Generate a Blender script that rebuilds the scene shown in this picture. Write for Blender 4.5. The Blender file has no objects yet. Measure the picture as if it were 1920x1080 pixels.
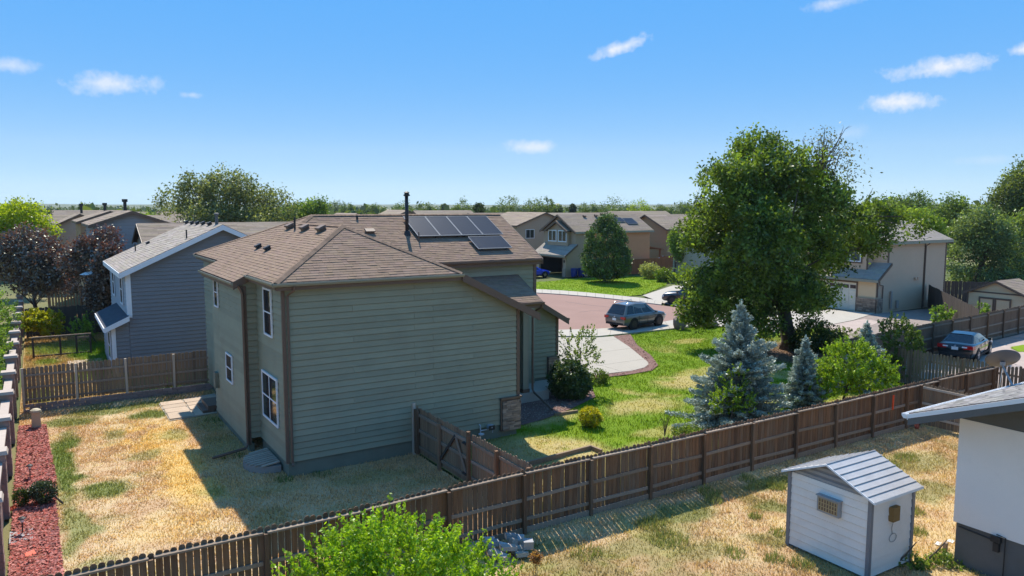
import bpy, math, random
import numpy as np
from mathutils import Vector, Matrix

R = math.radians
random.seed(11)
rng = np.random.default_rng(11)
scene = bpy.context.scene
COL = scene.collection

# ------------------------------------------------------------------ camera
CAM_H, FPX = 8.4, 1410.0
PITCH = math.atan(152.0 / FPX)
YAW = math.atan(2240.0 * math.cos(PITCH) / FPX)
fwd_h = Vector((math.cos(YAW), math.sin(YAW), 0))
right = Vector((math.sin(YAW), -math.cos(YAW), 0))
fwd = fwd_h * math.cos(PITCH) - Vector((0, 0, math.sin(PITCH)))
up = fwd_h * math.sin(PITCH) + Vector((0, 0, math.cos(PITCH)))
CAMP = Vector((0, 0, CAM_H))
cd = bpy.data.cameras.new('camera')
cam = bpy.data.objects.new('camera', cd)
COL.objects.link(cam)
cd.sensor_width = 36.0
cd.lens = 36.0 * FPX / 1920.0
cd.clip_start = 0.1
cd.clip_end = 20000
M = Matrix((right, up, -fwd)).transposed().to_4x4()
M.translation = CAMP
cam.matrix_world = M
scene.camera = cam

# ------------------------------------------------------------------ sun, sky, exposure
SUN_TO = Vector((0.26, 0.77, 1.0)).normalized()
SUN_EL = math.asin(SUN_TO.z)
SUN_STRENGTH = 2.75
SKY_STRENGTH = 0.10
EXPOSURE = 1.4
HAZE_DENSITY = 0.00009
sd = bpy.data.lights.new('sun', 'SUN')
sd.energy = SUN_STRENGTH
sd.angle = R(0.53)
sd.color = (1.0, 0.93, 0.82)
sun = bpy.data.objects.new('sun', sd)
COL.objects.link(sun)
sun.rotation_euler = SUN_TO.to_track_quat('Z', 'Y').to_euler()
scene.view_settings.view_transform = 'Standard'
scene.view_settings.look = 'None'
scene.view_settings.exposure = EXPOSURE
scene.view_settings.gamma = 1.0
scene.view_settings.use_curve_mapping = False
scene.cycles.use_denoising = True
scene.cycles.max_bounces = 8
scene.cycles.transparent_max_bounces = 12
scene.cycles.sample_clamp_indirect = 6.0

world = bpy.data.worlds.new('World')
scene.world = world
world.use_nodes = True
wn = world.node_tree
for n in list(wn.nodes):
    wn.nodes.remove(n)


class NT:
    """small helper round a node tree"""
    def __init__(s, tree):
        s.t = tree

    def n(s, kind, **kw):
        nd = s.t.nodes.new(kind)
        for k, v in kw.items():
            setattr(nd, k, v)
        return nd

    def l(s, a, b):
        s.t.links.new(a, b)

    def math(s, op, a, b=None, c=None, clamp=False):
        nd = s.n('ShaderNodeMath', operation=op)
        nd.use_clamp = clamp
        for i, x in enumerate((a, b, c)):
            if x is None:
                continue
            if isinstance(x, (int, float)):
                nd.inputs[i].default_value = x
            else:
                s.l(x, nd.inputs[i])
        return nd.outputs[0]

    def mix(s, fac, a, b, blend='MIX'):
        nd = s.n('ShaderNodeMix', data_type='RGBA', blend_type=blend)
        for sock, x in ((nd.inputs[0], fac), (nd.inputs[6], a), (nd.inputs[7], b)):
            if isinstance(x, (int, float)):
                sock.default_value = x
            elif isinstance(x, (tuple, list)):
                sock.default_value = (*x[:3], 1)
            else:
                s.l(x, sock)
        return nd.outputs[2]

    def noise(s, vec, scale, detail=4, rough=0.55):
        nd = s.n('ShaderNodeTexNoise')
        nd.inputs['Scale'].default_value = scale
        nd.inputs['Detail'].default_value = detail
        nd.inputs['Roughness'].default_value = rough
        if vec is not None:
            s.l(vec, nd.inputs['Vector'])
        return nd.outputs['Fac']

    def ramp(s, fac, stops):
        nd = s.n('ShaderNodeValToRGB')
        e = nd.color_ramp.elements
        while len(e) < len(stops):
            e.new(0.5)
        for el, (p, c) in zip(e, stops):
            el.position = p
            el.color = (*c, 1) if len(c) == 3 else c
        s.l(fac, nd.inputs[0])
        return nd.outputs[0]

    def remap(s, v, a, b, c=0.0, d=1.0):
        nd = s.n('ShaderNodeMapRange')
        nd.clamp = True
        s.l(v, nd.inputs[0])
        for i, x in enumerate((a, b, c, d)):
            nd.inputs[i + 1].default_value = x
        return nd.outputs[0]


W = NT(wn)
sky = W.n('ShaderNodeTexSky', sky_type='NISHITA')
sky.sun_disc = False
sky.sun_elevation = SUN_EL
sky.sun_rotation = math.atan2(SUN_TO.x, SUN_TO.y)
sky.altitude = 1600
sky.air_density = 0.6
sky.dust_density = 0.0
sky.ozone_density = 6.0
# the sky as the camera recorded it: its range of brightness compressed and its colour deepened, everywhere alike
sep = W.n('ShaderNodeSeparateColor', mode='HSV')
W.l(sky.outputs[0], sep.inputs[0])
cmbs = W.n('ShaderNodeCombineColor', mode='HSV')
W.l(W.math('SUBTRACT', sep.outputs[0], 0.014), cmbs.inputs[0])
W.l(W.ramp(sep.outputs[1], [(.40, (.34,) * 3), (.52, (.41,) * 3), (.68, (.60,) * 3), (.73, (.74,) * 3), (.772, (.87,) * 3)]), cmbs.inputs[1])
W.l(W.math('MULTIPLY', W.math('POWER', sep.outputs[2], 0.05), 3.4), cmbs.inputs[2])


def pixel_dir(px, py):
    return ((px - 960.0) * right + (540.0 - py) * up + FPX * fwd).normalized()


# small fair-weather clouds: direction, half sizes (radians), strength, tilt
CLOUDS = [((1165, 89), 62, 15, 1.0, 0.30), ((1768, 126), 82, 19, 1.0, 0.05), ((1688, 192), 62, 19, 1.0, 0.03),
          ((1000, 275), 58, 15, .75, 0.0), ((208, 156), 88, 23, .8, 0.05), ((1570, 4), 60, 14, .6, 0.15),
          ((12, 122), 50, 14, .6, 0.1), ((1920, 92), 26, 12, .9, 0.1), ((1590, 250), 38, 16, .22, 0.3),
          ((360, 178), 24, 7, .5, 0), ((1850, 300), 60, 10, .2, 0)]
wc = W.n('ShaderNodeTexCoord').outputs['Generated']
cn1 = W.noise(wc, 34, 6, 0.65)
cn2 = W.noise(wc, 120, 5, 0.65)
wob = W.math('ADD', W.math('MULTIPLY', cn1, 2.2), W.math('MULTIPLY', cn2, 1.1))
wob = W.math('SUBTRACT', wob, 1.65)
total = None


def add_cloud(d, sx, sy, k, tilt):
    global total
    d = d.normalized()
    h = d.cross(Vector((0, 0, 1))).normalized()
    v = h.cross(d).normalized()
    h2 = h * math.cos(tilt) + v * math.sin(tilt)
    v2 = v * math.cos(tilt) - h * math.sin(tilt)
    acc = None
    for ax, s in ((h2, sx), (v2, sy)):
        dp = W.n('ShaderNodeVectorMath', operation='DOT_PRODUCT')
        W.l(wc, dp.inputs[0])
        dp.inputs[1].default_value = ax / s
        sq = W.math('MULTIPLY', dp.outputs['Value'], dp.outputs['Value'])
        acc = sq if acc is None else W.math('ADD', acc, sq)
    dp = W.n('ShaderNodeVectorMath', operation='DOT_PRODUCT')
    W.l(wc, dp.inputs[0])
    dp.inputs[1].default_value = d
    front = W.math('GREATER_THAN', dp.outputs['Value'], 0.5)
    m = W.math('SUBTRACT', 1.0, W.math('SQRT', acc))
    m = W.math('ADD', m, W.math('MULTIPLY', wob, 0.8))
    m = W.remap(m, 0.0, 0.95, 0.0, k)
    m = W.math('MULTIPLY', m, front)
    total = m if total is None else W.math('MAXIMUM', total, m)


for (px, py), sx, sy, k, tilt in CLOUDS:
    add_cloud(pixel_dir(px, py), sx * .95 / FPX, sy * .92 / FPX, k * .95, tilt)
for az, el in ((150, 12), (205, 9), (245, 16), (300, 10), (335, 18)):
    add_cloud(Vector((math.cos(R(az)) * math.cos(R(el)), math.sin(R(az)) * math.cos(R(el)), math.sin(R(el)))), .05, .013, .9, .05)
skyc = W.mix(W.math('MULTIPLY', total, 0.85), cmbs.outputs[0], (3.75, 3.75, 3.8))
bg = W.n('ShaderNodeBackground')
bg.inputs['Strength'].default_value = SKY_STRENGTH
W.l(skyc, bg.inputs['Color'])
wo = W.n('ShaderNodeOutputWorld')
W.l(bg.outputs[0], wo.inputs['Surface'])


# ------------------------------------------------------------------ placing helpers (rays from the survey point)
def ray(px, py):
    return (px - 960.0) * right + (540.0 - py) * up + FPX * fwd


def G(px, py, z=0.0):
    d = ray(px, py)
    return CAMP + d * ((z - CAM_H) / d.z)


def OX(px, py, X):
    d = ray(px, py)
    return CAMP + d * (X / d.x)


def OY(px, py, Y):
    d = ray(px, py)
    return CAMP + d * (Y / d.y)


def D(px, py, dist):
    d = ray(px, py)
    return CAMP + d * (dist / d.dot(fwd_h))


# ------------------------------------------------------------------ objects
ORG = {}


def tag(o, label=None, cat=None, group=None, kind=None):
    if label:
        o['label'] = label
    if cat:
        o['category'] = cat
    if group:
        o['group'] = group
    if kind:
        o['kind'] = kind
    return o


def thing(name, label, cat, loc=(0, 0, 0), group=None, rotz=0.0):
    o = bpy.data.objects.new(name, None)
    o.empty_display_size = 0.3
    COL.objects.link(o)
    o.location = loc
    o.rotation_euler = (0, 0, rotz)
    ORG[o.name] = Vector(loc)
    return tag(o, label, cat, group)


def copy_tree(o, parent=None):
    c = o.copy()
    COL.objects.link(c)
    if parent is not None:
        c.parent = parent
    for ch in list(o.children):
        copy_tree(ch, c)
    return c


class MB:
    def __init__(s):
        s.v, s.f, s.c = [], [], []

    def add(s, verts, faces, col=None):
        b = len(s.v)
        s.v.extend([tuple(p) for p in verts])
        s.f.extend([tuple(b + i for i in q) for q in faces])
        if col is not None:
            while len(s.c) < b:
                s.c.append((1, 1, 1))
            s.c.extend([col] * len(verts))
        return s

    def hexa(s, p, col=None):
        return s.add(p, [(3, 2, 1, 0), (4, 5, 6, 7), (0, 1, 5, 4), (1, 2, 6, 5), (2, 3, 7, 6), (3, 0, 4, 7)], col)

    def box(s, x0, x1, y0, y1, z0, z1, col=None):
        return s.hexa([(x0, y0, z0), (x1, y0, z0), (x1, y1, z0), (x0, y1, z0), (x0, y0, z1), (x1, y0, z1), (x1, y1, z1), (x0, y1, z1)], col)

    def obox(s, c, a, b, h, col=None):
        c, a, b, h = Vector(c), Vector(a), Vector(b), Vector(h)
        return s.hexa([c - a - b - h, c + a - b - h, c + a + b - h, c - a + b - h, c - a - b + h, c + a - b + h, c + a + b + h, c - a + b + h], col)

    def bar(s, p, q, w, h, upv=(0, 0, 1), col=None):
        p, q = Vector(p), Vector(q)
        d = (q - p)
        side = d.cross(Vector(upv)).normalized()
        u2 = side.cross(d).normalized()
        return s.obox((p + q) / 2, d / 2, side * -w / 2, u2 * h / 2, col)

    def prism(s, poly, ext, col=None):
        ext = Vector(ext)
        n = len(poly)
        a = [Vector(p) for p in poly]
        nv = (a[1] - a[0]).cross(a[2] - a[0])
        if nv.dot(ext) < 0:
            a = a[::-1]
        vs = a + [p + ext for p in a]
        fs = [tuple(reversed(range(n))), tuple(range(n, 2 * n))]
        fs += [(i, (i + 1) % n, n + (i + 1) % n, n + i) for i in range(n)]
        return s.add(vs, fs, col)

    def tube(s, pts, rad, n=8, cap=True, col=None):
        pts = [Vector(p) for p in pts]
        if isinstance(rad, (int, float)):
            rad = [rad] * len(pts)
        vs, fs = [], []
        prev = None
        for i, p in enumerate(pts):
            t = (pts[min(i + 1, len(pts) - 1)] - pts[max(i - 1, 0)]).normalized()
            if prev is None:
                a = t.cross(Vector((0, 0, 1)))
                if a.length < 1e-3:
                    a = t.cross(Vector((1, 0, 0)))
            else:
                a = prev - t * prev.dot(t)
            a.normalize()
            prev = a
            b = t.cross(a)
            for k in range(n):
                an = 2 * math.pi * k / n
                vs.append(p + (a * math.cos(an) + b * math.sin(an)) * rad[i])
        for i in range(len(pts) - 1):
            for k in range(n):
                fs.append((i * n + k, i * n + (k + 1) % n, (i + 1) * n + (k + 1) % n, (i + 1) * n + k))
        if cap:
            fs.append(tuple(reversed(range(n))))
            fs.append(tuple(range((len(pts) - 1) * n, len(pts) * n)))
        return s.add(vs, fs, col)

    def cyl(s, p, q, r, n=12, r2=None):
        return s.tube([p, q], [r, r if r2 is None else r2], n)

    def lathe(s, prof, c=(0, 0, 0), n=16):
        vs, fs = [], []
        for r, z in prof:
            for k in range(n):
                a = 2 * math.pi * k / n
                vs.append((c[0] + r * math.cos(a), c[1] + r * math.sin(a), c[2] + z))
        for i in range(len(prof) - 1):
            for k in range(n):
                fs.append((i * n + k, i * n + (k + 1) % n, (i + 1) * n + (k + 1) % n, (i + 1) * n + k))
        fs.append(tuple(reversed(range(n))))
        fs.append(tuple(range((len(prof) - 1) * n, len(prof) * n)))
        return s.add(vs, fs)

    def mesh(s, name, mat, off=Vector((0, 0, 0)), smooth=False):
        me = bpy.data.meshes.new(name)
        me.from_pydata([(x - off.x, y - off.y, z - off.z) for x, y, z in s.v], [], s.f)
        if s.c:
            while len(s.c) < len(s.v):
                s.c.append((1, 1, 1))
            at = me.color_attributes.new('col', 'FLOAT_COLOR', 'POINT')
            at.data.foreach_set('color', np.array([(*c, 1.0) for c in s.c], dtype=np.float32).ravel())
        if smooth:
            me.polygons.foreach_set('use_smooth', [True] * len(me.polygons))
        me.materials.append(mat)
        me.update()
        return me

    def build(s, name, mat, parent=None, smooth=False, kind=None, label=None, cat=None, group=None, loc=None):
        off = Vector((0, 0, 0))
        if parent is not None:
            off = ORG.get(parent.name, Vector((0, 0, 0)))
        elif loc is not None:
            off = Vector(loc)
        o = bpy.data.objects.new(name, s.mesh(name, mat, off, smooth))
        COL.objects.link(o)
        if parent is not None:
            o.parent = parent
        else:
            o.location = off
        ORG[o.name] = off
        return tag(o, label, cat, group, kind)


def linkmesh(name, me, parent, loc, rot=(0, 0, 0), scale=(1, 1, 1)):
    """a part that shares mesh data; loc is in world coordinates"""
    o = bpy.data.objects.new(name, me)
    COL.objects.link(o)
    o.parent = parent
    o.location = Vector(loc) - ORG.get(parent.name, Vector((0, 0, 0)))
    o.rotation_euler = rot
    o.scale = scale
    ORG[o.name] = Vector(loc)
    return o


# ------------------------------------------------------------------ materials
MATS = {}


def new_mat(name):
    m = bpy.data.materials.new(name)
    m.use_nodes = True
    for n in list(m.node_tree.nodes):
        m.node_tree.nodes.remove(n)
    MATS[name] = m
    return m, NT(m.node_tree)


def finish(t, col, rough=0.7, spec=0.3, metal=0.0, bump=None, bdist=0.01, bstr=0.5, coat=0.0):
    p = t.n('ShaderNodeBsdfPrincipled')
    if isinstance(col, (tuple, list)):
        p.inputs['Base Color'].default_value = (*col, 1)
    else:
        t.l(col, p.inputs['Base Color'])
    if isinstance(rough, (int, float)):
        p.inputs['Roughness'].default_value = rough
    else:
        t.l(rough, p.inputs['Roughness'])
    p.inputs['Specular IOR Level'].default_value = spec
    p.inputs['Metallic'].default_value = metal
    p.inputs['Coat Weight'].default_value = coat
    p.inputs['Coat Roughness'].default_value = 0.05
    if bump is not None:
        b = t.n('ShaderNodeBump')
        b.inputs['Distance'].default_value = bdist
        b.inputs['Strength'].default_value = bstr
        t.l(bump, b.inputs['Height'])
        t.l(b.outputs[0], p.inputs['Normal'])
    o = t.n('ShaderNodeOutputMaterial')
    t.l(p.outputs[0], o.inputs['Surface'])
    return p


def wpos(t, stretch=(1, 1, 1)):
    g = t.n('ShaderNodeNewGeometry')
    mp = t.n('ShaderNodeMapping')
    mp.inputs['Scale'].default_value = stretch
    t.l(g.outputs['Position'], mp.inputs['Vector'])
    return mp.outputs[0]


def mat(name, col, rough=0.7, var=0.2, scale=4.0, fine=60.0, stretch=(1, 1, 1), rand=0.0, spec=0.3, metal=0.0, bump=0.0, coat=0.0, attr=False, dirt=0.0):
    """painted or mineral surface: colour with broad and fine noise, and (rand) a tone of its own for every piece"""
    m, t = new_mat(name)
    v = wpos(t, stretch)
    n1 = t.noise(v, scale, 5, 0.6)
    n2 = t.noise(v, fine, 3, 0.6)
    f = t.math('ADD', t.math('MULTIPLY', n1, 1.3), t.math('MULTIPLY', n2, 0.7))
    k = t.math('ADD', 1.0 - var, t.math('MULTIPLY', f, var))
    if rand:
        oi = t.n('ShaderNodeObjectInfo')
        k = t.math('MULTIPLY', k, t.math('ADD', 1.0 - rand / 2, t.math('MULTIPLY', oi.outputs['Random'], rand)))
    cmb = t.n('ShaderNodeCombineColor')
    for i in range(3):
        t.l(k, cmb.inputs[i])
    base = col
    if attr:
        a = t.n('ShaderNodeAttribute', attribute_name='col')
        base = t.mix(1.0, col, a.outputs['Color'], 'MULTIPLY')
    c = t.mix(1.0, base, cmb.outputs[0], 'MULTIPLY')
    if dirt:
        nd = t.noise(v, 1.1, 6, 0.65)
        c = t.mix(t.remap(nd, 0.5, 0.75, 0, dirt), c, (0.12, 0.09, 0.06))
    finish(t, c, rough, spec, metal, f if bump else None, bump, 0.6, coat)
    return m


def wood_mat(name, cols, streak=0.45, knots=True, rand=True):
    m, t = new_mat(name)
    oi = t.n('ShaderNodeObjectInfo')
    v = wpos(t, (1, 1, 0.06))
    n1 = t.noise(v, 22, 5, 0.65)
    v2 = wpos(t, (1, 1, 0.35))
    n2 = t.noise(v2, 2.2, 4, 0.6)
    r = oi.outputs['Random']
    f = t.math('ADD', t.math('MULTIPLY', r, 0.62), t.math('MULTIPLY', n2, 0.38)) if rand else n2
    n = len(cols)
    c = t.ramp(f, [(0.08 + 0.84 * i / (n - 1), cc) for i, cc in enumerate(cols)])
    k = t.math('ADD', 1.0 - streak, t.math('MULTIPLY', n1, 2 * streak))
    cmb = t.n('ShaderNodeCombineColor')
    for i in range(3):
        t.l(k, cmb.inputs[i])
    c = t.mix(1.0, c, cmb.outputs[0], 'MULTIPLY')
    finish(t, c, 0.8, 0.2, 0, n1, 0.004, 0.5)
    return m


def leaf_mat(name, trans=0.45, tint=(1.25, 1.3, 0.5), gloss=0.03):
    m, t = new_mat(name)
    a = t.n('ShaderNodeAttribute', attribute_name='col')
    d = t.n('ShaderNodeBsdfDiffuse')
    t.l(a.outputs['Color'], d.inputs['Color'])
    tr = t.n('ShaderNodeBsdfTranslucent')
    t.l(t.mix(1.0, a.outputs['Color'], tint, 'MULTIPLY'), tr.inputs['Color'])
    mx = t.n('ShaderNodeMixShader')
    mx.inputs[0].default_value = trans
    t.l(d.outputs[0], mx.inputs[1])
    t.l(tr.outputs[0], mx.inputs[2])
    g = t.n('ShaderNodeBsdfGlossy')
    g.inputs['Roughness'].default_value = 0.42
    g.inputs['Color'].default_value = (0.8, 0.85, 0.8, 1)
    m2 = t.n('ShaderNodeMixShader')
    m2.inputs[0].default_value = gloss
    t.l(mx.outputs[0], m2.inputs[1])
    t.l(g.outputs[0], m2.inputs[2])
    o = t.n('ShaderNodeOutputMaterial')
    t.l(m2.outputs[0], o.inputs['Surface'])
    return m


def attr_mat(name, rough=0.9, fine=26.0, amt=0.75, bump=0.03, scale2=110.0):
    """ground whose colour patches were worked out per vertex, with fine procedural grain on top"""
    m, t = new_mat(name)
    a = t.n('ShaderNodeAttribute', attribute_name='col')
    v = wpos(t)
    n1 = t.noise(v, fine, 5, 0.7)
    n2 = t.noise(v, scale2, 3, 0.6)
    f = t.math('ADD', t.math('MULTIPLY', n1, 0.6), t.math('MULTIPLY', n2, 0.4))
    k = t.math('ADD', 1.0 - amt, t.math('MULTIPLY', f, 2 * amt))
    cmb = t.n('ShaderNodeCombineColor')
    for i in range(3):
        t.l(k, cmb.inputs[i])
    finish(t, t.mix(1.0, a.outputs['Color'], cmb.outputs[0], 'MULTIPLY'), rough, 0.1, 0, f, bump, 0.8)
    return m


def glass_mat(name, col=(0.02, 0.026, 0.032), rough=0.06):
    m, t = new_mat(name)
    v = wpos(t)
    n1 = t.noise(v, 1.3, 3, 0.5)
    c = t.mix(n1, tuple(x * 0.6 for x in col), tuple(x * 1.5 for x in col))
    finish(t, c, rough, 0.6)
    return m


M_green = mat('olive_green_siding', (0.280, 0.270, 0.180), 0.62, 0.18, 1.6, 30, rand=0.16, spec=0.3, dirt=0.16)
M_greenfnd = mat('olive_foundation', (0.185, 0.19, 0.14), 0.8, 0.25, 3, 40, bump=0.004, dirt=0.25)
M_brown = mat('brown_trim', (0.15, 0.095, 0.065), 0.55, 0.15, 3, 40)
M_gutter = mat('olive_gutter', (0.26, 0.25, 0.19), 0.45, 0.15, 3, 40, spec=0.5)
M_white = mat('white_trim', (0.74, 0.75, 0.76), 0.5, 0.08, 3, 30)
M_blue = mat('slate_blue_siding', (0.205, 0.205, 0.21), 0.6, 0.15, 1.6, 30, rand=0.08)
M_bluelite = mat('pale_grey_siding', (0.32, 0.34, 0.37), 0.6, 0.12, 1.6, 30)
M_glass = glass_mat('window_glass')
M_glass2 = glass_mat('window_glass_blinds', (0.09, 0.10, 0.10), 0.15)
M_carglass = glass_mat('car_glass', (0.015, 0.018, 0.022), 0.03)
M_shingle = mat('brown_shingles', (0.245, 0.165, 0.115), 0.9, 0.42, 3.0, 70, attr=True, bump=0.004, spec=0.15)
M_shingledk = mat('roof_felt', (0.09, 0.06, 0.05), 0.95, 0.3, 3, 60)
M_shinglegrey = mat('grey_shingles', (0.33, 0.28, 0.23), 0.9, 0.35, 3.0, 70, attr=True, bump=0.004, spec=0.15)
M_shinglebrown = mat('taupe_shingles', (0.27, 0.21, 0.155), 0.9, 0.35, 3.0, 60, attr=True, bump=0.004, spec=0.15)
M_shingledkgrey = mat('charcoal_shingles', (0.085, 0.09, 0.105), 0.9, 0.35, 3.0, 60, attr=True, bump=0.004, spec=0.15)
M_shinglelight = mat('light_grey_shingles', (0.21, 0.20, 0.19), 0.9, 0.45, 5.0, 40, stretch=(1, 4, 4), attr=True, bump=0.004, spec=0.15)
M_concrete = mat('concrete', (0.36, 0.325, 0.27), 0.85, 0.10, 0.8, 20, dirt=0.05)
M_walk = mat('pale_concrete', (0.39, 0.355, 0.30), 0.85, 0.2, 1.2, 50, dirt=0.08)
M_asphalt = mat('red_asphalt', (0.275, 0.172, 0.14), 0.9, 0.22, 0.35, 30, bump=0.004, spec=0.15)
M_fence = wood_mat('weathered_cedar', [(0.080, 0.048, 0.031), (0.145, 0.083, 0.049), (0.205, 0.11, 0.058), (0.175, 0.118, 0.078), (0.125, 0.074, 0.045), (0.29, 0.16, 0.08)], 0.6)
M_rail = wood_mat('weathered_rail', [(0.19, 0.14, 0.10), (0.25, 0.19, 0.14), (0.30, 0.235, 0.18)], 0.3)
M_greywood = wood_mat('grey_cedar', [(0.17, 0.115, 0.075), (0.23, 0.155, 0.10), (0.28, 0.19, 0.115), (0.21, 0.15, 0.10)])
M_tanwood = wood_mat('pale_post_wood', [(0.46, 0.37, 0.28), (0.54, 0.44, 0.34)], 0.2)
M_darkwood = wood_mat('dark_stained_fence', [(0.052, 0.042, 0.036), (0.075, 0.06, 0.05), (0.062, 0.052, 0.045)], 0.25)
M_redwood = wood_mat('red_stained_fence', [(0.22, 0.085, 0.04), (0.27, 0.11, 0.05)], 0.2)
M_block = mat('pinkish_wall_block', (0.30, 0.205, 0.175), 0.9, 0.35, 6, 50, rand=0.3, bump=0.01)
M_cap = mat('pale_coping_stone', (0.44, 0.36, 0.30), 0.85, 0.25, 5, 50, rand=0.1, bump=0.005)
M_stone = mat('ledge_stone', (0.28, 0.205, 0.15), 0.9, 0.4, 5, 40, rand=0.9, bump=0.01)
M_rock = mat('brown_boulder', (0.19, 0.145, 0.125), 0.9, 0.5, 2.2, 25, bump=0.04)
M_mulch = mat('red_mulch', (0.36, 0.085, 0.06), 0.95, 0.7, 9, 60, bump=0.04)
M_brownmulch = mat('brown_bark_strip', (0.19, 0.105, 0.085), 0.95, 0.5, 6, 50, bump=0.03)
M_gravel = mat('pinkish_gravel', (0.40, 0.32, 0.275), 0.95, 0.4, 1.2, 26, bump=0.03)
M_shadegravel = mat('shaded_gravel', (0.26, 0.21, 0.18), 0.95, 0.6, 2.5, 20, bump=0.03)  # gravel again, its shade put into a darker tone
M_patio = mat('sandy_flagstone', (0.46, 0.35, 0.25), 0.85, 0.25, 2.0, 40, rand=0.25, bump=0.006)
M_black = mat('black_rubber', (0.015, 0.015, 0.016), 0.7, 0.2)
M_dark = mat('dark_metal', (0.035, 0.032, 0.030), 0.5, 0.2)
M_rim = mat('dark_alloy', (0.06, 0.06, 0.065), 0.35, 0.1, metal=0.8)
M_silver = mat('silver_metal', (0.55, 0.56, 0.58), 0.35, 0.1, metal=0.9)
M_grey = mat('grey_metal', (0.30, 0.30, 0.30), 0.5, 0.15)
M_ltgrey = mat('pale_grey_plastic', (0.50, 0.50, 0.50), 0.5, 0.1)
M_solar = mat('solar_cells', (0.018, 0.019, 0.026), 0.3, 0.3, 0.8, 20, spec=0.3)
M_stucco = mat('white_stucco', (0.82, 0.755, 0.69), 0.85, 0.10, 1.1, 60, bump=0.003, dirt=0.12)
M_greypaint = mat('dark_grey_paint', (0.12, 0.12, 0.115), 0.7, 0.3, 2, 40, dirt=0.2)
M_shedwall = mat('white_shed_steel', (0.80, 0.74, 0.67), 0.42, 0.12, 1.4, 20, spec=0.4, dirt=0.16)
M_shedroof = mat('galvanised_steel', (0.50, 0.48, 0.46), 0.45, 0.30, 2.5, 20, spec=0.4, metal=0.15)
M_shedtrim = mat('grey_shed_trim', (0.20, 0.20, 0.21), 0.5, 0.15)
M_tan = mat('tan_siding', (0.62, 0.42, 0.275), 0.65, 0.10, 1.5, 30)
M_cream = mat('cream_panel', (0.70, 0.50, 0.30), 0.65, 0.10, 1.5, 30)
M_garage = mat('cream_garage_door', (0.74, 0.66, 0.54), 0.55, 0.08)
M_taupe = mat('taupe_siding', (0.42, 0.295, 0.195), 0.65, 0.12, 1.5, 30)
M_orange = mat('terracotta_siding', (0.58, 0.27, 0.13), 0.65, 0.12, 1.5, 30)
M_ochre = mat('ochre_siding', (0.40, 0.24, 0.12), 0.65, 0.12, 1.5, 30)
M_greyhouse = mat('blue_grey_siding', (0.27, 0.27, 0.27), 0.65, 0.12, 1.5, 30)
M_mauve = mat('mauve_grey_siding', (0.36, 0.31, 0.27), 0.65, 0.12, 1.5, 30)
M_sage = mat('sage_grey_siding', (0.38, 0.35, 0.28), 0.65, 0.12, 1.5, 30)
M_bin = mat('blue_bin_plastic', (0.015, 0.04, 0.22), 0.45, 0.15)
M_beige = mat('beige_plastic', (0.45, 0.38, 0.25), 0.55, 0.1)
M_umbrella = mat('white_canvas', (0.72, 0.72, 0.70), 0.8, 0.08)
M_carred = mat('red_lens', (0.45, 0.01, 0.012), 0.15, 0.1, coat=1.0)
M_carwhite = mat('clear_lens', (0.75, 0.77, 0.8), 0.1, 0.1, coat=1.0)
M_plate = mat('number_plate', (0.7, 0.72, 0.72), 0.4, 0.05)
M_bark = mat('grey_bark', (0.10, 0.075, 0.055), 0.95, 0.6, 6, 40, stretch=(1, 1, 0.3), bump=0.03)
M_leaf = leaf_mat('leaf')
M_leafdark = leaf_mat('leaf_waxy', 0.28, (1.15, 1.25, 0.6), 0.05)
M_plum = leaf_mat('plum_leaf', 0.22, (1.6, 0.7, 0.6), 0.10)
M_needle = leaf_mat('blue_needle', 0.12, (1.0, 1.0, 0.9), 0.06)
M_blade = leaf_mat('grass_blade', 0.35, (1.15, 1.1, 0.6), 0.02)
M_lawn = attr_mat('lawn_ground')
M_wood2 = wood_mat('landscape_timber', [(0.20, 0.14, 0.09), (0.27, 0.19, 0.12)], 0.3)


def car_paint(name, col, metal=0.4):
    return mat(name, col, 0.28, 0.05, 2, 40, metal=metal, spec=0.5, coat=1.0)


# ------------------------------------------------------------------ builders: cladding, roofs, windows
def clip(poly, a, b, c):
    """keep the part of a convex 2-D polygon where a*x+b*y<=c"""
    out = []
    n = len(poly)
    for i in range(n):
        p, q = poly[i], poly[(i + 1) % n]
        dp, dq = a * p[0] + b * p[1] - c, a * q[0] + b * q[1] - c
        if dp <= 0:
            out.append(p)
        if (dp < 0 < dq) or (dq < 0 < dp):
            t = dp / (dp - dq)
            out.append((p[0] + (q[0] - p[0]) * t, p[1] + (q[1] - p[1]) * t))
    return out


def clip_rect(poly, x0, x1, y0, y1):
    for a, b, c in ((1, 0, x1), (-1, 0, -x0), (0, 1, y1), (0, -1, -y0)):
        poly = clip(poly, a, b, c)
        if len(poly) < 3:
            return []
    return poly


def area2(p):
    return abs(sum(p[i][0] * p[(i + 1) % len(p)][1] - p[(i + 1) % len(p)][0] * p[i][1] for i in range(len(p)))) / 2


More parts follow.
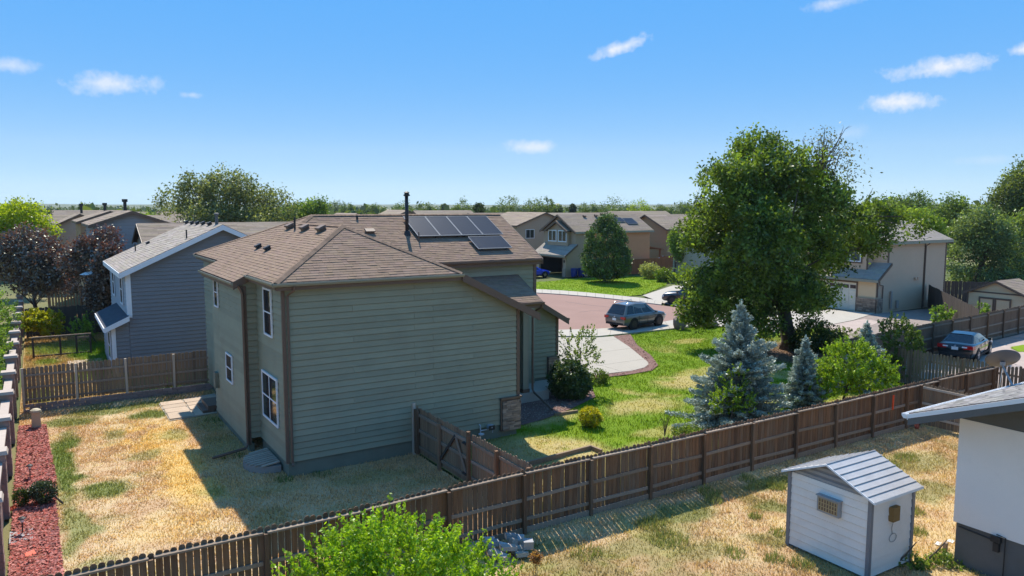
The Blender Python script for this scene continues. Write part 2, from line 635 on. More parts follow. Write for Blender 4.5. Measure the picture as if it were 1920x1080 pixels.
def shingle_pieces(poly, exposure=0.145, width=(0.17, 0.36), thick=(0.006, 0.012), tone=0.09, seed=1):
    """lapped shingle tabs covering a planar convex roof polygon: a list of (verts, faces, tone)"""
    rr = random.Random(seed)
    P = [Vector(p) for p in poly]
    n = (P[1] - P[0]).cross(P[2] - P[0]).normalized()
    if n.z < 0:
        n = -n
    h = Vector((0, 0, 1)).cross(n).normalized()
    s = n.cross(h).normalized()
    o = P[0]
    q = [((p - o).dot(h), (p - o).dot(s)) for p in P]
    b00 = -o.z / s.z
    ys = [y for _, y in q]
    xs = [x for x, _ in q]
    x0, x1, y0, y1 = min(xs), max(xs), min(ys), max(ys)
    k0, k1 = int(math.floor((y0 - b00) / exposure)), int(math.ceil((y1 - b00) / exposure))
    out = []
    for k in range(k0, k1 + 1):
        ya = b00 + k * exposure
        yb = ya + exposure
        x = x0 - rr.random() * width[1]
        while x < x1:
            w = rr.uniform(*width)
            pg = clip_rect(q, x + 0.002, x + w - 0.002, ya, yb + 0.01)
            x += w
            if len(pg) < 3 or area2(pg) < 2e-4:
                continue
            th = rr.uniform(*thick) * (1.0 if rr.random() < .6 else 1.5)
            hgt = lambda v: 0.004 + th * max(0.0, 1 - (v - ya) / exposure)
            m = len(pg)
            top = [o + h * a + s * b + n * hgt(b) for a, b in pg]
            bot = [o + h * a + s * b + n * 0.001 for a, b in pg]
            fs = [tuple(range(m))] + [(m + i, m + (i + 1) % m, (i + 1) % m, i) for i in range(m)]
            g = 1 + rr.uniform(-tone, tone)
            out.append((top + bot, fs, (g, g * rr.uniform(.97, 1.03), g * rr.uniform(.94, 1.06))))
    return out


def roof_deck(mb, poly, th=0.10):
    P = [Vector(p) for p in poly]
    n = (P[1] - P[0]).cross(P[2] - P[0])
    if n.z < 0:
        P = P[::-1]
    mb.prism(P, (0, 0, -th))


def roof_part(parent, polys, matl, singles=(), th=0.10, name='roof', exposure=0.145, width=(0.17, 0.36), seed=1, deckmat=None, tone=0.09, thick=(0.006, 0.012)):
    mb = MB()
    for p in polys:
        roof_deck(mb, p, th)
    rf = mb.build(name, deckmat or M_shingledk, parent)
    rest = MB()
    left = 300
    for i, p in enumerate(polys):
        pcs = shingle_pieces(p, exposure, width, thick, tone, seed + i)
        if i in singles:
            pcs.sort(key=lambda a: (Vector(a[0][0]) - CAMP).length)
        for v, f, c in pcs:
            if i in singles and left > 0:
                left -= 1
                MB().add(v, f, c).build('shingle', matl, rf)
            else:
                rest.add(v, f, c)
    rest.build('shingles', matl, rf, kind='stuff')
    return rf


def siding_pieces(o, u, nrm, poly, pitch=0.2, lip=0.036, z0=None, splits=(), gapz=0.022):
    """lapped boards covering a planar convex wall polygon given as (s, z) with s along u from o"""
    o, u, nrm = Vector(o), Vector(u).normalized(), Vector(nrm).normalized()
    zs = [p[1] for p in poly]
    ss = [p[0] for p in poly]
    zb = min(zs) if z0 is None else z0
    k = 0
    out = []
    while zb + k * pitch < max(zs):
        a = zb + k * pitch
        b = a + pitch
        k += 1
        if b <= min(zs):
            continue
        sp = splits[k % len(splits)] if splits and isinstance(splits[0], (list, tuple)) else splits
        cuts = [min(ss) - 1] + sorted(sp) + [max(ss) + 1]
        for c0, c1 in zip(cuts[:-1], cuts[1:]):
            pg = clip_rect(list(poly), c0 + 0.0035, c1 - 0.0035, a, b - gapz)
            if len(pg) < 3 or area2(pg) < 1e-3:
                continue
            m = len(pg)
            f = lambda z: 0.010 + lip * (1 - (z - a) / pitch)
            front = [o + u * s + Vector((0, 0, z)) + nrm * f(z) for s, z in pg]
            back = [o + u * s + Vector((0, 0, z)) + nrm * 0.001 for s, z in pg]
            fs = [tuple(range(m))] + [(m + i, m + (i + 1) % m, (i + 1) % m, i) for i in range(m)]
            nv = (front[1] - front[0]).cross(front[2] - front[0])
            if nv.dot(nrm) < 0:
                fs = [tuple(reversed(q)) for q in fs]
            out.append((front + back, fs))
    return out


def wall_part(parent, o, u, nrm, polys, matl, name='wall', boards=True, pitch=0.2, z0=None, splits=(), backing=0.12, backmat=None, lip=0.036):
    """a wall: a backing slab and lapped boards on it, each board an object (boards=True) or all in one mesh"""
    o, u, nrm = Vector(o), Vector(u).normalized(), Vector(nrm).normalized()
    mb = MB()
    for poly in polys:
        pts = [o + u * s + Vector((0, 0, z)) for s, z in poly]
        mb.prism(pts, nrm * -backing)
    w = mb.build(name, backmat or matl, parent)
    allb = MB()
    for poly in polys:
        for v, f in siding_pieces(o, u, nrm, poly, pitch, lip, z0, splits):
            if boards:
                MB().add(v, f).build('siding_board', matl, w)
            else:
                allb.add(v, f)
    if not boards:
        allb.build('siding_boards', matl, w, kind='stuff')
    return w


def window(parent, c, u, nrm, w, h, cols=1, rows=2, frame=0.055, fmat=None, gmat=None, depth=0.05, name='window', label=None, trim=None):
    """frame bars standing proud of the wall with a pane of glass in every light; c is the centre on the wall plane"""
    c, u, nrm = Vector(c), Vector(u).normalized(), Vector(nrm).normalized()
    z = Vector((0, 0, 1))
    mb = MB()
    n0 = nrm * depth / 2
    for sx in (-1, 1):
        mb.obox(c + u * sx * (w / 2 - frame / 2) + n0, u * frame / 2, nrm * depth / 2, z * h / 2)
    for sz in (-1, 1):
        mb.obox(c + z * sz * (h / 2 - frame / 2) + n0, u * (w / 2 - frame), nrm * depth / 2, z * frame / 2)
    iw, ih = w - 2 * frame, h - 2 * frame
    b = frame * 0.7
    for i in range(1, cols):
        mb.obox(c + u * (-iw / 2 + iw * i / cols) + n0 * 0.9, u * b / 2, nrm * depth * .45, z * (ih / 2))
    for j in range(1, rows):
        mb.obox(c + z * (-ih / 2 + ih * j / rows) + n0 * 0.85, u * (iw / 2), nrm * depth * .42, z * b / 2)
    wo_ = mb.build(name, fmat or M_white, parent, label=label)
    for i in range(cols):
        for j in range(rows):
            cc = c + u * (-iw / 2 + iw * (i + .5) / cols) + z * (-ih / 2 + ih * (j + .5) / rows) + nrm * 0.031
            MB().obox(cc, u * (iw / cols / 2 - b / 2), nrm * 0.004, z * (ih / rows / 2 - b / 2)).build('pane', gmat or M_glass, wo_)
    if trim:
        tb = MB()
        t = 0.11
        for sx in (-1, 1):
            tb.obox(c + u * sx * (w / 2 + t / 2 + .002) + nrm * .02, u * t / 2, nrm * .02, z * (h / 2 + t))
        for sz in (-1, 1):
            tb.obox(c + z * sz * (h / 2 + t / 2 + .002) + nrm * .02, u * (w / 2), nrm * .02, z * t / 2)
        tb.build('casing', trim, wo_)
    return wo_


# ------------------------------------------------------------------ builders: ground and plants
_LAT = rng.random((256, 256))


def vnoise(x, y, sc, seed=0):
    x, y = np.asarray(x) * sc + 37.1 * seed, np.asarray(y) * sc + 11.7 * seed
    xi, yi = np.floor(x).astype(int), np.floor(y).astype(int)
    fx, fy = x - xi, y - yi
    fx, fy = fx * fx * (3 - 2 * fx), fy * fy * (3 - 2 * fy)
    g = lambda a, b: _LAT[a % 256, b % 256]
    return (g(xi, yi) * (1 - fx) + g(xi + 1, yi) * fx) * (1 - fy) + (g(xi, yi + 1) * (1 - fx) + g(xi + 1, yi + 1) * fx) * fy


def fbm(x, y, sc, seed=0, oct=4):
    s, a, tot = 0, 0.5, 0
    for i in range(oct):
        s = s + a * vnoise(x, y, sc * 2 ** i, seed + i * 3)
        tot += a
        a *= 0.55
    return s / tot


def sstep(a, b, x):
    t = np.clip((x - a) / (b - a), 0, 1)
    return t * t * (3 - 2 * t)


def lerp(a, b, t):
    a, b = np.asarray(a, float), np.asarray(b, float)
    t = np.asarray(t)[..., None]
    return a * (1 - t) + b * t


def blobs(x, y, lst):
    m = np.zeros(np.shape(x))
    wx = (fbm(x, y, 0.9, 5) - .5) * 1.1
    wy = (fbm(x, y, 0.9, 9) - .5) * 1.1
    for cx, cy, rx, ry, k in lst:
        d = np.sqrt(((x + wx - cx) / rx) ** 2 + ((y + wy - cy) / ry) ** 2)
        m = np.maximum(m, k * sstep(1.15, 0.55, d))
    return m


def inside(x, y, poly):
    r = np.zeros(np.shape(x), bool)
    n = len(poly)
    for i in range(n):
        x0, y0 = poly[i][0], poly[i][1]
        x1, y1 = poly[(i + 1) % n][0], poly[(i + 1) % n][1]
        if y0 == y1:
            continue
        c = ((y0 > y) != (y1 > y)) & (x < (x1 - x0) * (y - y0) / (y1 - y0) + x0)
        r ^= c
    return r


def np_mesh(name, verts, faces, cols=None, matl=None, parent=None, kind=None, smooth=False):
    nv, nf, k = len(verts), len(faces), faces.shape[1]
    me = bpy.data.meshes.new(name)
    off = ORG.get(parent.name, Vector((0, 0, 0))) if parent is not None else Vector((0, 0, 0))
    me.vertices.add(nv)
    me.vertices.foreach_set('co', (verts - np.array(off)).astype(np.float32).ravel())
    me.loops.add(nf * k)
    me.loops.foreach_set('vertex_index', faces.astype(np.int32).ravel())
    me.polygons.add(nf)
    me.polygons.foreach_set('loop_start', np.arange(0, nf * k, k, dtype=np.int32))
    if smooth:
        me.polygons.foreach_set('use_smooth', np.ones(nf, bool))
    me.update(calc_edges=True)
    if cols is not None:
        at = me.color_attributes.new('col', 'FLOAT_COLOR', 'POINT')
        c4 = np.ones((nv, 4), np.float32)
        c4[:, :3] = np.clip(cols, 0.002, 1)
        at.data.foreach_set('color', c4.ravel())
    if matl:
        me.materials.append(matl)
    o = bpy.data.objects.new(name, me)
    COL.objects.link(o)
    if parent is not None:
        o.parent = parent
    ORG[o.name] = off
    return tag(o, kind=kind)


def lawn(name, poly, z, step, colfn, bump=0.03, matl=None):
    xs = [p[0] for p in poly]
    ys = [p[1] for p in poly]
    gx = np.arange(min(xs), max(xs) + step, step)
    gy = np.arange(min(ys), max(ys) + step, step)
    X, Y = np.meshgrid(gx, gy)
    Z = z + bump * (fbm(X, Y, 1.3, 2) - 0.5) * 2
    ci = inside((X[:-1, :-1] + step / 2), (Y[:-1, :-1] + step / 2), poly)
    idx = np.arange(X.size).reshape(X.shape)
    q = np.stack([idx[:-1, :-1], idx[:-1, 1:], idx[1:, 1:], idx[1:, :-1]], -1)[ci]
    used = np.unique(q)
    mp = np.full(X.size, -1)
    mp[used] = np.arange(len(used))
    v = np.stack([X.ravel(), Y.ravel(), Z.ravel()], 1)[used]
    c = colfn(v[:, 0], v[:, 1])
    return np_mesh(name, v, mp[q], c, matl or M_lawn, kind='structure', smooth=True)


def blades(name, poly, z, n, colfn, h=(0.03, 0.09), w=0.012, keep=None, bend=0.5, bright=1.22):
    """blades of grass, each a thin bent triangle pair, strewn over a polygon"""
    xs = [p[0] for p in poly]
    ys = [p[1] for p in poly]
    x = rng.uniform(min(xs), max(xs), n)
    y = rng.uniform(min(ys), max(ys), n)
    k = inside(x, y, poly)
    if keep is not None:
        k &= keep(x, y)
    x, y = x[k], y[k]
    n = len(x)
    c = colfn(x, y) * rng.uniform(0.6, 1.4, (n, 1)) * bright
    green = c[:, 1] > c[:, 0]
    hh = rng.uniform(h[0], h[1], n) * np.where(green, 1.25, 0.85)
    hh *= 0.35 + 1.3 * fbm(x, y, 2.2, 17)
    a = rng.uniform(0, 2 * np.pi, n)
    dx, dy = np.cos(a), np.sin(a)
    le = rng.uniform(0.1, bend + 0.3, n) * hh
    la = rng.uniform(0, 2 * np.pi, n)
    ww = w * rng.uniform(.7, 1.4, n)
    p0 = np.stack([x - dx * ww, y - dy * ww, np.full(n, z - 0.01)], 1)
    p1 = np.stack([x + dx * ww, y + dy * ww, np.full(n, z - 0.01)], 1)
    p2 = np.stack([x + np.cos(la) * le, y + np.sin(la) * le, z + hh], 1)
    v = np.stack([p0, p1, p2], 1).reshape(-1, 3)
    f = np.arange(3 * n).reshape(-1, 3)
    return np_mesh(name, v, f, np.repeat(c, 3, 0), M_blade, kind='stuff')


def leaf_quads(name, pts, size, cols, matl, parent, dirs=None, aspect=0.5, upright=0.0):
    n = len(pts)
    a = rng.normal(size=(n, 3))
    if dirs is not None:
        a = a * 0.75 + dirs
    a /= np.linalg.norm(a, axis=1, keepdims=True)
    b = rng.normal(size=(n, 3))
    b[:, 2] *= 1 - upright
    b -= a * (a * b).sum(1, keepdims=True)
    b /= np.linalg.norm(b, axis=1, keepdims=True)
    s = (size * rng.uniform(0.65, 1.35, n))[:, None]
    v = np.stack([pts - a * s * .5, pts + b * s * aspect * .5, pts + a * s * .5, pts - b * s * aspect * .5], 1).reshape(-1, 3)
    f = np.arange(4 * n).reshape(-1, 4)
    return np_mesh(name, v, f, np.repeat(cols, 4, 0), matl, parent)


def crown_cloud(lobes, n_cl, per, cl_r, shell=0.5, shoot=0.0, gap=0.0, flat=1.0):
    """leaf positions: clusters biased to the outside of ellipsoid lobes; each lobe (centre, radii)"""
    C_ = np.array([l[0] for l in lobes], float)
    Rr = np.array([l[1] for l in lobes], float)
    wv = Rr.prod(1) ** 0.67
    wv /= wv.sum()
    li = rng.choice(len(lobes), n_cl, p=wv)
    d = rng.normal(size=(n_cl, 3))
    d /= np.linalg.norm(d, axis=1, keepdims=True)
    rad = shell + (1.04 - shell) * rng.random(n_cl) ** 0.6
    cc = C_[li] + d * Rr[li] * rad[:, None]
    # leave out clusters far inside another lobe and random gaps
    keep = np.ones(n_cl, bool)
    for j in range(len(lobes)):
        q = np.linalg.norm((cc - C_[j]) / Rr[j], axis=1)
        keep &= (q > 0.45) | (li == j) & (q > shell * .9)
    if gap:
        keep &= fbm(cc[:, 0] + cc[:, 2] * .7, cc[:, 1] + cc[:, 2] * .5, 0.55, 3) > gap
    cc, d = cc[keep], d[keep]
    m = len(cc)
    ids = np.repeat(np.arange(m), per)
    g = rng.normal(size=(m * per, 3)) * cl_r * np.array([1, 1, flat])
    p = cc[ids] + g
    if shoot > 0:
        sd = d * 0.7 + np.array([0, 0, 0.75]) + rng.normal(size=(m, 3)) * 0.3
        sd /= np.linalg.norm(sd, axis=1, keepdims=True)
        t = rng.random(m * per) * shoot * np.repeat(rng.uniform(.4, 1.3, m), per)
        p = cc[ids] + sd[ids] * t[:, None] + rng.normal(size=(m * per, 3)) * cl_r * 0.35
    return p, d[ids], ids, cc


def boughs(lobes, n, r=(.8, 1.4), flat=.75):
    """break smooth crown lobes into many smaller leafy boughs with gaps between them"""
    C_ = np.array([l[0] for l in lobes], float)
    Rr = np.array([l[1] for l in lobes], float)
    wv = Rr.prod(1)
    wv /= wv.sum()
    out = []
    for i in range(n):
        k = rng.choice(len(lobes), p=wv)
        d = rng.normal(size=3)
        d /= np.linalg.norm(d)
        q = rng.uniform(*r)
        c = C_[k] + d * np.maximum(Rr[k] - q * .75, .2) * rng.uniform(.55, 1.0)
        out.append((c, (q, q, q * flat)))
    return out


def leaf_cols(n, ids, base, alt, var=0.25, mixv=0.5):
    m = ids.max() + 1
    k = np.clip(rng.normal(mixv, 0.28, m), 0, 1)
    b = rng.uniform(1 - var, 1 + var, m) * 1.2
    c = lerp(base, alt, k[ids]) * b[ids][:, None] * rng.uniform(0.75, 1.25, (n, 1))
    return c


def plant(name, label, cat, base, lobes, n_cl, per, cl_r, leaf, col, alt, matl=None, trunk=None, group=None, shoot=0.0, gap=0.0, shell=0.5, aspect=0.55, crown='crown', bough=None, limbs=10, stemname='trunk', flat=1.0, var=0.25, bark=None):
    root = thing(name, label, cat, base, group)
    if bough:
        lobes = boughs(lobes, *bough)
    p, d, ids, cc = crown_cloud(lobes, n_cl, per, cl_r, shell, shoot, gap, flat)
    p[:, 2] = np.maximum(p[:, 2], base[2] + 0.03)
    leaf_quads(crown, p, leaf, leaf_cols(len(p), ids, col, alt, var), matl or M_leaf, root, d * 0.6, aspect)
    if trunk:
        r0, h = trunk
        mb = MB()
        b = Vector(base)
        top = Vector(np.mean([l[0] for l in lobes], axis=0))
        top.z = base[2] + h
        mid = b.lerp(top, .5) + Vector((rng.uniform(-.15, .15), rng.uniform(-.15, .15), 0)) * min(1, h / 4)
        mb.tube([b - Vector((0, 0, .05)), b + Vector((0, 0, h * .06)), mid, top], [r0 * 1.35, r0, r0 * .75, r0 * .35], 8)
        for i in range(limbs):
            c = Vector(cc[rng.integers(len(cc))])
            t = rng.uniform(0.25, 0.95)
            s = (b.lerp(mid, t * 2) if t < .5 else mid.lerp(top, t * 2 - 1))
            if c.z < s.z - .3 * h:
                continue
            k = s.lerp(c, .5) + Vector((0, 0, -.06 * (c - s).length))
            rr_ = r0 * rng.uniform(.18, .4) * (1 - .4 * t)
            mb.tube([s, k, c], [rr_, rr_ * .6, rr_ * .15], 5)
        mb.build(stemname, bark or M_bark, root, smooth=True)
    return root


def px_lobes(dist, lst, depth=1.0):
    """crown lobes given by their outline in the survey picture (centre and half sizes in px) at a distance"""
    out = []
    k = dist / FPX
    for l in lst:
        cx, cy, rx, ry = l[:4]
        dd = l[4] if len(l) > 4 else 0.0
        out.append((D(cx, cy, dist + dd), (rx * k, rx * k * depth, ry * k)))
    return out


def ground_at(px, dist):
    p = D(px, 388, dist)
    return Vector((p.x, p.y, 0))


def spruce(name, label, base, h, r, n_need, group=None, seed=1, col=(0.10, 0.135, 0.105), alt=(0.50, 0.56, 0.47)):
    root = thing(name, label, 'spruce tree', base, group)
    rs = np.random.default_rng(seed)
    b = Vector(base)
    mb = MB()
    mb.tube([b - Vector((0, 0, .05)), b + Vector((0, 0, h * .5)), b + Vector((0, 0, h * .97))], [h * .022, h * .013, .008], 7)
    P, Dn, K = [], [], []
    nl = int(h * 5.2)
    br = MB()
    for i in range(nl):
        t = (i + .5) / nl
        z = h * (0.03 + 0.93 * t)
        rad = r * (1 - t) ** 1.0 * rs.uniform(.78, 1.16) + 0.05
        nb = max(4, int(5 + 7 * (1 - t)))
        a0 = rs.uniform(0, 6.28)
        for j in range(nb):
            an = a0 + 6.283 * j / nb + rs.uniform(-.25, .25)
            L = rad * rs.uniform(.58, 1.25)
            out = np.array([math.cos(an), math.sin(an), 0])
            droop = -0.18 + 0.75 * t
            tip = out * L + np.array([0, 0, L * droop + .10 * t * h * .25])
            st = np.array([b.x, b.y, b.z + z])
            cnt = max(3, int(L / 0.085))
            for s in range(cnt):
                u_ = (s + .6) / cnt
                if u_ < .22 and L > .5:
                    continue
                c = st + tip * u_ + np.array([0, 0, 0.10 * L * u_ * u_])
                lat = np.cross(out, [0, 0, 1])
                spread = 0.26 * L * (1.15 - u_)
                for q in (-1, -.5, 0, .5, 1):
                    pp = c + lat * q * spread * rs.uniform(.7, 1.1) + np.array([0, 0, -.05 * abs(q)])
                    dv = out * .9 + lat * q * .8 + np.array([0, 0, .35])
                    P.append(pp)
                    Dn.append(dv / np.linalg.norm(dv))
                    K.append(u_ * .6 + .4 * rs.random())
            if L > .35:
                br.tube([Vector(st), Vector(st + tip * .5), Vector(st + tip)], [.018, .012, .004], 4, cap=False)
    P, Dn, K = np.array(P), np.array(Dn), np.array(K)
    rep = max(1, int(n_need / len(P)))
    P2 = np.repeat(P, rep, 0) + rs.normal(size=(len(P) * rep, 3)) * 0.035
    D2 = np.repeat(Dn, rep, 0)
    c = lerp(col, alt, np.clip(np.repeat(K, rep) + rs.normal(0, .15, len(P2)), 0, 1)) * rs.uniform(.8, 1.2, (len(P2), 1))
    leaf_quads('needles', np.vstack([P2, np.array([[b.x, b.y, b.z + h * (.9 + .12 * q / 80)] for q in range(80)]) + rs.normal(size=(80, 3)) * .03]), 0.12, np.vstack([c, np.tile(np.array(alt), (80, 1))]), M_needle, root, np.vstack([D2 * 1.5, np.tile([0, 0, 1.5], (80, 1))]), 0.30)
    mb.build('trunk', M_bark, root)
    br.build('branches', M_bark, root)
    return root


# ================================================================== GROUND
SOIL, STRAW, GOLD, GRN = (.50, .335, .195), (.58, .445, .265), (.62, .42, .14), (.12, .18, .035)


def sheet(name, pts, z, matl, th=0.0, kind='structure'):
    mb = MB()
    if th:
        mb.prism([(p[0], p[1], z - th) for p in pts], (0, 0, th))
    else:
        mb.add([(p[0], p[1], z) for p in pts], [tuple(range(len(pts)))])
    return mb.build(name, matl, kind=kind)


def px(*pp):
    return [tuple(G(a, b))[:2] for a, b in pp]


def col_terrain(x, y):
    d = np.hypot(x, y)
    n = fbm(x, y, 0.05, 4)
    c = lerp((.22, .19, .09), (.10, .125, .045), sstep(.4, .6, n))
    return lerp(c, (.13, .145, .075), sstep(250, 1000, d))


def terrain():
    rad = np.concatenate([np.arange(0, 120, 8), 120 * 1.16 ** np.arange(0, 27)])
    ang = np.linspace(0, 2 * np.pi, 97)[:-1]
    A, Rr = np.meshgrid(ang, rad)
    X, Y = Rr * np.cos(A) + 20, Rr * np.sin(A) + 30
    rise = sstep(900, 3600, Rr)
    Z = -0.08 + rise * 1.35 * (4 + 12 * fbm(X, Y, .0011, 6) + 9 * fbm(X, Y, .004, 7))
    na = len(ang)
    idx = np.arange(A.size).reshape(A.shape)
    nx = np.roll(idx, -1, 1)
    q = np.stack([idx[:-1], nx[:-1], nx[1:], idx[1:]], -1).reshape(-1, 4)[:, ::-1]
    v = np.stack([X.ravel(), Y.ravel(), Z.ravel()], 1)
    return np_mesh('ground', v, q, col_terrain(X.ravel(), Y.ravel()), M_lawn, kind='structure', smooth=True)


terrain()


def col_back(x, y):
    n1, n2, n3 = fbm(x, y, .45, 1), fbm(x, y, 1.4, 2), fbm(x, y, 3.5, 3)
    c = lerp(SOIL, STRAW, sstep(.36, .62, n2 * .6 + n3 * .4 + .12 * (x - 2.5) / 3))
    gold = blobs(x, y, [(3.9, 24.6, 1.3, 3.6, 1), (3.3, 29.6, 1.2, 2.6, .8), (2.5, 21.0, 1.2, 1.2, .35)]) * sstep(.35, .6, n2 + .1)
    c = lerp(c, GOLD, gold * .85)
    shady = sstep(3.9, 4.6, x)  # ground in the house's shade is coloured warmer, against the blue skylight
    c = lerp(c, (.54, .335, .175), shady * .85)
    g = blobs(x, y, [(.45, 28, .5, 4.6, 1), (.5, 22.2, .42, 2.2, .75), (1.4, 24.7, .75, .85, .9), (.7, 33.6, 1.1, 1.0, .8), (2.6, 34.7, 2.4, .8, .75), (3.6, 33.0, .7, .8, .9),
                     (5.2, 30.6, .65, 1.7, .95), (5.2, 27.2, .8, 1.4, .9), (5.5, 22.2, 1.0, .5, .55), (8.7, 21.6, 1.6, .7, .9), (9.4, 20.3, 1.0, .6, .7), (6.5, 19.4, 1.3, .6, .6), (4.9, 20.2, .6, .5, .6),
                     (1.9, 30.7, .6, .6, .5), (2.7, 27.6, .7, .6, .45), (.9, 19.2, .8, .7, .5), (2.1, 18.0, .7, .6, .3)])
    g = np.maximum(g, sstep(.66, .8, n1) * .5)
    g = g * sstep(.2, .5, n3 * .55 + n2 * .45 + .12)
    return lerp(c, np.array(GRN), g * np.where(x > 4.4, .36, .9))  # greens weakened in the colour on the house's shaded side


def col_near(x, y):
    n1, n2, n3 = fbm(x, y, .4, 11), fbm(x, y, 1.5, 12), fbm(x, y, 4, 13)
    c = lerp((.47, .32, .18), (.54, .41, .22), sstep(.35, .65, n2 * .5 + n3 * .5))
    c = lerp(c, (.40, .245, .13), sstep(.5, .66, n1) * .6)
    c = lerp(c, (.33, .30, .09), sstep(.5, .62, fbm(x, y, .8, 15)) * .6 * sstep(15, 12, x))
    g = blobs(x, y, [(14.6, 14.4, 1.6, .7, .8), (18.6, 14.5, 1.4, .6, .9), (20.9, 13.4, 1.6, .9, 1), (12, 13.6, 2.6, .6, .55), (17.0, 13.2, .6, .6, .8), (13.4, 12.6, 1.2, .5, .5), (22.0, 11.6, 1.2, .8, .6),
                     (10.4, 14.8, 1.0, .5, .6), (15.4, 12.0, .5, .5, .6), (18.3, 8.6, .6, .8, .6), (9.5, 11.8, 1.3, .5, .55), (14.9, 9.2, .9, .6, .5), (24, 13.2, 2, 1, .5), (13.2, 10.3, .6, .35, .5)])
    g = np.maximum(g, sstep(.6, .75, n1) * .45)
    g = g * sstep(.25, .5, n3 * .5 + n2 * .5 + .1)
    return lerp(c, (.12, .16, .035), g * .9)


def col_front(x, y):
    n1, n2, n3 = fbm(x, y, .35, 21), fbm(x, y, 1.2, 22), fbm(x, y, 3.4, 23)
    gr = lerp((.105, .190, .008), (.165, .240, .012), n2)
    dry = lerp((.47, .34, .09), (.46, .36, .20), n3)
    d = blobs(x, y, [(14.5, 20.2, 2.2, 2.6, .95), (17, 18.2, 3.2, 1.5, .95), (13, 17.4, 2.2, 1.6, .9), (21.4, 23.4, 2.2, 1.2, .75), (26.4, 25.6, 2.4, 1.5, .85), (25.5, 21.5, 1.6, 1.2, .8), (29.5, 26.5, 3.5, 1.1, .6), (20, 16.8, 2, .8, .8), (19.6, 20.4, 1.6, .6, .5),
                     (34.5, 33.6, 1.8, .8, .6), (29.5, 18.8, 3, 1, .8), (16.6, 24.4, 1.8, 1.4, .9)])
    d = np.maximum(d, sstep(.58, .72, n1) * .75 * sstep(35, 29, y))
    d = d * sstep(.22, .5, n2 * .5 + n3 * .5 + .1)
    c = lerp(gr, dry, d * .9)
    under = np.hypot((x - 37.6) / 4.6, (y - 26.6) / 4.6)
    c = lerp(c, (.15, .095, .06), sstep(1.1, .6, under) * sstep(.2, .45, n2 + .1))  # leaf litter, with the tree's shade put into its dark brown
    shade = sstep(24.5, 23.2, y) * sstep(14.8, 13.4, x)  # lawn colour browned where the shade of the house falls
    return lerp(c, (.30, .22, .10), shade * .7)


def col_far(x, y):
    n = fbm(x, y, .5, 31)
    return lerp((.13, .235, .008), (.21, .28, .018), n)


def col_left(x, y):
    n1, n2 = fbm(x, y, .5, 41), fbm(x, y, 1.6, 42)
    c = lerp((.36, .19, .08), (.34, .27, .12), n2)
    g = blobs(x, y, [(2.6, 49.5, 1.5, 5, 1), (1.2, 52, 2.2, 3, .8), (.2, 47.6, .9, 1.0, .7), (2, 42.5, 1.2, 1.2, .8), (-.2, 39, .7, 1.5, .6), (1, 62, 3, 3, .6)])
    return lerp(c, (.13, .22, .02), g)


BACK = [(-0.95, 15.7), (10.6, 15.7), (10.6, 24), (6.6, 24), (6.6, 36.3), (-0.95, 36.3)]
NEAR = [(-3, 3), (34.4, 3), (34.4, 15.62), (-3, 15.62)]
FRONT = [(10.7, 15.7), (34.5, 15.7), (34.5, 22.3), (46, 23.0), (46, 34), (41.5, 37.2), (36, 37.6), (30, 39.2), (21, 30), (21, 27), (10.7, 24.5)]
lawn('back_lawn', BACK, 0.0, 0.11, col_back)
lawn('near_yard_grass', NEAR, 0.0, 0.13, col_near)
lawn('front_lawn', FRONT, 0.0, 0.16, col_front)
FARL = px((1000, 529), (1040, 527), (1062, 523), (1110, 521), (1190, 518), (1258, 522), (1246, 536), (1205, 552), (1150, 557), (1100, 552), (1040, 548), (1000, 545)) + [(38, 63), (42, 70)]
lawn('far_lawn', FARL, 0.0, 0.3, col_far)
lawn('side_yard_ground', [(-0.95, 36.4), (3.5, 36.4), (3.5, 57), (6, 57), (6, 68), (-0.95, 68)], 0.0, 0.2, col_left)
bg1 = lambda x, y: col_back(x, y)
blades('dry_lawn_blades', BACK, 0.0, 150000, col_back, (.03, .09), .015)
blades('dry_yard_blades', [(-3, 7), (30, 7), (30, 15.6), (-3, 15.6)], 0.0, 170000, col_near, (.025, .11), .013)
blades('far_lawn_blades', FARL, 0.0, 26000, col_far, (.04, .09), .03)
blades('side_yard_weeds', [(-0.9, 36.5), (3.4, 36.5), (3.4, 57), (-0.9, 57)], 0.0, 22000, col_left, (.05, .2), .016)

# mulch bed along the wall, with chips
MUL = [(-0.95, 16.0), (0.12, 16.0), (0.10, 20), (0.06, 24), (0.12, 27), (0.0, 30.5), (-0.05, 33.6), (-0.95, 33.9)]
sheet('mulch_bed', MUL, 0.035, M_mulch)


def chips(name, poly, z, n, base, alt, size, flat=0.02):
    xs, ys = [p[0] for p in poly], [p[1] for p in poly]
    x, y = rng.uniform(min(xs), max(xs), n), rng.uniform(min(ys), max(ys), n)
    k = inside(x, y, poly)
    p = np.stack([x[k], y[k], z + rng.uniform(0, flat, k.sum())], 1)
    c = lerp(base, alt, rng.random(len(p))) * rng.uniform(.5, 1.35, (len(p), 1))
    a = rng.uniform(0, 2 * np.pi, len(p))
    dr = np.stack([np.cos(a), np.sin(a), rng.normal(0, .25, len(p))], 1)
    m = len(p)
    s = (size * rng.uniform(.5, 1.5, m))[:, None]
    b = np.stack([-np.sin(a), np.cos(a), rng.normal(0, .35, m)], 1)
    v = np.stack([p - dr * s * .5, p + b * s * .22, p + dr * s * .5, p - b * s * .22], 1).reshape(-1, 3)
    return np_mesh(name, v, np.arange(4 * m).reshape(-1, 4), np.repeat(c, 4, 0), M_lawn, kind='stuff')


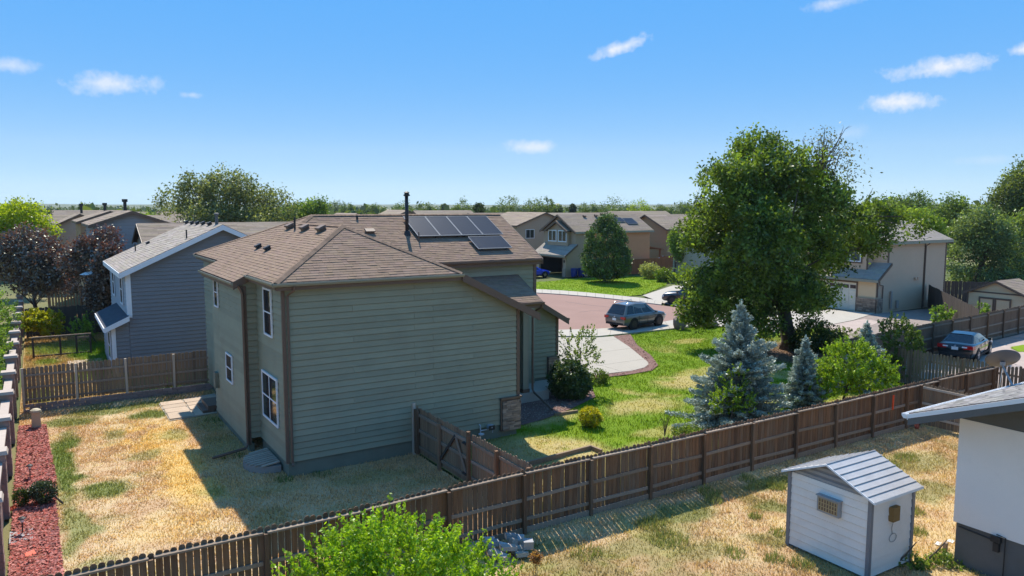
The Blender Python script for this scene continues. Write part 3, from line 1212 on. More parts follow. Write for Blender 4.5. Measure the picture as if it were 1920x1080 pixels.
chips('mulch_chips', MUL, 0.045, 16000, (.42, .09, .065), (.52, .24, .2), .10)
STREET = px((1043, 621), (1120, 619), (1200, 613), (1270, 601), (1298, 594), (1308, 586), (1290, 579), (1240, 573), (1200, 568), (1150, 562), (1100, 557), (1050, 553), (1000, 550)) + [(34, 64), (24, 58), (20, 48), (24, 42)]
sheet('street', STREET, 0.02, M_asphalt)
M_tar = mat('tar_sealed_crack', (0.11, 0.075, 0.07), .8, .3)
for cr in ([(1085, 586), (1110, 583), (1140, 584), (1150, 582)], [(1150, 572), (1175, 580), (1190, 590), (1215, 596)], [(1060, 566), (1100, 572), (1150, 577)]):
    mb = MB()
    pp = [G(*q) for q in cr]
    for a, b in zip(pp[:-1], pp[1:]):
        sd_ = (b - a).cross(Vector((0, 0, 1))).normalized() * .05
        mb.add([(v.x, v.y, .024) for v in (a - sd_, a + sd_, b + sd_, b - sd_)], [(0, 1, 2, 3)])
    mb.build('tar_line', M_tar, kind='structure')
# kerbed walks: slabs with joints
walk_in = [(1000, 550), (1050, 553), (1100, 557), (1150, 562), (1200, 568), (1240, 573)]
walk_out = [(1000, 543.5), (1050, 546), (1100, 550), (1150, 555), (1200, 560), (1243, 566)]
wr = thing('far_sidewalk', None, None)
wr['kind'] = 'structure'
for i in range(5):
    for j in range(3):
        f0, f1 = j / 3, (j + 1) / 3 - .008
        q = []
        for (lst, f) in ((walk_in, f0), (walk_in, f1), (walk_out, f1), (walk_out, f0)):
            a, b = Vector(lst[i]), Vector(lst[i + 1])
            m = a.lerp(b, f)
            q.append(tuple(G(m.x, m.y))[:2])
        MB().prism([(x, y, -.05) for x, y in q], (0, 0, .15)).build('slab', M_walk, wr)
near_in = [(1043, 621), (1120, 619), (1200, 613), (1270, 601), (1298, 594)]
near_out = [(1043, 632.5), (1120, 633), (1190, 626), (1290, 615), (1345, 611)]
wr = thing('sidewalk', None, None)
wr['kind'] = 'structure'
for i in range(4):
    for j in range(3):
        f0, f1 = j / 3, (j + 1) / 3 - .006
        q = []
        for (lst, f) in ((near_in, f0), (near_in, f1), (near_out, f1), (near_out, f0)):
            a, b = Vector(lst[i]), Vector(lst[i + 1])
            m = a.lerp(b, f)
            q.append(tuple(G(m.x, m.y))[:2])
        MB().prism([(x, y, -.05) for x, y in q], (0, 0, .15)).build('slab', M_walk, wr)
# driveway of four big slabs with a rounded outer corner
drv = thing('driveway', None, None)
drv['kind'] = 'structure'
OUTL = px((1044, 634), (1118, 634.5), (1150, 632)) + [tuple(G(a, b))[:2] for a, b in ((1180, 652), (1203, 671), (1214, 680), (1216, 685), (1208, 691), (1185, 697), (1128, 703.5))] + [(21.2, 29.0), (21.2, 38.5)]
yy = [28.0, 30.6, 33.4, 36.2, 40.5]
for a, b in zip(yy[:-1], yy[1:]):
    q = clip_rect(OUTL, 15, 24.9, a + .012, b - .012)
    if len(q) > 2:
        MB().prism([(x, y, -.05) for x, y in q], (0, 0, .11)).build('slab', M_concrete, drv)
    q = clip_rect(OUTL, 24.92, 40, a + .012, b - .012)
    if len(q) > 2:
        MB().prism([(x, y, -.05) for x, y in q], (0, 0, .11)).build('slab', M_concrete, drv)
BARK = px((1150, 631), (1182, 628), (1195, 648), (1221, 668), (1234, 686), (1222, 696), (1190, 702), (1118, 711), (1112, 706), (1170, 699), (1208, 691), (1216, 684), (1203, 671), (1180, 652))
sheet('bark_strip', BARK, 0.045, M_brownmulch)
chips('bark_chips', BARK, 0.05, 5000, (.16, .08, .06), (.30, .18, .14), .09)
NEARW = px(*near_in) + px(*near_out)[::-1]
APRON = px((1298, 594), (1309, 586), (1400, 588), (1520, 584), (1560, 582), (1640, 589), (1600, 602), (1545, 613), (1470, 626), (1345, 613))
GBED = [(15.1, 23.6), (16.6, 23.9), (18.6, 24.6), (20.6, 25.6), (21.6, 27.2), (21.2, 28.9), (14.8, 26.5)]
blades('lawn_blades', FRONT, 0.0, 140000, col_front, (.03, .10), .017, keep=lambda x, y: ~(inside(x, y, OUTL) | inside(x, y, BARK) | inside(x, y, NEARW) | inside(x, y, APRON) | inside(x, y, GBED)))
# gravel bed beside the porch
sheet('gravel_bed', [(15.1, 23.6), (16.6, 23.9), (18.6, 24.6), (20.6, 25.6), (21.6, 27.2), (21.2, 28.9), (14.8, 26.5)], 0.042, M_brownmulch)
chips('gravel_stones', [(15.1, 23.7), (16.6, 24.0), (18.6, 24.7), (20.6, 25.7), (21.2, 26.6), (15, 26.2)], 0.05, 4500, (.22, .15, .12), (.34, .28, .24), .07)
# right-hand neighbour: driveway, gravel, alley
sheet('apron', px((1298, 594), (1309, 586), (1400, 588), (1520, 584), (1560, 582), (1640, 589), (1600, 602), (1545, 613), (1470, 626), (1345, 613)), 0.075, M_walk)
sheet('gravel_yard', px((1545, 613), (1600, 602), (1640, 589), (1760, 578)) + [(70, 33), (70, 24.4), (46, 23.2), (37, 22.6)], 0.05, M_shadegravel)  # gravel coloured as shaded next to the tan house
sheet('gravel_strip', px((1543, 614), (1598, 603), (1620, 599), (1650, 605), (1600, 626), (1560, 634)), 0.06, M_gravel)
sheet('alley', [(34.6, 15.8), (75, 15.8), (75, 25.6), (56, 23.6), (34.6, 22.2)], 0.045, M_gravel)
sheet('alley_edge', [(34.6, 21.2), (56, 22.6), (75, 24.5), (75, 25.6), (56, 23.6), (34.6, 22.2)], 0.052, M_shadegravel)  # same shade-toned gravel along the fence foot
lawn('grass_patch', px((1893, 655), (1905, 650), (1935, 648), (1935, 662), (1908, 661)), 0.07, 0.2, col_far)
sheet('neighbour_drive', px((1245, 570), (1205, 555), (1262, 536), (1330, 540), (1330, 584), (1308, 586), (1290, 579)), 0.06, M_walk)
# back patio of irregular flagstones beside the house
pt = thing('patio', None, None)
pt['kind'] = 'structure'
PAT = [(4.05, 34.7), (4.05, 31.55), (5.75, 31.75), (5.75, 33.2), (6.45, 33.2), (6.45, 35.3)]
sheet('patio_base', [(4.05, 34.7), (4.05, 31.6), (5.75, 31.75), (6.45, 33.2), (6.45, 35.3)], 0.03, M_concrete)
cuts = [(4.07, 5.0), (5.02, 5.9), (5.92, 6.4)]
rows = [31.7, 32.75, 33.5, 34.1, 34.75]
rp = random.Random(5)
for i, (a, b) in enumerate(cuts):
    for c, d in zip(rows[:-1], rows[1:]):
        if i == 2 and c < 33:
            continue
        j = lambda: rp.uniform(-.06, .06)
        q = [(a + .01, c + .01 + abs(j())), (b - .01, c + .01 + abs(j())), (b - .01 - abs(j()), d - .01), ((a + b) / 2 + j(), d - .01), (a + .01 + abs(j()), d - .02)]
        MB().prism([(x, y, .02) for x, y in q], (0, 0, .045 + rp.uniform(0, .008))).build('flagstone', M_patio, pt)
side = thing('side_patio', None, None)
side['kind'] = 'structure'
for i in range(4):
    for j in range(3):
        x0, y0 = 1.1 + i * .42, 43.6 + j * 1.15
        MB().prism([(x0, y0, 0), (x0 + .40, y0, 0), (x0 + .40, y0 + 1.1, 0), (x0, y0 + 1.1, 0)], (0, 0, .05)).build('paver', M_patio, side)

# ================================================================== FENCES


def picket_mesh(w, h, t, matl, round_top=True):
    c = 0.035 if round_top else 0.0
    if round_top:
        o = [(-w / 2, 0), (w / 2, 0), (w / 2, h - .05), (w / 2 - .018, h - .016), (w / 2 - .042, h), (-w / 2 + .042, h), (-w / 2 + .018, h - .016), (-w / 2, h - .05)]
    else:
        o = [(-w / 2, 0), (w / 2, 0), (w / 2, h), (-w / 2, h)]
    return MB().prism([(x, -t / 2, z) for x, z in o], (0, t, 0)).mesh('picket', matl)


def fence(name, label, p0, p1, h=1.65, pitch=.14, w=.128, off=.035, posts=2.2, rails=(.35, .85, 1.42), post_h=None, matl=None, railmat=None, postmat=None, kick=True, boards=True, gap=0.012, base=.08, first=0.0, seed=3, side=-1, cat='fence', rag=0.02, postw=.09, round_top=True, kickmat=None, group=None, topcap=False, ztop=None):
    """pickets on the far side, posts and rails on the near side (side=-1: to the right of p0->p1)"""
    matl, railmat, postmat = matl or M_fence, railmat or M_rail, postmat or M_fence
    p0, p1 = Vector((*p0, 0)), Vector((*p1, 0))
    L = (p1 - p0).length
    d = (p1 - p0).normalized()
    nr = Vector((d.y, -d.x, 0)) * (1 if side == -1 else -1)
    ang = math.atan2(d.y, d.x)
    root = thing(name, label, cat, p0, group)
    rr = random.Random(seed)
    me = picket_mesh(w, h - base, .018, matl, round_top)
    n = int(L / pitch)
    rest = MB()
    for i in range(n):
        s = first + (i + .5) * pitch
        q = p0 + d * s + Vector((0, 0, base + rr.uniform(-rag, rag)))
        if i < 300 and boards:
            linkmesh('picket', me, root, q, (0, rr.uniform(-.006, .006), ang + rr.uniform(-.03, .03)), (rr.uniform(.93, 1.02), 1, rr.uniform(.985, 1.01)))
        else:
            rest.obox(q + Vector((0, 0, (h - base) / 2)), d * w / 2 * rr.uniform(.93, 1.02), nr * .009, Vector((0, 0, (h - base) / 2)))
    if rest.v:
        rest.build('pickets', matl, root, kind='stuff')
    k = 0
    s = first
    ps = []
    while s <= L + .01:
        ps.append(s)
        s += posts
    ph = post_h or h - .06
    pm = MB().box(-postw / 2, postw / 2, -postw / 2, postw / 2, 0, ph).mesh('post', postmat)
    for s in ps:
        linkmesh('post', pm, root, p0 + d * s + nr * (off + .062), (rr.uniform(-.01, .01), rr.uniform(-.012, .012), ang))
    for a, b in zip(ps, ps[1:] + [L]):
        if b - a < .4:
            continue
        for z in rails:
            j0, j1 = rr.uniform(-.025, .025), rr.uniform(-.025, .025)
            A = p0 + d * (a + .05) + nr * (off + .006) + Vector((0, 0, z + j0))
            B = p0 + d * (b - .05) + nr * (off + .006) + Vector((0, 0, z + j1))
            (MB().bar(A + nr * .03, B + nr * .03, .105, .040) if (z == rails[-1] and kick and boards) else MB().bar(A, B, .040, .085)).build('rail', railmat, root)
        if kick:
            A = p0 + d * (a + .05) + nr * (off + .03) + Vector((0, 0, .085))
            B = p0 + d * (b - .05) + nr * (off + .03) + Vector((0, 0, .085))
            MB().bar(A, B, .035, .17).build('kickboard', kickmat or M_rail, root)
    return root


fence('long_fence', 'long brown cedar picket fence running across the front of the photo', (-0.9, 15.65), (34.5, 15.65), h=1.70, posts=2.17, first=.28, rails=(.36, .92, 1.60), post_h=1.58, w=.127)
fence('back_fence', 'weathered picket fence with pale posts between the back lawn and slate blue house', (-0.8, 36.3), (6.45, 36.3), h=1.85, posts=1.9, first=.02, rails=(.5, .98, 1.5), postmat=M_tanwood, matl=M_greywood, pitch=.155, w=.138, base=.34, kick=False, post_h=1.84, seed=8)
# low retaining timbers under the back fence
rt = thing('retaining_timbers', 'low row of brown retaining blocks under the weathered back fence', 'edging', (-0.8, 36.2, 0))
for k in range(3):
    for i in range(18):
        MB().box(-.8 + i * .402 + (k % 2) * .2, -.8 + i * .402 + .39 + (k % 2) * .2, 36.12, 36.28, .002 + k * .105, .1 + k * .105).build('block', M_block, rt)
# gate run between house and long fence
gx = 10.6
fence('side_fence', 'short run of brown pickets joining the gate to the long fence', (gx, 19.0), (gx, 15.75), h=1.72, posts=1.6, rails=(.4, .9, 1.45), kick=False, side=-1, seed=12, matl=M_greywood, first=0.02)
gt = thing('garden_gate', 'weathered wooden double gate with diagonal braces beside the olive house', 'gate', (gx, 22.8, 0))
rg = random.Random(2)
pmg = picket_mesh(.125, 1.56, .018, M_greywood)
for i in range(27):
    linkmesh('picket', pmg, gt, (gx, 22.72 - i * .137, .12), (0, 0, math.pi / 2 + rg.uniform(-.02, .02)), (1, 1, rg.uniform(.985, 1.015)))
for y, hh, m in ((22.84, 1.80, M_tanwood), (20.95, 1.55, M_greywood), (19.02, 1.78, M_fence)):
    MB().box(gx - .14, gx - .04, y - .05, y + .05, 0, hh).build('post', m, gt)
MB().box(gx - .135, gx - .045, 22.5, 22.72, .1, 1.62).build('stile', M_fence, gt)
for a, b in ((22.5, 21.02), (20.88, 19.1)):
    for z in (.34, .92, 1.44):
        MB().bar((gx - .04, a, z), (gx - .04, b, z), .05, .10).build('rail', M_rail, gt)
MB().bar((gx - .075, 21.0, .30), (gx - .075, 19.9, 1.42), .03, .09).build('brace', M_darkwood, gt)
MB().bar((gx - .075, 19.85, 1.40), (gx - .075, 19.15, .34), .03, .09).build('brace', M_rail, gt)
for z in (.42, 1.36):
    MB().box(gx - .16, gx - .03, 19.08, 19.32, z, z + .05).build('hinge', M_dark, gt)
MB().box(gx - .10, gx - .05, 20.93, 21.10, .25, .42).build('latch', M_dark, gt)

fence('alley_fence', 'dark brown picket fence on the far side of the gravel alley', (33.2, 22.25), (66, 24.6), h=1.85, pitch=.14, posts=2.4, rails=(.4, 1.0, 1.66), boards=False, matl=M_fence, seed=21, kick=True)
fence('cross_fence', 'grey weathered picket fence in front of the dark sedan', (34.6, 21.9), (34.6, 7.5), h=1.72, pitch=.15, w=.122, posts=2.4, rails=(.4, 1.3), matl=M_greywood, railmat=M_greywood, postmat=M_greywood, side=1, seed=22, kick=False, rag=.035)
fence('corner_fence', 'sunlit top-railed picket fence meeting the long fence behind the grey roof', (28.5, 15.5), (28.5, 9.5), h=1.66, posts=2.3, rails=(.4, .9, 1.5), matl=M_greywood, side=-1, seed=23, railmat=M_tanwood, kick=False)
fence('dark_yard_fence', 'dark stained board fence behind the weeds in the left side yard', (-0.8, 57.0), (3.9, 56.6), h=1.95, pitch=.15, w=.148, posts=2.4, rails=(.4, 1.5), matl=M_darkwood, railmat=M_darkwood, postmat=M_darkwood, side=1, seed=31, kick=False, round_top=False)
fence('plum_tree_fence', 'gappy picket fence in dappled light under the purple plum trees', (0.6, 71.0), (4.2, 70.0), h=2.0, pitch=.22, w=.14, posts=2.4, rails=(.4, 1.5), matl=M_greywood, side=1, seed=32, kick=False)
fence('tan_house_side_fence', 'charcoal board fence stepping down from the tan house', (62.9, 34.2), (50.2, 24.0), h=1.95, pitch=.15, w=.149, posts=2.4, rails=(.4, 1.5), matl=M_darkwood, railmat=M_darkwood, postmat=M_darkwood, side=1, seed=33, kick=False, boards=True, round_top=False)
fence('shed_yard_fence', 'dark board fence with one new orange board beside the peach shed', (66.6, 35.6), (71.5, 30.5), h=1.95, pitch=.3, w=.29, posts=2.4, rails=(.4, 1.5), matl=M_darkwood, railmat=M_darkwood, postmat=M_darkwood, side=1, seed=34, kick=False, round_top=False)

# welded-wire dog run fence
df = thing('dog_run_fence', 'low wooden-railed wire fence with small gate in the left side yard', 'fence', (-0.5, 49.2, 0))
for x in (-.45, .85, 1.65, 2.35):
    MB().box(x - .05, x + .05, 49.1, 49.2, 0, 1.12).build('post', M_darkwood, df)
MB().bar((-.5, 49.15, 1.16), (2.4, 49.15, 1.16), .10, .06).build('top_rail', M_rail, df)
MB().bar((-.45, 49.15, .10), (2.35, 49.15, .10), .06, .08).build('bottom_rail', M_darkwood, df)
MB().bar((1.7, 49.13, .98), (2.3, 49.13, .98), .06, .08).build('gate_rail', M_rail, df)
mb = MB()
for i in range(28):
    mb.box(-.45 + i * .1, -.447 + i * .1, 49.148, 49.151, .1, 1.13)
for i in range(10):
    mb.box(-.45, 2.35, 49.148, 49.151, .15 + i * .1, .153 + i * .1)
mb.build('wire_mesh', M_grey, df)

# ------------------------------------------------------------------ masonry wall on the left
mw = thing('block_wall', 'pinkish concrete block wall with pale capped pillars along the left edge', 'wall', (-1.2, 40, 0))
PY = [16.3 + 3.86 * i for i in range(14)]
bm_ = MB().box(-.2, .2, -.2, .2, 0, .196).mesh('block', M_block)
bm2 = MB().box(-.075, .075, -.192, .192, 0, .193).mesh('block', M_block)
capm = MB().hexa([(-.27, -.27, 0), (.27, -.27, 0), (.27, .27, 0), (-.27, .27, 0), (-.24, -.24, .10), (.24, -.24, .10), (.24, .24, .10), (-.24, .24, .10)]).mesh('cap', M_cap)
wx = -1.22
for i, y in enumerate(PY):
    if i < 9:
        for k in range(9):
            linkmesh('pillar_block', bm_, mw, (wx + rp.uniform(-.006, .006), y + rp.uniform(-.006, .006), k * .2), (0, 0, rp.choice((0, 1.5708, 3.1416))))
    else:
        MB().box(wx - .2, wx + .2, y - .2, y + .2, 0, 1.8).build('pillar', M_block, mw)
    linkmesh('pillar_cap', capm, mw, (wx, y, 1.801))
core, far_blocks = MB(), MB()
for i in range(len(PY) - 1):
    y0, y1 = PY[i] + .2, PY[i + 1] - .2
    core.box(wx - .055, wx + .055, y0, y1, 0, 1.5)
    for k in range(7):
        yy_ = y0 + (k % 2) * .2
        while yy_ < y1 - .05:
            e = min(yy_ + .395, y1)
            if i < 5:
                linkmesh('wall_block', bm2, mw, (wx + rp.uniform(-.004, .004), (yy_ + e) / 2, .005 + k * .2), (0, 0, 0), (1, (e - yy_ - .006) / .384, 1))
            elif k > 3:
                far_blocks.box(wx - .075, wx + .075, yy_ + .004, e - .004, k * .2 + .005, k * .2 + .197)
            yy_ += .4
    MB().box(wx - .13, wx + .13, y0 + .002, y1 - .002, 1.502, 1.585).build('coping', M_cap, mw)
core.build('wall_core', M_block, mw)
far_blocks.build('far_blocks', M_block, mw, kind='stuff')


# ================================================================== THE OLIVE HOUSE
hs_ = thing('olive_house', 'two-storey olive green sided house with brown shingle roof and solar panels', 'house', (10, 29, 0))
X, Y_, Z_ = Vector((1, 0, 0)), Vector((0, 1, 0)), Vector((0, 0, 1))
FX, FY, FB = 6.25, 22.9, 5.8     # wall planes: left wall, front wall, bay wall
zL = lambda x: 6.13 + .5 * (x - 5.95)
zM = lambda y: 6.13 + .526 * (y - 27.45)
zF = lambda y: 6.13 + .5333 * (y - 22.6)
zR = lambda x: 6.13 - .506 * (x - 12.31)
fz = 0.49
# front wall (faces the camera), cut by the falling roof on the right
wall_part(hs_, (FX, FY, 0), X, -Y_, [[(0, fz), (8.45, fz), (8.45, zR(FX + 8.45) - .12), (6.05, 6.04), (0, 6.04)]], M_green, z0=fz, splits=[(4.35,), (5.05,), (4.35,), (5.05,), (2.2, 6.6)])
wall_part(hs_, (FX, FY, 0), Y_, -X, [[(0.0, fz), (3.2, fz), (3.2, 6.1), (0.0, 6.1)]], M_green, z0=fz)
wall_part(hs_, (FB, 26.1, 0), X, -Y_, [[(0, fz), (.45, fz), (.45, 6.02), (0, 5.85)]], M_green, z0=fz)
wall_part(hs_, (FB, 26.1, 0), Y_, -X, [[(0, .28), (5.2, .28), (5.2, 5.9), (0, 5.9)]], M_green, z0=.28, splits=[(4.0,)])
wall_part(hs_, (6.5, 31.3, 0), Y_, -X, [[(0, .28), (5.5, .28), (5.5, 6.1), (0, 6.1)]], M_green, z0=.28)
# upper wall below the solar slope, entry wall, garage wall
wall_part(hs_, (14.75, 27.8, 0), X, -Y_, [[(-2.6, 4.2), (4.05, 4.2), (4.05, 6.05), (-2.6, 6.05)]], M_green, z0=4.25)
wall_part(hs_, (14.75, 27.8, 0), X, -Y_, [[(0, .45), (4.05, .45), (4.05, 4.19), (0, 4.19)]], M_green, z0=.45, boards=False)
zG = lambda x: 4.0 - .58 * (x - 19.65)
wall_part(hs_, (18.8, 28.9, 0), X, -Y_, [[(0, .35), (2.05, .35), (2.05, zG(20.85) - .1), (0, zG(18.8) - .1)]], M_green, z0=.35)
# inner faces, rear shell
mb = MB()
mb.box(14.62, 14.74, 23.03, 27.67, .45, 5.0)
mb.box(18.68, 18.79, 27.93, 34.8, .3, 6.0)
mb.box(20.72, 20.84, 29.03, 34.8, .3, 3.2)
mb.box(6.63, 18.66, 36.4, 36.52, .3, 6.0)
mb.box(18.82, 20.7, 34.7, 34.8, .3, 3.2)
mb.build('rear_shell', M_green, hs_)
for q in ((FX + .02, 14.7, FY + .02, FY + .2, -.1, fz), (FX + .02, FX + .2, FY + .2, 26.1, -.1, fz), (FB + .02, FB + .2, 26.12, 31.3, -.1, .28), (6.52, 6.7, 31.3, 36.5, -.1, .28), (18.82, 20.83, 28.92, 29.1, -.1, .35)):
    MB().box(*q).build('foundation', M_greenfnd, hs_)
# corner boards
for (x0, x1, y0, y1, za, zb) in ((FX - .055, FX + .045, FY - .056, FY + .05, .47, 5.95), (14.67, 14.80, FY - .056, FY + .06, 1.50, 4.75), (FB - .055, FB + .09, 26.045, 26.17, .26, 5.75), (20.75, 20.90, 28.845, 28.98, 1.35, 3.2), (18.7, 18.86, 27.745, 27.9, 4.2, 5.95)):
    MB().box(x0, x1, y0, y1, za, zb).build('corner_board', M_brown, hs_)

RP_L = [[(5.95, 22.6), (9.15, 25.6), (9.15, 30.49), (9.15, 32), (5.95, 32)], [(9.15, 30.49), (9.79, 31.1), (9.26, 32), (9.15, 32)], [(6.2, 32), (9.26, 32), (6.2, 37.2)], [(5.5, 26.1), (5.95, 26.1), (5.95, 32), (5.5, 32)]]
polys = [[(x, y, zL(x)) for x, y in p] for p in RP_L]
roof_part(hs_, polys, M_shingle, name='left_roof', seed=40)
rf_front = roof_part(hs_, [[(5.95, 22.6, zF(22.6)), (12.31, 22.6, zF(22.6)), (9.15, 25.6, zF(25.6))]], M_shingle, singles=(0,), name='front_roof', seed=50)
rf_main = roof_part(hs_, [[(x, y, zM(y)) for x, y in ((9.15, 30.49), (12.31, 27.45), (18.95, 27.45), (18.95, 31.1), (9.79, 31.1))]], M_shingle, name='main_roof', seed=60)
roof_part(hs_, [[(x, y, zR(x)) for x, y in p] for p in ([(9.15, 25.6), (12.31, 22.6), (12.31, 27.45), (9.15, 30.49)], [(12.31, 22.6), (15.45, 22.6), (15.45, 27.75), (12.31, 27.75)])], M_shingle, name='right_roof', seed=70)
zP = lambda y: 5.42 - .5 * (27.75 - y)
roof_part(hs_, [[(x, y, zP(y)) for x, y in ((13.75, 27.78), (15.55, 25.8), (17.85, 25.8), (17.85, 27.78))]], M_shingle, name='porch_roof', seed=80)
roof_part(hs_, [[(x, y, zG(x)) for x, y in ((18.86, 28.45), (21.15, 28.45), (21.15, 35), (18.86, 35))]], M_shingle, name='garage_roof', seed=90)
roof_part(hs_, [[(9.79, 31.1, 8.05), (18.95, 31.1, 8.05), (18.95, 37.2, 6.24), (6.2, 37.2, 6.24)]], M_shingle, name='rear_roof', exposure=.3, width=(.8, 1.2), seed=95)
# hip and ridge caps: separate shingles bent over the hip
caps = MB()


def hipcaps(a, b, n, w=.13, lift=.018):
    a, b = Vector(a), Vector(b)
    d = (b - a).normalized()
    sd = d.cross(Z_).normalized()
    L = (b - a).length
    n = int(L / .16)
    for i in range(n):
        p = a + d * (i * L / n)
        q = a + d * ((i + 1.12) * L / n)
        lo, hi = lift, lift + .014
        g = random.uniform(.75, 1.15)
        for s in (-1, 1):
            caps.add([p + Z_ * lo, q + Z_ * hi, q + sd * s * w + Z_ * (hi - .055), p + sd * s * w + Z_ * (lo - .055)], [(0, 1, 2, 3) if s > 0 else (3, 2, 1, 0)], (g * .9, g * .88, g * .86))


hipcaps((5.95, 22.6, 6.15), (9.15, 25.6, 7.745), 20)
hipcaps((12.31, 22.6, 6.15), (9.15, 25.6, 7.745), 20)
hipcaps((9.15, 25.6, 7.745), (9.15, 30.49, 7.745), 20)
hipcaps((9.15, 30.49, 7.745), (9.79, 31.1, 8.06), 5)
hipcaps((9.79, 31.1, 8.06), (18.95, 31.1, 8.06), 40)
hipcaps((9.79, 31.1, 8.06), (6.2, 37.2, 6.26), 30)
caps.build('ridge_caps', M_shingle, hs_, kind='stuff')
# fascias and gutters
for q in ((5.98, 12.3, 22.60, 22.63, 5.90, 6.10), (5.955, 5.985, 22.64, 26.05, 5.92, 6.10), (5.53, 5.555, 26.14, 31.98, 5.66, 5.87), (6.22, 6.25, 32.05, 37.15, 6.02, 6.20), (12.4, 18.93, 27.45, 27.48, 5.88, 6.09), (15.6, 17.83, 25.80, 25.83, 4.20, 4.40)):
    MB().box(*q).build('fascia', M_brown, hs_)
for a, b in (((12.28, 22.58, 5.99), (15.50, 22.58, zR(15.50) - .14)), ((19.0, 28.43, zG(19.0) - .14), (21.18, 28.43, zG(21.18) - .14)), ((5.48, 26.07, zL(5.48) - .13), (6.1, 26.07, zL(6.1) - .13))):
    a, b = Vector(a), Vector(b)
    MB().prism([a + Z_ * -.12, b + Z_ * -.12, b + Z_ * .145, a + Z_ * .145], (0, -.05, 0)).build('rake_board', M_brown, hs_)
a, b = Vector((18.96, 27.42, 6.0)), Vector((18.96, 31.1, 7.92))
MB().prism([a + Z_ * -.12, b + Z_ * -.12, b + Z_ * .13, a + Z_ * .13], (.045, 0, 0)).build('rake_board', M_brown, hs_)
a, b = Vector((17.86, 25.8, zP(25.8) - .1)), Vector((17.86, 27.76, zP(27.76) - .1))
MB().prism([a + Z_ * -.12, b + Z_ * -.12, b + Z_ * .1, a + Z_ * .1], (.045, 0, 0)).build('rake_board', M_brown, hs_)
sf = MB()
sf.box(6.27, 12.3, 22.64, FY - .04, 5.955, 5.97)
sf.box(5.99, FX - .04, FY, 26.05, 5.955, 5.97)
sf.box(5.56, FB - .04, 26.2, 31.9, 5.76, 5.775)
sf.box(12.4, 18.9, 27.5, 27.76, 5.955, 5.97)
sf.prism([(12.3, 22.64, 5.98), (15.44, 22.64, zR(15.44) - .12), (15.44, 22.64, zR(15.44) - .135), (12.3, 22.64, 5.965)], (0, .24, 0))
sf.build('soffit', M_brown, hs_)


def gutter(p, q, nrm, parent=hs_, m=None, name='gutter'):
    p, q, nrm = Vector(p), Vector(q), Vector(nrm)
    prof = [(0.0, 0.0), (.07, 0.0), (.115, .06), (.115, .105), (.105, .105), (.105, .065), (.068, .012), (.012, .012), (.012, .105), (0, .105)]
    mb_ = MB()
    k = len(prof)
    vs = [p + nrm * a + Z_ * b for a, b in prof] + [q + nrm * a + Z_ * b for a, b in prof]
    fs = [(i, (i + 1) % k, k + (i + 1) % k, k + i) for i in range(k)]
    mb_.add(vs, fs)
    for base in (p, q):
        mb_.add([base + nrm * a + Z_ * b for a, b in ((0, 0), (.07, 0), (.115, .06), (.115, .105), (0, .105))], [(0, 1, 2, 3, 4)])
    return mb_.build(name, m or M_gutter, parent)


gutter((5.87, 22.597, 6.02), (12.34, 22.597, 6.02), (0, -1, 0))
gutter((5.952, 22.55, 6.02), (5.952, 26.07, 6.02), (-1, 0, 0))
gutter((5.525, 26.05, 5.79), (5.525, 32.0, 5.79), (-1, 0, 0))
gutter((6.215, 32.02, 6.12), (6.215, 37.2, 6.12), (-1, 0, 0))
gutter((12.42, 27.447, 6.01), (18.9, 27.447, 6.01), (0, -1, 0), m=M_brown)
gutter((15.5, 25.797, 4.33), (17.9, 25.797, 4.33), (0, -1, 0), m=M_brown)
gutter((21.2, 28.5, 3.02), (21.2, 34.9, 3.02), (1, 0, 0), m=M_brown)


def downspout(pts, parent=hs_, m=None, r=.042):
    mb_ = MB()
    pts = [Vector(p) for p in pts]
    mb_.tube(pts, r, 6)
    return mb_.build('downspout', m or M_brown, parent, smooth=False)


downspout([(6.5, 22.52, 6.03), (6.5, 22.55, 5.9), (6.37, 22.81, 5.72), (6.37, 22.81, .5), (6.37, 22.75, .40)], r=.042)
downspout([(5.62, 26.0, 5.80), (5.70, 26.01, 5.66), (5.76, 26.02, 5.5), (5.76, 26.02, .32), (5.66, 25.96, .2), (4.55, 25.75, .12)], r=.05)
downspout([(17.8, 25.72, 4.34), (17.8, 25.8, 4.2), (17.66, 26.25, 3.95), (17.66, 26.25, .62), (17.66, 26.1, .5), (17.5, 24.55, .14)], r=.05)
# windows
cw = lambda y, z: (FX - .042, y, z)
window(hs_, cw(24.56, 2.19), Y_, -X, 1.84, 1.58, 2, 2, .065)
window(hs_, cw(24.48, 5.03), Y_, -X, .98, 1.56, 1, 2, .06)
wb = lambda y, z: (FB - .042, y, z)
window(hs_, wb(30.3, 5.15), Y_, -X, .70, 1.15, 1, 2, .055)
window(hs_, wb(28.42, 2.53), Y_, -X, 1.0, 1.05, 1, 2, .055)
# stone at the wall ends
st = MB().box(13.96, 14.8, FY - .10, FY - .035, .25, 1.42).build('stone_backing', M_brown, hs_)
rs_ = random.Random(9)


def ledgestones(parent, x0, x1, z0, z1, y, depth=.05):
    z = z0
    while z < z1 - .03:
        h = rs_.choice((.05, .07, .09))
        h = min(h, z1 - z)
        x = x0
        while x < x1 - .03:
            w = min(rs_.uniform(.14, .36), x1 - x)
            d = depth * rs_.uniform(.5, 1.2)
            MB().box(x + .004, x + w - .004, y - d, y, z + .004, z + h - .004).build('stone', M_stone, parent)
            x += w
        z += h


ledgestones(st, 14.02, 14.80, .25, 1.36, FY - .101)
MB().box(13.94, 14.83, FY - .17, FY - .036, 1.422, 1.49).build('stone_cap', M_brown, hs_)
st2 = MB().box(20.25, 20.93, 28.80, 28.864, .2, 1.3).build('stone_backing', M_brown, hs_)
ledgestones(st2, 20.28, 20.92, .2, 1.28, 28.799)
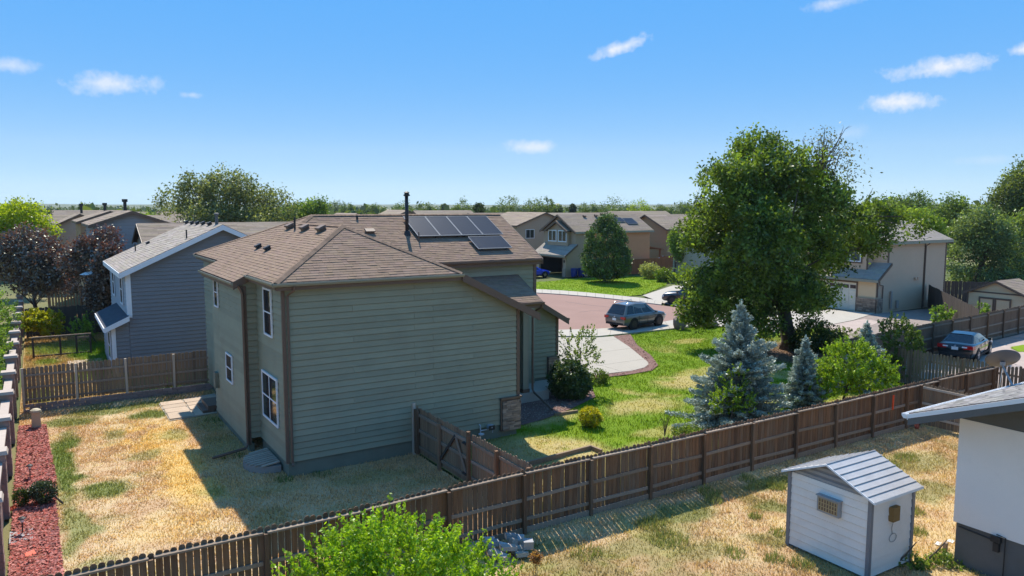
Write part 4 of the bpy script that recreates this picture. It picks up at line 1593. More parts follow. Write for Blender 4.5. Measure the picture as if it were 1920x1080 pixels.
# porch: slab, post, door
MB().box(14.8, 18.6, 26.35, 27.78, -.05, .46).build('porch_slab', M_concrete, hs_)
MB().box(18.6, 20.2, 27.4, 28.86, -.05, .22).build('porch_step', M_concrete, hs_)
po = MB().box(17.30, 17.58, 26.42, 26.70, .46, 4.2).build('porch_post', M_gutter, hs_)
MB().box(17.27, 17.61, 26.39, 26.73, .461, .62).build('post_base', M_brown, po)
MB().box(14.85, 17.8, 26.42, 26.62, 4.21, 4.38).build('porch_beam', M_brown, hs_)
dr = MB().box(15.9, 16.85, 27.66, 27.76, .47, 2.55).build('front_door', M_darkwood, hs_)
MB().box(16.0, 16.04, 27.6, 27.66, 1.4, 1.55).build('handle', M_silver, dr)
# back step
bs = MB()
bs.box(5.35, 5.78, 31.9, 33.3, 0, .17)
bs.box(5.55, 6.46, 31.9, 33.3, .17, .34)
bs.build('back_step', M_brown, hs_)
# meter box and gas meter
MB().box(5.62, 5.76, 30.55, 30.9, 1.35, 1.95).build('electric_meter', M_greenfnd, hs_)
gm = MB()
gm.tube([(13.05, 22.72, 0), (13.05, 22.72, .62), (13.05, 22.80, .66)], .022, 6)
gm.tube([(13.05, 22.70, .45), (13.55, 22.70, .45), (13.55, 22.72, .3)], .02, 6)
gas = gm.build('gas_meter', M_ltgrey, hs_)
MB().lathe([(.05, 0), (.12, .02), (.14, .09), (.12, .16), (.05, .18)], (13.42, 22.66, .46), 12).build('meter_body', M_grey, gas)
MB().box(13.30, 13.54, 22.53, 22.56, .46, .62).build('meter_dial', M_dark, gas)
MB().lathe([(.03, 0), (.11, .02), (.11, .05), (.03, .07)], (13.05, 22.66, .30), 10).build('regulator', M_ltgrey, gas)
# solar panels on brackets over the main slope
nM = Vector((0, -.526, 1)).normalized()
sM = Vector((0, 1, .526)).normalized()


def on_main(x, y, h=0.0):
    return Vector((x, y, zM(y))) + nM * h


def solar(parent, corner, w, l, nrm, sl, hx):
    c = corner + hx * w / 2 + sl * l / 2
    fr = MB()
    t = .020
    for s in (-1, 1):
        fr.obox(c + hx * s * (w / 2 - t / 2), hx * t / 2, sl * l / 2, nrm * .02)
        fr.obox(c + sl * s * (l / 2 - t / 2), hx * (w / 2 - t), sl * t / 2, nrm * .02)
    p_ = fr.build('solar_panel', M_grey, parent)
    MB().obox(c - nrm * .004, hx * (w / 2 - t), sl * (l / 2 - t), nrm * .014).build('solar_cells', M_solar, p_)
    ln = MB()
    for i in range(1, 6):
        ln.obox(c + hx * (-w / 2 + t + (w - 2 * t) * i / 6) + nrm * .0105, hx * .0035, sl * (l / 2 - t), nrm * .0006)
    for i in range(1, 10):
        ln.obox(c + sl * (-l / 2 + t + (l - 2 * t) * i / 10) + nrm * .0105, hx * (w / 2 - t), sl * .003, nrm * .0005)
    ln.build('cell_lines', M_dark, p_)
    mt = MB()
    for a in (-.35, .35):
        q = c + hx * a * w - sl * (l / 2 - .1)
        mt.obox(q - nrm * .07, hx * .02, sl * .02, nrm * .06)
    mt.build('bracket', M_dark, p_)
    return p_


pw = 1.045
for i in range(4):
    solar(hs_, on_main(13.72 + i * (pw + .02), 29.18, .14), pw, 1.72, nM, sM, X)
solar(hs_, on_main(16.05, 28.12, .14), 1.72, 1.04, nM, sM, X)
# chimney pipe, vents
ch = MB().tube([on_main(13.42, 29.55, -.05), on_main(13.42, 29.55, -.05) + Z_ * 1.75], .075, 12).build('chimney_pipe', M_dark, hs_, smooth=True)
cb = on_main(13.42, 29.55, 0)
MB().lathe([(.17, -.06), (.11, .14), (.085, .16)], cb, 12).build('pipe_collar', M_dark, ch)
MB().lathe([(.09, 1.62), (.14, 1.63), (.14, 1.68), (.10, 1.70), (.10, 1.76), (.13, 1.77), (.05, 1.82)], cb, 12).build('pipe_cap', M_dark, ch)


def on_left(px_, py_):
    d = ray(px_, py_)
    # plane z = 6.13 + .5 (x - 5.95)
    t = (6.13 - .5 * 5.95 - CAM_H) / (d.z - .5 * d.x)
    return CAMP + d * t


nL = Vector((-.5, 0, 1)).normalized()
sL = Vector((1, 0, .5)).normalized()


def boxvent(p, a, b, h, parent, m, n_, s_, u_, name='roof_vent'):
    mb_ = MB()
    mb_.obox(p + n_ * h * .35, u_ * a * .8, s_ * b * .8, n_ * h * .35)
    mb_.hexa([p + n_ * h * .7 + u_ * sx * a + s_ * sy * b for sx, sy in ((-1, -1), (1, -1), (1, 1), (-1, 1))] + [p + n_ * h * 1.1 + u_ * sx * a * .92 + s_ * sy * b * .92 for sx, sy in ((-1, -1), (1, -1), (1, 1), (-1, 1))])
    return mb_.build(name, m, parent)


for q in ((545, 428), (573, 431), (604, 433)):
    boxvent(on_left(*q), .26, .15, .17, hs_, M_brown, nL, sL, Y_)
for q in ((486, 465), (503, 469)):
    boxvent(on_left(*q), .13, .13, .14, hs_, M_dark, nL, sL, Y_)
p_ = on_left(553, 431)
MB().tube([p_, p_ + Z_ * .5], .04, 8).build('vent_pipe', M_dark, hs_)
boxvent(on_main(11.8, 29.75, 0), .22, .13, .12, hs_, M_brown, nM, sM, X)
p_ = on_main(11.65, 30.75)
MB().tube([p_, p_ + Z_ * .18], .05, 8).build('vent_pipe', M_dark, hs_)
p_ = on_main(13.7, 29.0)
MB().tube([p_, p_ + Z_ * .4], .025, 6).build('conduit', M_brown, hs_)

# window well cover on the ground
wc_ = thing('window_well_cover', 'slatted grey-brown window well cover against the foot of the olive house', 'well cover', (5.75, 24.4, 0))
prof = []
for i in range(15):
    a = math.pi / 2 + math.pi * i / 14
    prof.append((6.2 + .95 * math.cos(a) * (1 if abs(math.cos(a)) > .001 else 0), 24.45 + .92 * math.sin(a)))
mb = MB()
mb.prism([(x, y, .0) for x, y in prof], (0, 0, .22))
mb.build('rim', mat('warm_grey_plastic', (.30, .27, .24), .6), wc_)
M_slat = mat('grey_brown_slat', (.36, .28, .21), .7, .3, rand=.3)
for i in range(9):
    y = 23.62 + i * .185
    hw = math.sqrt(max(0, 1 - ((y + .07 - 24.45) / .95) ** 2)) * .92
    if hw > .15:
        MB().hexa([(6.19 - hw, y, .222), (6.19, y, .30), (6.19, y + .13, .30), (6.19 - hw, y + .13, .222), (6.19 - hw, y, .255), (6.19, y, .335), (6.19, y + .13, .335), (6.19 - hw, y + .13, .255)]).build('slat', M_slat, wc_)


# ================================================================== OTHER HOUSES
def shell(root, x0, x1, y0, y1, zb, zt, m):
    """plain rear and right walls"""
    mb_ = MB()
    mb_.box(x1 - .12, x1, y0 + .13, y1, zb, zt)
    mb_.box(x0 + .13, x1 - .13, y1 - .12, y1, zb, zt)
    mb_.build('rear_wall', m, root)


def gable_house(name, label, x0, x1, y0, y1, ze, pitch, wallm, roofm, trim, axis='Y', oh=.35, exposure=.2, width=(.5, .9), group=None, zb=-.1, seed=1, wallpitch=.2, windows=(), cat='house', tone=.14, vents=0, trimw=.2):
    root = thing(name, label, cat, ((x0 + x1) / 2, (y0 + y1) / 2, 0), group)
    if axis == 'Y':
        xm = (x0 + x1) / 2
        zr = ze + pitch * (x1 - x0) / 2
        g = [(0, zb), (x1 - x0, zb), (x1 - x0, ze), (xm - x0, zr), (0, ze)]
        wall_part(root, (x0, y0, 0), X, -Y_, [g], wallm, boards=False, pitch=wallpitch, z0=zb)
        wall_part(root, (x0, y0 + .001, 0), Y_, -X, [[(0, zb), (y1 - y0, zb), (y1 - y0, ze), (0, ze)]], wallm, boards=False, pitch=wallpitch, z0=zb)
        zl = ze - pitch * oh + .12
        pl = [[(x0 - oh, y0 - oh, zl), (xm, y0 - oh, zr + .12), (xm, y1 + oh, zr + .12), (x0 - oh, y1 + oh, zl)],
              [(x1 + oh, y0 - oh, zl), (xm, y0 - oh, zr + .12), (xm, y1 + oh, zr + .12), (x1 + oh, y1 + oh, zl)]]
        roof_part(root, pl, roofm, exposure=exposure, width=width, seed=seed, tone=tone)
        for sx in (-1, 1):
            a = Vector((xm, y0 - oh - .005, zr + .10))
            b = Vector((xm + sx * ((x1 - x0) / 2 + oh), y0 - oh - .005, zl - .02))
            MB().prism([a, b, b - Z_ * trimw, a - Z_ * trimw], (0, -.05, 0)).build('rake_board', trim, root)
        MB().box(x0 - oh - .05, x0 - oh - .002, y0 - oh, y1 + oh, zl - trimw, zl - .01).build('fascia', trim, root)
    else:
        ym = (y0 + y1) / 2
        zr = ze + pitch * (y1 - y0) / 2
        g = [(0, zb), (y1 - y0, zb), (y1 - y0, ze), (ym - y0, zr), (0, ze)]
        wall_part(root, (x0, y0, 0), Y_, -X, [g], wallm, boards=False, pitch=wallpitch, z0=zb)
        wall_part(root, (x0 + .001, y0, 0), X, -Y_, [[(0, zb), (x1 - x0, zb), (x1 - x0, ze), (0, ze)]], wallm, boards=False, pitch=wallpitch, z0=zb)
        zl = ze - pitch * oh + .12
        pl = [[(x0 - oh, y0 - oh, zl), (x1 + oh, y0 - oh, zl), (x1 + oh, ym, zr + .12), (x0 - oh, ym, zr + .12)],
              [(x0 - oh, y1 + oh, zl), (x1 + oh, y1 + oh, zl), (x1 + oh, ym, zr + .12), (x0 - oh, ym, zr + .12)]]
        roof_part(root, pl, roofm, exposure=exposure, width=width, seed=seed, tone=tone)
        for sy in (-1, 1):
            a = Vector((x0 - oh - .005, ym, zr + .10))
            b = Vector((x0 - oh - .005, ym + sy * ((y1 - y0) / 2 + oh), zl - .02))
            MB().prism([a, b, b - Z_ * trimw, a - Z_ * trimw], (-.05, 0, 0)).build('rake_board', trim, root)
        MB().box(x0 - oh, x1 + oh, y0 - oh - .05, y0 - oh - .002, zl - trimw, zl - .01).build('fascia', trim, root)
    shell(root, x0, x1, y0, y1, zb, ze, wallm)
    for w in windows:
        face, s, z, ww, hh, c, r_ = w
        if face == 'y':
            window(root, (x0 + s, y0 - .045, z), X, -Y_, ww, hh, c, r_, .06)
        else:
            window(root, (x0 - .045, y0 + s, z), Y_, -X, ww, hh, c, r_, .06)
    root['_ridge'] = zr
    return root


# ---- slate blue house beyond the back fence
BX0, BY0, BE = 3.80, 42.4, 5.16
bh = gable_house('slate_blue_house', 'slate blue house with white trim and pale grey roof behind the back fence', BX0, 13.1, BY0, 51.9, BE, .47, M_blue, M_shinglegrey, M_white, 'Y', .34, .16, (.5, .9), seed=100, trimw=.26)
del bh['_ridge']
MB().box(BX0 - .05, BX0 + .15, BY0 - .06, BY0, 2.8, BE - .05).build('corner_board', M_white, bh)
MB().box(BX0 - .07, BX0 - .01, BY0, BY0 + .2, 2.8, BE - .05).build('corner_board', M_white, bh)
wall_part(bh, (BX0 - .05, BY0 + .22, 0), Y_, -X, [[(0, 2.4), (9.1, 2.4), (9.1, BE - .05), (0, BE - .05)]], M_bluelite, boards=False, name='pale_side_wall', backing=.04)
for y in (BY0 + 1.9, BY0 + 6.6):
    window(bh, (BX0 - .105, y, 4.1), Y_, -X, 1.2, 1.6, 1, 2, .08)
# bay with its own shed roof
bx1 = 3.03
wall_part(bh, (bx1, BY0 + .02, 0), X, -Y_, [[(0, 0), (.75, 0), (.75, 2.68), (0, 2.40)]], M_blue, boards=False, name='bay_wall')
wall_part(bh, (bx1, BY0 + .02, 0), Y_, -X, [[(0, 0), (5.7, 0), (5.7, 2.38), (0, 2.38)]], M_bluelite, boards=False, name='bay_wall')
MB().box(bx1 - .07, bx1 + .12, BY0 - .05, BY0 + .01, 0, 2.38).build('corner_board', M_white, bh)
window(bh, (bx1 - .05, BY0 + 1.5, 1.25), Y_, -X, 1.3, 1.5, 1, 2, .08)
roof_part(bh, [[(2.66, BY0 - .35, 2.42), (3.76, BY0 - .35, 2.94), (3.76, BY0 + 6.0, 2.94), (2.66, BY0 + 6.0, 2.42)]], M_shingledkgrey, name='bay_roof', exposure=.15, seed=110)
MB().prism([(2.64, BY0 - .37, 2.40), (3.78, BY0 - .37, 2.93), (3.78, BY0 - .37, 2.68), (2.64, BY0 - .37, 2.16)], (0, -.05, 0)).build('rake_board', M_white, bh)
MB().box(2.60, 2.65, BY0 - .37, BY0 + 6.0, 2.18, 2.40).build('fascia', M_white, bh)
uB, sB = Vector((0, 1, 0)), Vector((1, 0, .47)).normalized()
nB = Vector((-.47, 0, 1)).normalized()


def on_blue(a, b):
    d = ray(a, b)
    x0, z0 = BX0 - .34, BE - .47 * .34 + .12
    t = (z0 - .47 * x0 - CAM_H) / (d.z - .47 * d.x)
    return CAMP + d * t


for q in ((351, 419), (361, 420), (371, 420.5), (382, 421), (394, 422)):
    boxvent(on_blue(*q), .20, .13, .16, bh, M_dark, nB, sB, uB)
boxvent(on_blue(278, 457), .14, .13, .12, bh, M_dark, nB, sB, uB)
for q in ((254, 471), (350, 447)):
    p_ = on_blue(*q)
    MB().tube([p_, p_ + Z_ * .46], .04, 6).build('vent_pipe', M_dark, bh)
p_ = Vector((8.45, 43.6, 7.3))
fl = MB().tube([p_, p_ + Z_ * .65], .09, 10).build('flue_pipe', M_greypaint, bh)
MB().lathe([(.09, .65), (.14, .66), (.14, .75), (.07, .78)], p_, 10).build('flue_cap', M_greypaint, fl)


def gable_at(name, label, Yp, eave, apex, depth, wallm, roofm, trim, **kw):
    e, a = OY(*eave, Yp), OY(*apex, Yp)
    half = a.x - e.x
    pitch = (a.z - e.z) / half
    oh = .3
    return gable_house(name, label, e.x + oh, a.x + half - oh, Yp + oh, Yp + oh + depth, e.z + pitch * oh - .12, pitch, wallm, roofm, trim, 'Y', oh, .3, (1.2, 2.2), wallpitch=.24, **kw)


def addpipe(root, p, h, r=.12, m=None):
    b = MB().tube([p, p + Z_ * h], r, 8).build('flue_pipe', m or M_dark, root)
    MB().cyl(p + Z_ * h, p + Z_ * (h + .22), r * 1.7, 8).build('flue_cap', m or M_dark, b)


h1 = gable_at('grey_gable_house', 'blue grey gabled house with black flue, rising behind the purple plum trees', 60, (167, 422), (248, 395.5), 9, M_greyhouse, M_shinglebrown, M_brown, windows=[('x', 1.6, 4.2, 1.0, 1.5, 1, 2), ('x', 6, 4.2, 1.0, 1.5, 1, 2)], seed=120)
addpipe(h1, OY(235, 398, 66), .8)
h2 = gable_at('ochre_gable_house', 'ochre brown gabled house between two grey houses at far left', 74, (144, 416), (207, 395.5), 9, M_ochre, M_shinglebrown, M_brown, windows=[('x', 2, 4.2, 1.0, 1.5, 1, 2)], seed=130)
addpipe(h2, OY(197, 397, 80), .6)
h3 = gable_at('mauve_gable_house', 'mauve grey house half hidden beyond the ochre gabled house', 88, (105, 421), (150, 401), 9, M_mauve, M_shinglebrown, M_brown, windows=[('x', 2, 4.2, 1.0, 1.4, 1, 2)], seed=140)
addpipe(h3, OY(153, 400, 92), .8)
h4 = gable_house('brown_roof_house', 'house under a taupe hip-ended roof between slate blue house and big grey tree', 6.0, 15.5, 52.5, 58.0, 6.05, .42, M_sage, M_shinglebrown, M_brown, 'X', .3, .2, (.8, 1.4), seed=150)
p_ = Vector((9.2, 54.0, 6.9))
MB().box(9.0, 9.5, 53.8, 54.2, 6.75, 7.05).build('roof_vent', M_white, h4)
for i, (x0, x1, y0, y1, nm, lb, wm) in enumerate(((9.5, 19, 66, 74, 'taupe_roof_house', 'long taupe roof just left of the big grey-green tree', M_mauve), (6.5, 17, 99, 107, 'far_gable_house', 'farthest taupe roofed house at the left end of the row', M_ochre), (-3, 7, 104, 112, 'far_left_house', 'distant brown roofed house beside the yellow green tree', M_mauve))):
    gable_house(nm, lb, x0, x1, y0, y1, 5.6 if i else 4.9, .42, wm, M_shinglebrown, M_brown, 'X', .35, .4, (2, 3.5), wallpitch=.3, seed=160 + i)

# ---- tan house on the right
th_ = thing('tan_house', 'tan two-storey house with cream garage door behind the big tree', 'house', (61, 37, 0))
wall_part(th_, (55.8, 34.4, 0), X, -Y_, [[(0, 0), (9.85, 0), (9.85, 5.6), (1.3, 5.6), (1.3, 3.7), (0, 2.75)]], M_tan, boards=False, pitch=.2, z0=0)
wall_part(th_, (57.1, 34.4, 0), Y_, -X, [[(0, 3.5), (1.25, 3.5), (1.25, 5.6), (0, 5.6)]], M_tan, boards=False, z0=3.5)
wall_part(th_, (56.3, 35.65, 0), Y_, -X, [[(0, 3.3), (4.2, 3.3), (4.2, 5.6), (2.1, 6.7), (0, 5.6)]], M_tan, boards=False, z0=3.3)
wall_part(th_, (57.1, 39.9, 0), Y_, -X, [[(0, 3.3), (1.65, 3.3), (1.65, 5.5), (0, 5.5)]], M_tan, boards=False, z0=3.3)
wall_part(th_, (56.3, 35.65, 0), X, -Y_, [[(0, 3.3), (.8, 3.3), (.8, 5.6), (0, 5.6)]], M_tan, boards=False, z0=3.3)
MB().box(55.68, 55.80, 34.4, 36.05, 0, 2.75).build('garage_pier', M_cream, th_)
MB().box(55.68, 55.80, 36.05, 41.1, 2.32, 2.75).build('garage_header', M_cream, th_)
MB().box(55.68, 55.80, 41.1, 41.6, 0, 2.75).build('garage_pier', M_cream, th_)
MB().box(65.5, 65.62, 34.5, 41.6, 0, 5.6).build('rear_wall', M_tan, th_)
MB().box(55.9, 65.5, 41.48, 41.6, 0, 5.5).build('rear_wall', M_tan, th_)
roof_part(th_, [[(56.7, 34.05, 5.66), (66.0, 34.05, 5.66), (66.0, 37.6, 7.2), (56.7, 37.6, 7.2)], [(56.7, 41.9, 5.4), (66.0, 41.9, 5.4), (66.0, 37.6, 7.2), (56.7, 37.6, 7.2)]], M_shinglegrey, exposure=.2, width=(.6, 1.0), seed=200, name='main_roof')
roof_part(th_, [[(55.35, 34.05, 2.72), (57.1, 34.05, 3.98), (57.1, 35.6, 3.98), (55.35, 35.6, 2.72)], [(55.35, 35.6, 2.72), (56.3, 35.6, 3.40), (56.3, 41.9, 3.40), (55.35, 41.9, 2.72)]], M_shinglegrey, exposure=.2, width=(.6, 1.0), seed=210, name='garage_roof')
roof_part(th_, [[(55.9, 35.35, 5.5), (60, 35.35, 5.5), (60, 37.75, 6.85), (55.9, 37.75, 6.85)], [(55.9, 40.2, 5.5), (60, 40.2, 5.5), (60, 37.75, 6.85), (55.9, 37.75, 6.85)]], M_shinglegrey, exposure=.2, width=(.6, 1.0), seed=215, name='front_gable_roof')
for q in ((62.25, 62.40, 34.33, 34.39, 0, 5.6), (65.5, 65.66, 34.33, 34.39, 0, 5.6), (57.04, 57.2, 34.33, 34.39, 4.0, 5.6), (55.76, 55.9, 34.33, 34.39, 1.3, 2.7), (56.24, 56.36, 35.58, 35.66, 3.4, 5.6)):
    MB().box(*q).build('corner_board', M_brown, th_)
MB().box(56.7, 66.0, 33.98, 34.03, 5.42, 5.64).build('gutter', M_gutter, th_)
MB().box(66.02, 66.06, 34.05, 41.9, 5.3, 5.5).build('fascia', M_brown, th_)
MB().prism([(55.33, 34.03, 2.7), (57.12, 34.03, 3.97), (57.12, 34.03, 3.78), (55.33, 34.03, 2.5)], (0, -.05, 0)).build('rake_board', M_brown, th_)
MB().box(55.28, 55.33, 34.0, 41.9, 2.5, 2.71).build('gutter', M_gutter, th_)
gd = MB().box(55.74, 55.79, 36.06, 41.09, 0, 2.31).build('garage_door', M_garage, th_)
for j in range(4):
    for i in range(8):
        y0 = 36.12 + i * .625
        if j < 3:
            MB().box(55.715, 55.738, y0, y0 + .55, .06 + j * .56, .55 + j * .56).build('door_panel', M_garage, gd)
        else:
            MB().box(55.715, 55.738, y0 + .03, y0 + .52, 1.84, 2.12).build('pane', M_glass, gd)
mb = MB()
mb.box(55.62, 55.67, 35.93, 36.05, 0, 2.44)
mb.box(55.62, 55.67, 36.051, 41.2, 2.32, 2.44)
mb.build('door_casing', M_brown, th_)
sw = MB().box(55.55, 55.66, 34.26, 35.92, 0, 1.15).build('stone_wainscot', M_brown, th_)
sw2 = MB().box(55.67, 56.35, 34.22, 34.33, 0, 1.15).build('stone_wainscot', M_brown, th_)
z = 0.02
while z < 1.12:
    y = 34.28
    while y < 35.85:
        w = rs_.uniform(.25, .5)
        MB().box(55.50 - rs_.uniform(0, .03), 55.55, y, min(y + w - .02, 35.9), z, z + .13).build('stone', M_stone, sw)
        y += w
    x = 55.56
    while x < 56.3:
        w = rs_.uniform(.2, .4)
        MB().box(x, min(x + w - .02, 56.34), 34.18 - rs_.uniform(0, .03), 34.22, z, z + .13).build('stone', M_stone, sw2)
        x += w
    z += .15
window(th_, (56.25, 37.1, 4.65), Y_, -X, 1.9, 1.35, 2, 1, .08, gmat=M_glass2, trim=M_brown)
downspout([(55.5, 34.0, 2.6), (55.85, 34.2, 2.3), (56.45, 34.28, 2.2), (56.45, 34.28, .1)], th_, M_brown)
downspout([(62.33, 34.0, 5.4), (62.33, 34.28, 5.2), (62.33, 34.28, .1)], th_, M_brown)
for x, z0, z1, w in ((57.6, .3, 1.7, .08), (58.5, .3, .9, .12)):
    MB().box(x - w, x + w, 34.2, 34.32, z0, z1).build('meter_box', M_mauve, th_)
for x in (61.0, 61.35):
    MB().box(x - .09, x + .09, 34.2, 34.33, 2.45, 2.65).build('wall_vent', M_tan, th_)
ac = thing('ac_unit', 'dark air conditioner with pale lid against the tan house', 'air conditioner', (63.2, 33.5, 0))
MB().box(62.75, 63.65, 33.1, 33.95, .05, .80).build('casing', M_dark, ac)
MB().box(62.7, 63.7, 33.05, 34.0, .802, .87).build('lid', M_ltgrey, ac)
MB().cyl((63.2, 33.52, .871), (63.2, 33.52, .90), .33, 14).build('fan_grille', M_dark, ac)
for i in range(6):
    MB().box(62.73, 62.745, 33.1, 33.95, .12 + i * .11, .16 + i * .11).build('louvre', M_grey, ac)

# ---- peach shed beyond the dark fence
ps_ = thing('peach_shed', 'peach garden shed with brown-trimmed double doors at the right edge', 'shed', (60, 26.5, 0))
sx0, sy0, sy1 = 58.6, 25.0, 28.9
wall_part(ps_, (sx0, sy0, 0), Y_, -X, [[(0, 0), (3.9, 0), (3.9, 2.15), (1.95, 3.0), (0, 2.15)]], M_cream, boards=False, pitch=.6)
wall_part(ps_, (sx0, sy0, 0), X, -Y_, [[(0, 0), (3.0, 0), (3.0, 2.1), (0, 2.1)]], M_cream, boards=False, pitch=.6)
ym = (sy0 + sy1) / 2
roof_part(ps_, [[(sx0 - .2, sy0 - .25, 2.12), (sx0 + 3.2, sy0 - .25, 2.12), (sx0 + 3.2, ym, 3.1), (sx0 - .2, ym, 3.1)], [(sx0 - .2, sy1 + .25, 2.12), (sx0 + 3.2, sy1 + .25, 2.12), (sx0 + 3.2, ym, 3.1), (sx0 - .2, ym, 3.1)]], M_shinglebrown, exposure=.2, width=(.5, .8), seed=230, th=.06)
for s in (-1, 1):
    MB().prism([(sx0 - .21, ym, 3.07), (sx0 - .21, ym + s * 2.2, 2.1), (sx0 - .21, ym + s * 2.2, 1.97), (sx0 - .21, ym, 2.94)], (-.04, 0, 0)).build('rake_board', M_brown, ps_)
for a, b in ((25.9, 27.0), (27.03, 28.1)):
    d_ = MB().box(sx0 - .07, sx0 - .045, a, b, .1, 1.85).build('door', M_cream, ps_)
    mb = MB()
    mb.box(sx0 - .10, sx0 - .071, a, a + .11, .1, 1.85)
    mb.box(sx0 - .10, sx0 - .071, b - .11, b, .1, 1.85)
    mb.box(sx0 - .10, sx0 - .071, a + .111, b - .111, 1.72, 1.85)
    mb.box(sx0 - .10, sx0 - .071, a + .111, b - .111, .1, .22)
    mb.build('door_trim', M_brown, d_)
MB().box(sx0 - .06, sx0 + .04, sy1 - .05, sy1 + .06, 0, 2.1).build('corner_board', M_brown, ps_)
MB().box(sx0 - .055, sx0 - .04, sy0, sy1, 2.14, 2.24).build('trim_board', M_brown, ps_)

# ---- house across the street
ah = thing('brown_garage_house', 'taupe house with open dark garage, white-framed windows and terracotta side wall', 'house', (60, 76, 0))
ay = 72.4
wall_part(ah, (53.6, ay, 0), X, -Y_, [[(0, 0), (3.6, 0), (3.6, 5.45), (1.4, 5.45), (1.4, 3.9), (0, 2.7)]], M_taupe, boards=False, pitch=.28)
wall_part(ah, (57.2, ay, 0), X, -Y_, [[(0.004, 0), (9.6, 0), (9.6, 5.45), (0.004, 5.45)]], M_orange, boards=False, pitch=.22, name='terracotta_wall')
wall_part(ah, (55.0, ay + .01, 0), Y_, -X, [[(0, 3.4), (6.8, 3.4), (6.8, 5.5), (3.4, 7.35), (0, 5.5)]], M_taupe, boards=False, pitch=.22, z0=3.4)
wall_part(ah, (54.55, 73.5, 0), Y_, -X, [[(0, 3.7), (4.2, 3.7), (4.2, 5.5), (2.1, 6.55), (0, 5.5)]], M_taupe, boards=False, pitch=.22, z0=3.7, backing=.4, name='window_bay')
for y in (74.55, 76.65):
    window(ah, (54.5, y, 4.85), Y_, -X, 1.75, 1.45, 2, 1, .12)
# garage front with an open door: piers, header and the dark room behind
for q in ((53.48, 53.6, ay, 73.1, 0, 2.7), (53.48, 53.6, 77.9, 78.7, 0, 2.7), (53.48, 53.6, 73.1, 77.9, 2.25, 2.7)):
    MB().box(*q).build('garage_front', M_taupe, ah)
gi = MB()
gi.box(58.0, 58.1, ay + .15, 78.7, 0, 2.6)
gi.box(53.62, 58.0, 78.58, 78.7, 0, 2.6)
gi.box(53.62, 58.0, ay + .15, ay + .25, 0, 2.6)
gi.box(53.62, 58.0, ay + .15, 78.7, 2.6, 2.68)
gi.build('garage_interior', M_dark, ah)
mb = MB()
mb.box(53.42, 53.475, 73.0, 73.12, 0, 2.35)
mb.box(53.42, 53.475, 77.88, 78.0, 0, 2.35)
mb.box(53.42, 53.475, 73.121, 77.879, 2.24, 2.35)
mb.build('door_casing', M_brown, ah)
st3 = MB().box(53.36, 53.47, ay - .05, 72.95, 0, 1.05).build('stone_pier', M_stone, ah)
MB().box(53.38, 53.46, 72.62, 72.78, 1.75, 2.05).build('wall_lamp', M_dark, ah)
roof_part(ah, [[(53.1, ay - .3, 2.62), (55.0, ay - .3, 3.95), (55.0, 79, 3.95), (53.1, 79, 2.62)]], M_shinglegrey, exposure=.25, width=(.9, 1.5), seed=240, name='garage_roof')
MB().prism([(53.08, ay - .31, 2.6), (55.0, ay - .31, 3.94), (55.0, ay - .31, 3.72), (53.08, ay - .31, 2.4)], (0, -.05, 0)).build('rake_board', M_brown, ah)
MB().box(53.03, 53.08, ay - .3, 79, 2.4, 2.6).build('gutter', M_gutter, ah)
ryz = 7.5
roof_part(ah, [[(54.6, ay - .35, 5.42), (67.2, ay - .35, 5.42), (67.2, 75.8, ryz), (54.6, 75.8, ryz)], [(54.6, 79.7, 5.42), (67.2, 79.7, 5.42), (67.2, 75.8, ryz), (54.6, 75.8, ryz)]], M_shinglebrown, exposure=.25, width=(.9, 1.5), seed=250, name='main_roof')
roof_part(ah, [[(54.2, 73.2, 5.5), (55.5, 73.2, 5.5), (55.5, 75.6, 6.75), (54.2, 75.6, 6.75)], [(54.2, 78.0, 5.5), (55.5, 78.0, 5.5), (55.5, 75.6, 6.75), (54.2, 75.6, 6.75)]], M_shinglebrown, exposure=.25, width=(.9, 1.5), seed=255, name='bay_roof')
for xx, zz, yc, half, zt in ((54.58, 5.40, 75.8, 3.75, ryz - .02), (54.18, 5.48, 75.6, 2.4, 6.73)):
    for s in (-1, 1):
        e_ = Vector((xx, yc + s * half, zz))
        a_ = Vector((xx, yc, zt))
        MB().prism([a_, e_, e_ - Z_ * .24, a_ - Z_ * .24], (-.06, 0, 0)).build('rake_board', M_brown, ah)
MB().box(54.6, 67.2, ay - .42, ay - .36, 5.2, 5.41).build('gutter', M_gutter, ah)
MB().box(66.7, 66.8, ay + .1, 79.2, 0, 5.4).build('rear_wall', M_orange, ah)
MB().box(55, 66.7, 79.1, 79.2, 0, 5.4).build('rear_wall', M_taupe, ah)
MB().box(57.1, 57.22, ay - .05, ay - .04 + .03, 0, 5.2).build('corner_board', M_brown, ah)
nA, sA = Vector((0, -.53, 1)).normalized(), Vector((0, 1, .53)).normalized()
for x, y in ((58.3, 75.2), (60.2, 75.3), (61.4, 75.6), (63.4, 75.3)):
    p_ = Vector((x, y, 5.42 + (y - ay + .35) * .549))
    boxvent(p_, .22, .16, .22, ah, M_brown, nA, sA, X)
solar(ah, Vector((64.0, 73.4, 5.42 + 1.35 * .549)) + nA * .12, 1.7, 1.5, nA, sA, X)
solar(ah, Vector((62.2, 73.9, 5.42 + 1.85 * .549)) + nA * .12, 1.7, 1.1, nA, sA, X)
for q in ((60.5, 63.0), (63.02, 66.9)):
    rfz = thing('terracotta_fence', None, None, (q[0], 71, 0)) if False else None
tf = thing('terracotta_fence', 'terracotta stained fence right of the globe-shaped tree by the far house', 'fence', (62, 70.5, 0))
for i in range(36):
    MB().box(60.6 + i * .25, 60.6 + i * .25 + .245, 71.2 - .03, 71.2, .05, 1.9).build('board', M_redwood, tf)
for z in (.4, 1.5):
    MB().box(60.6, 69.6, 71.21, 71.26, z, z + .09).build('rail', M_redwood, tf)
of = thing('honey_fence', 'honey coloured board fence between far house and grey house', 'fence', (72, 74, 0))
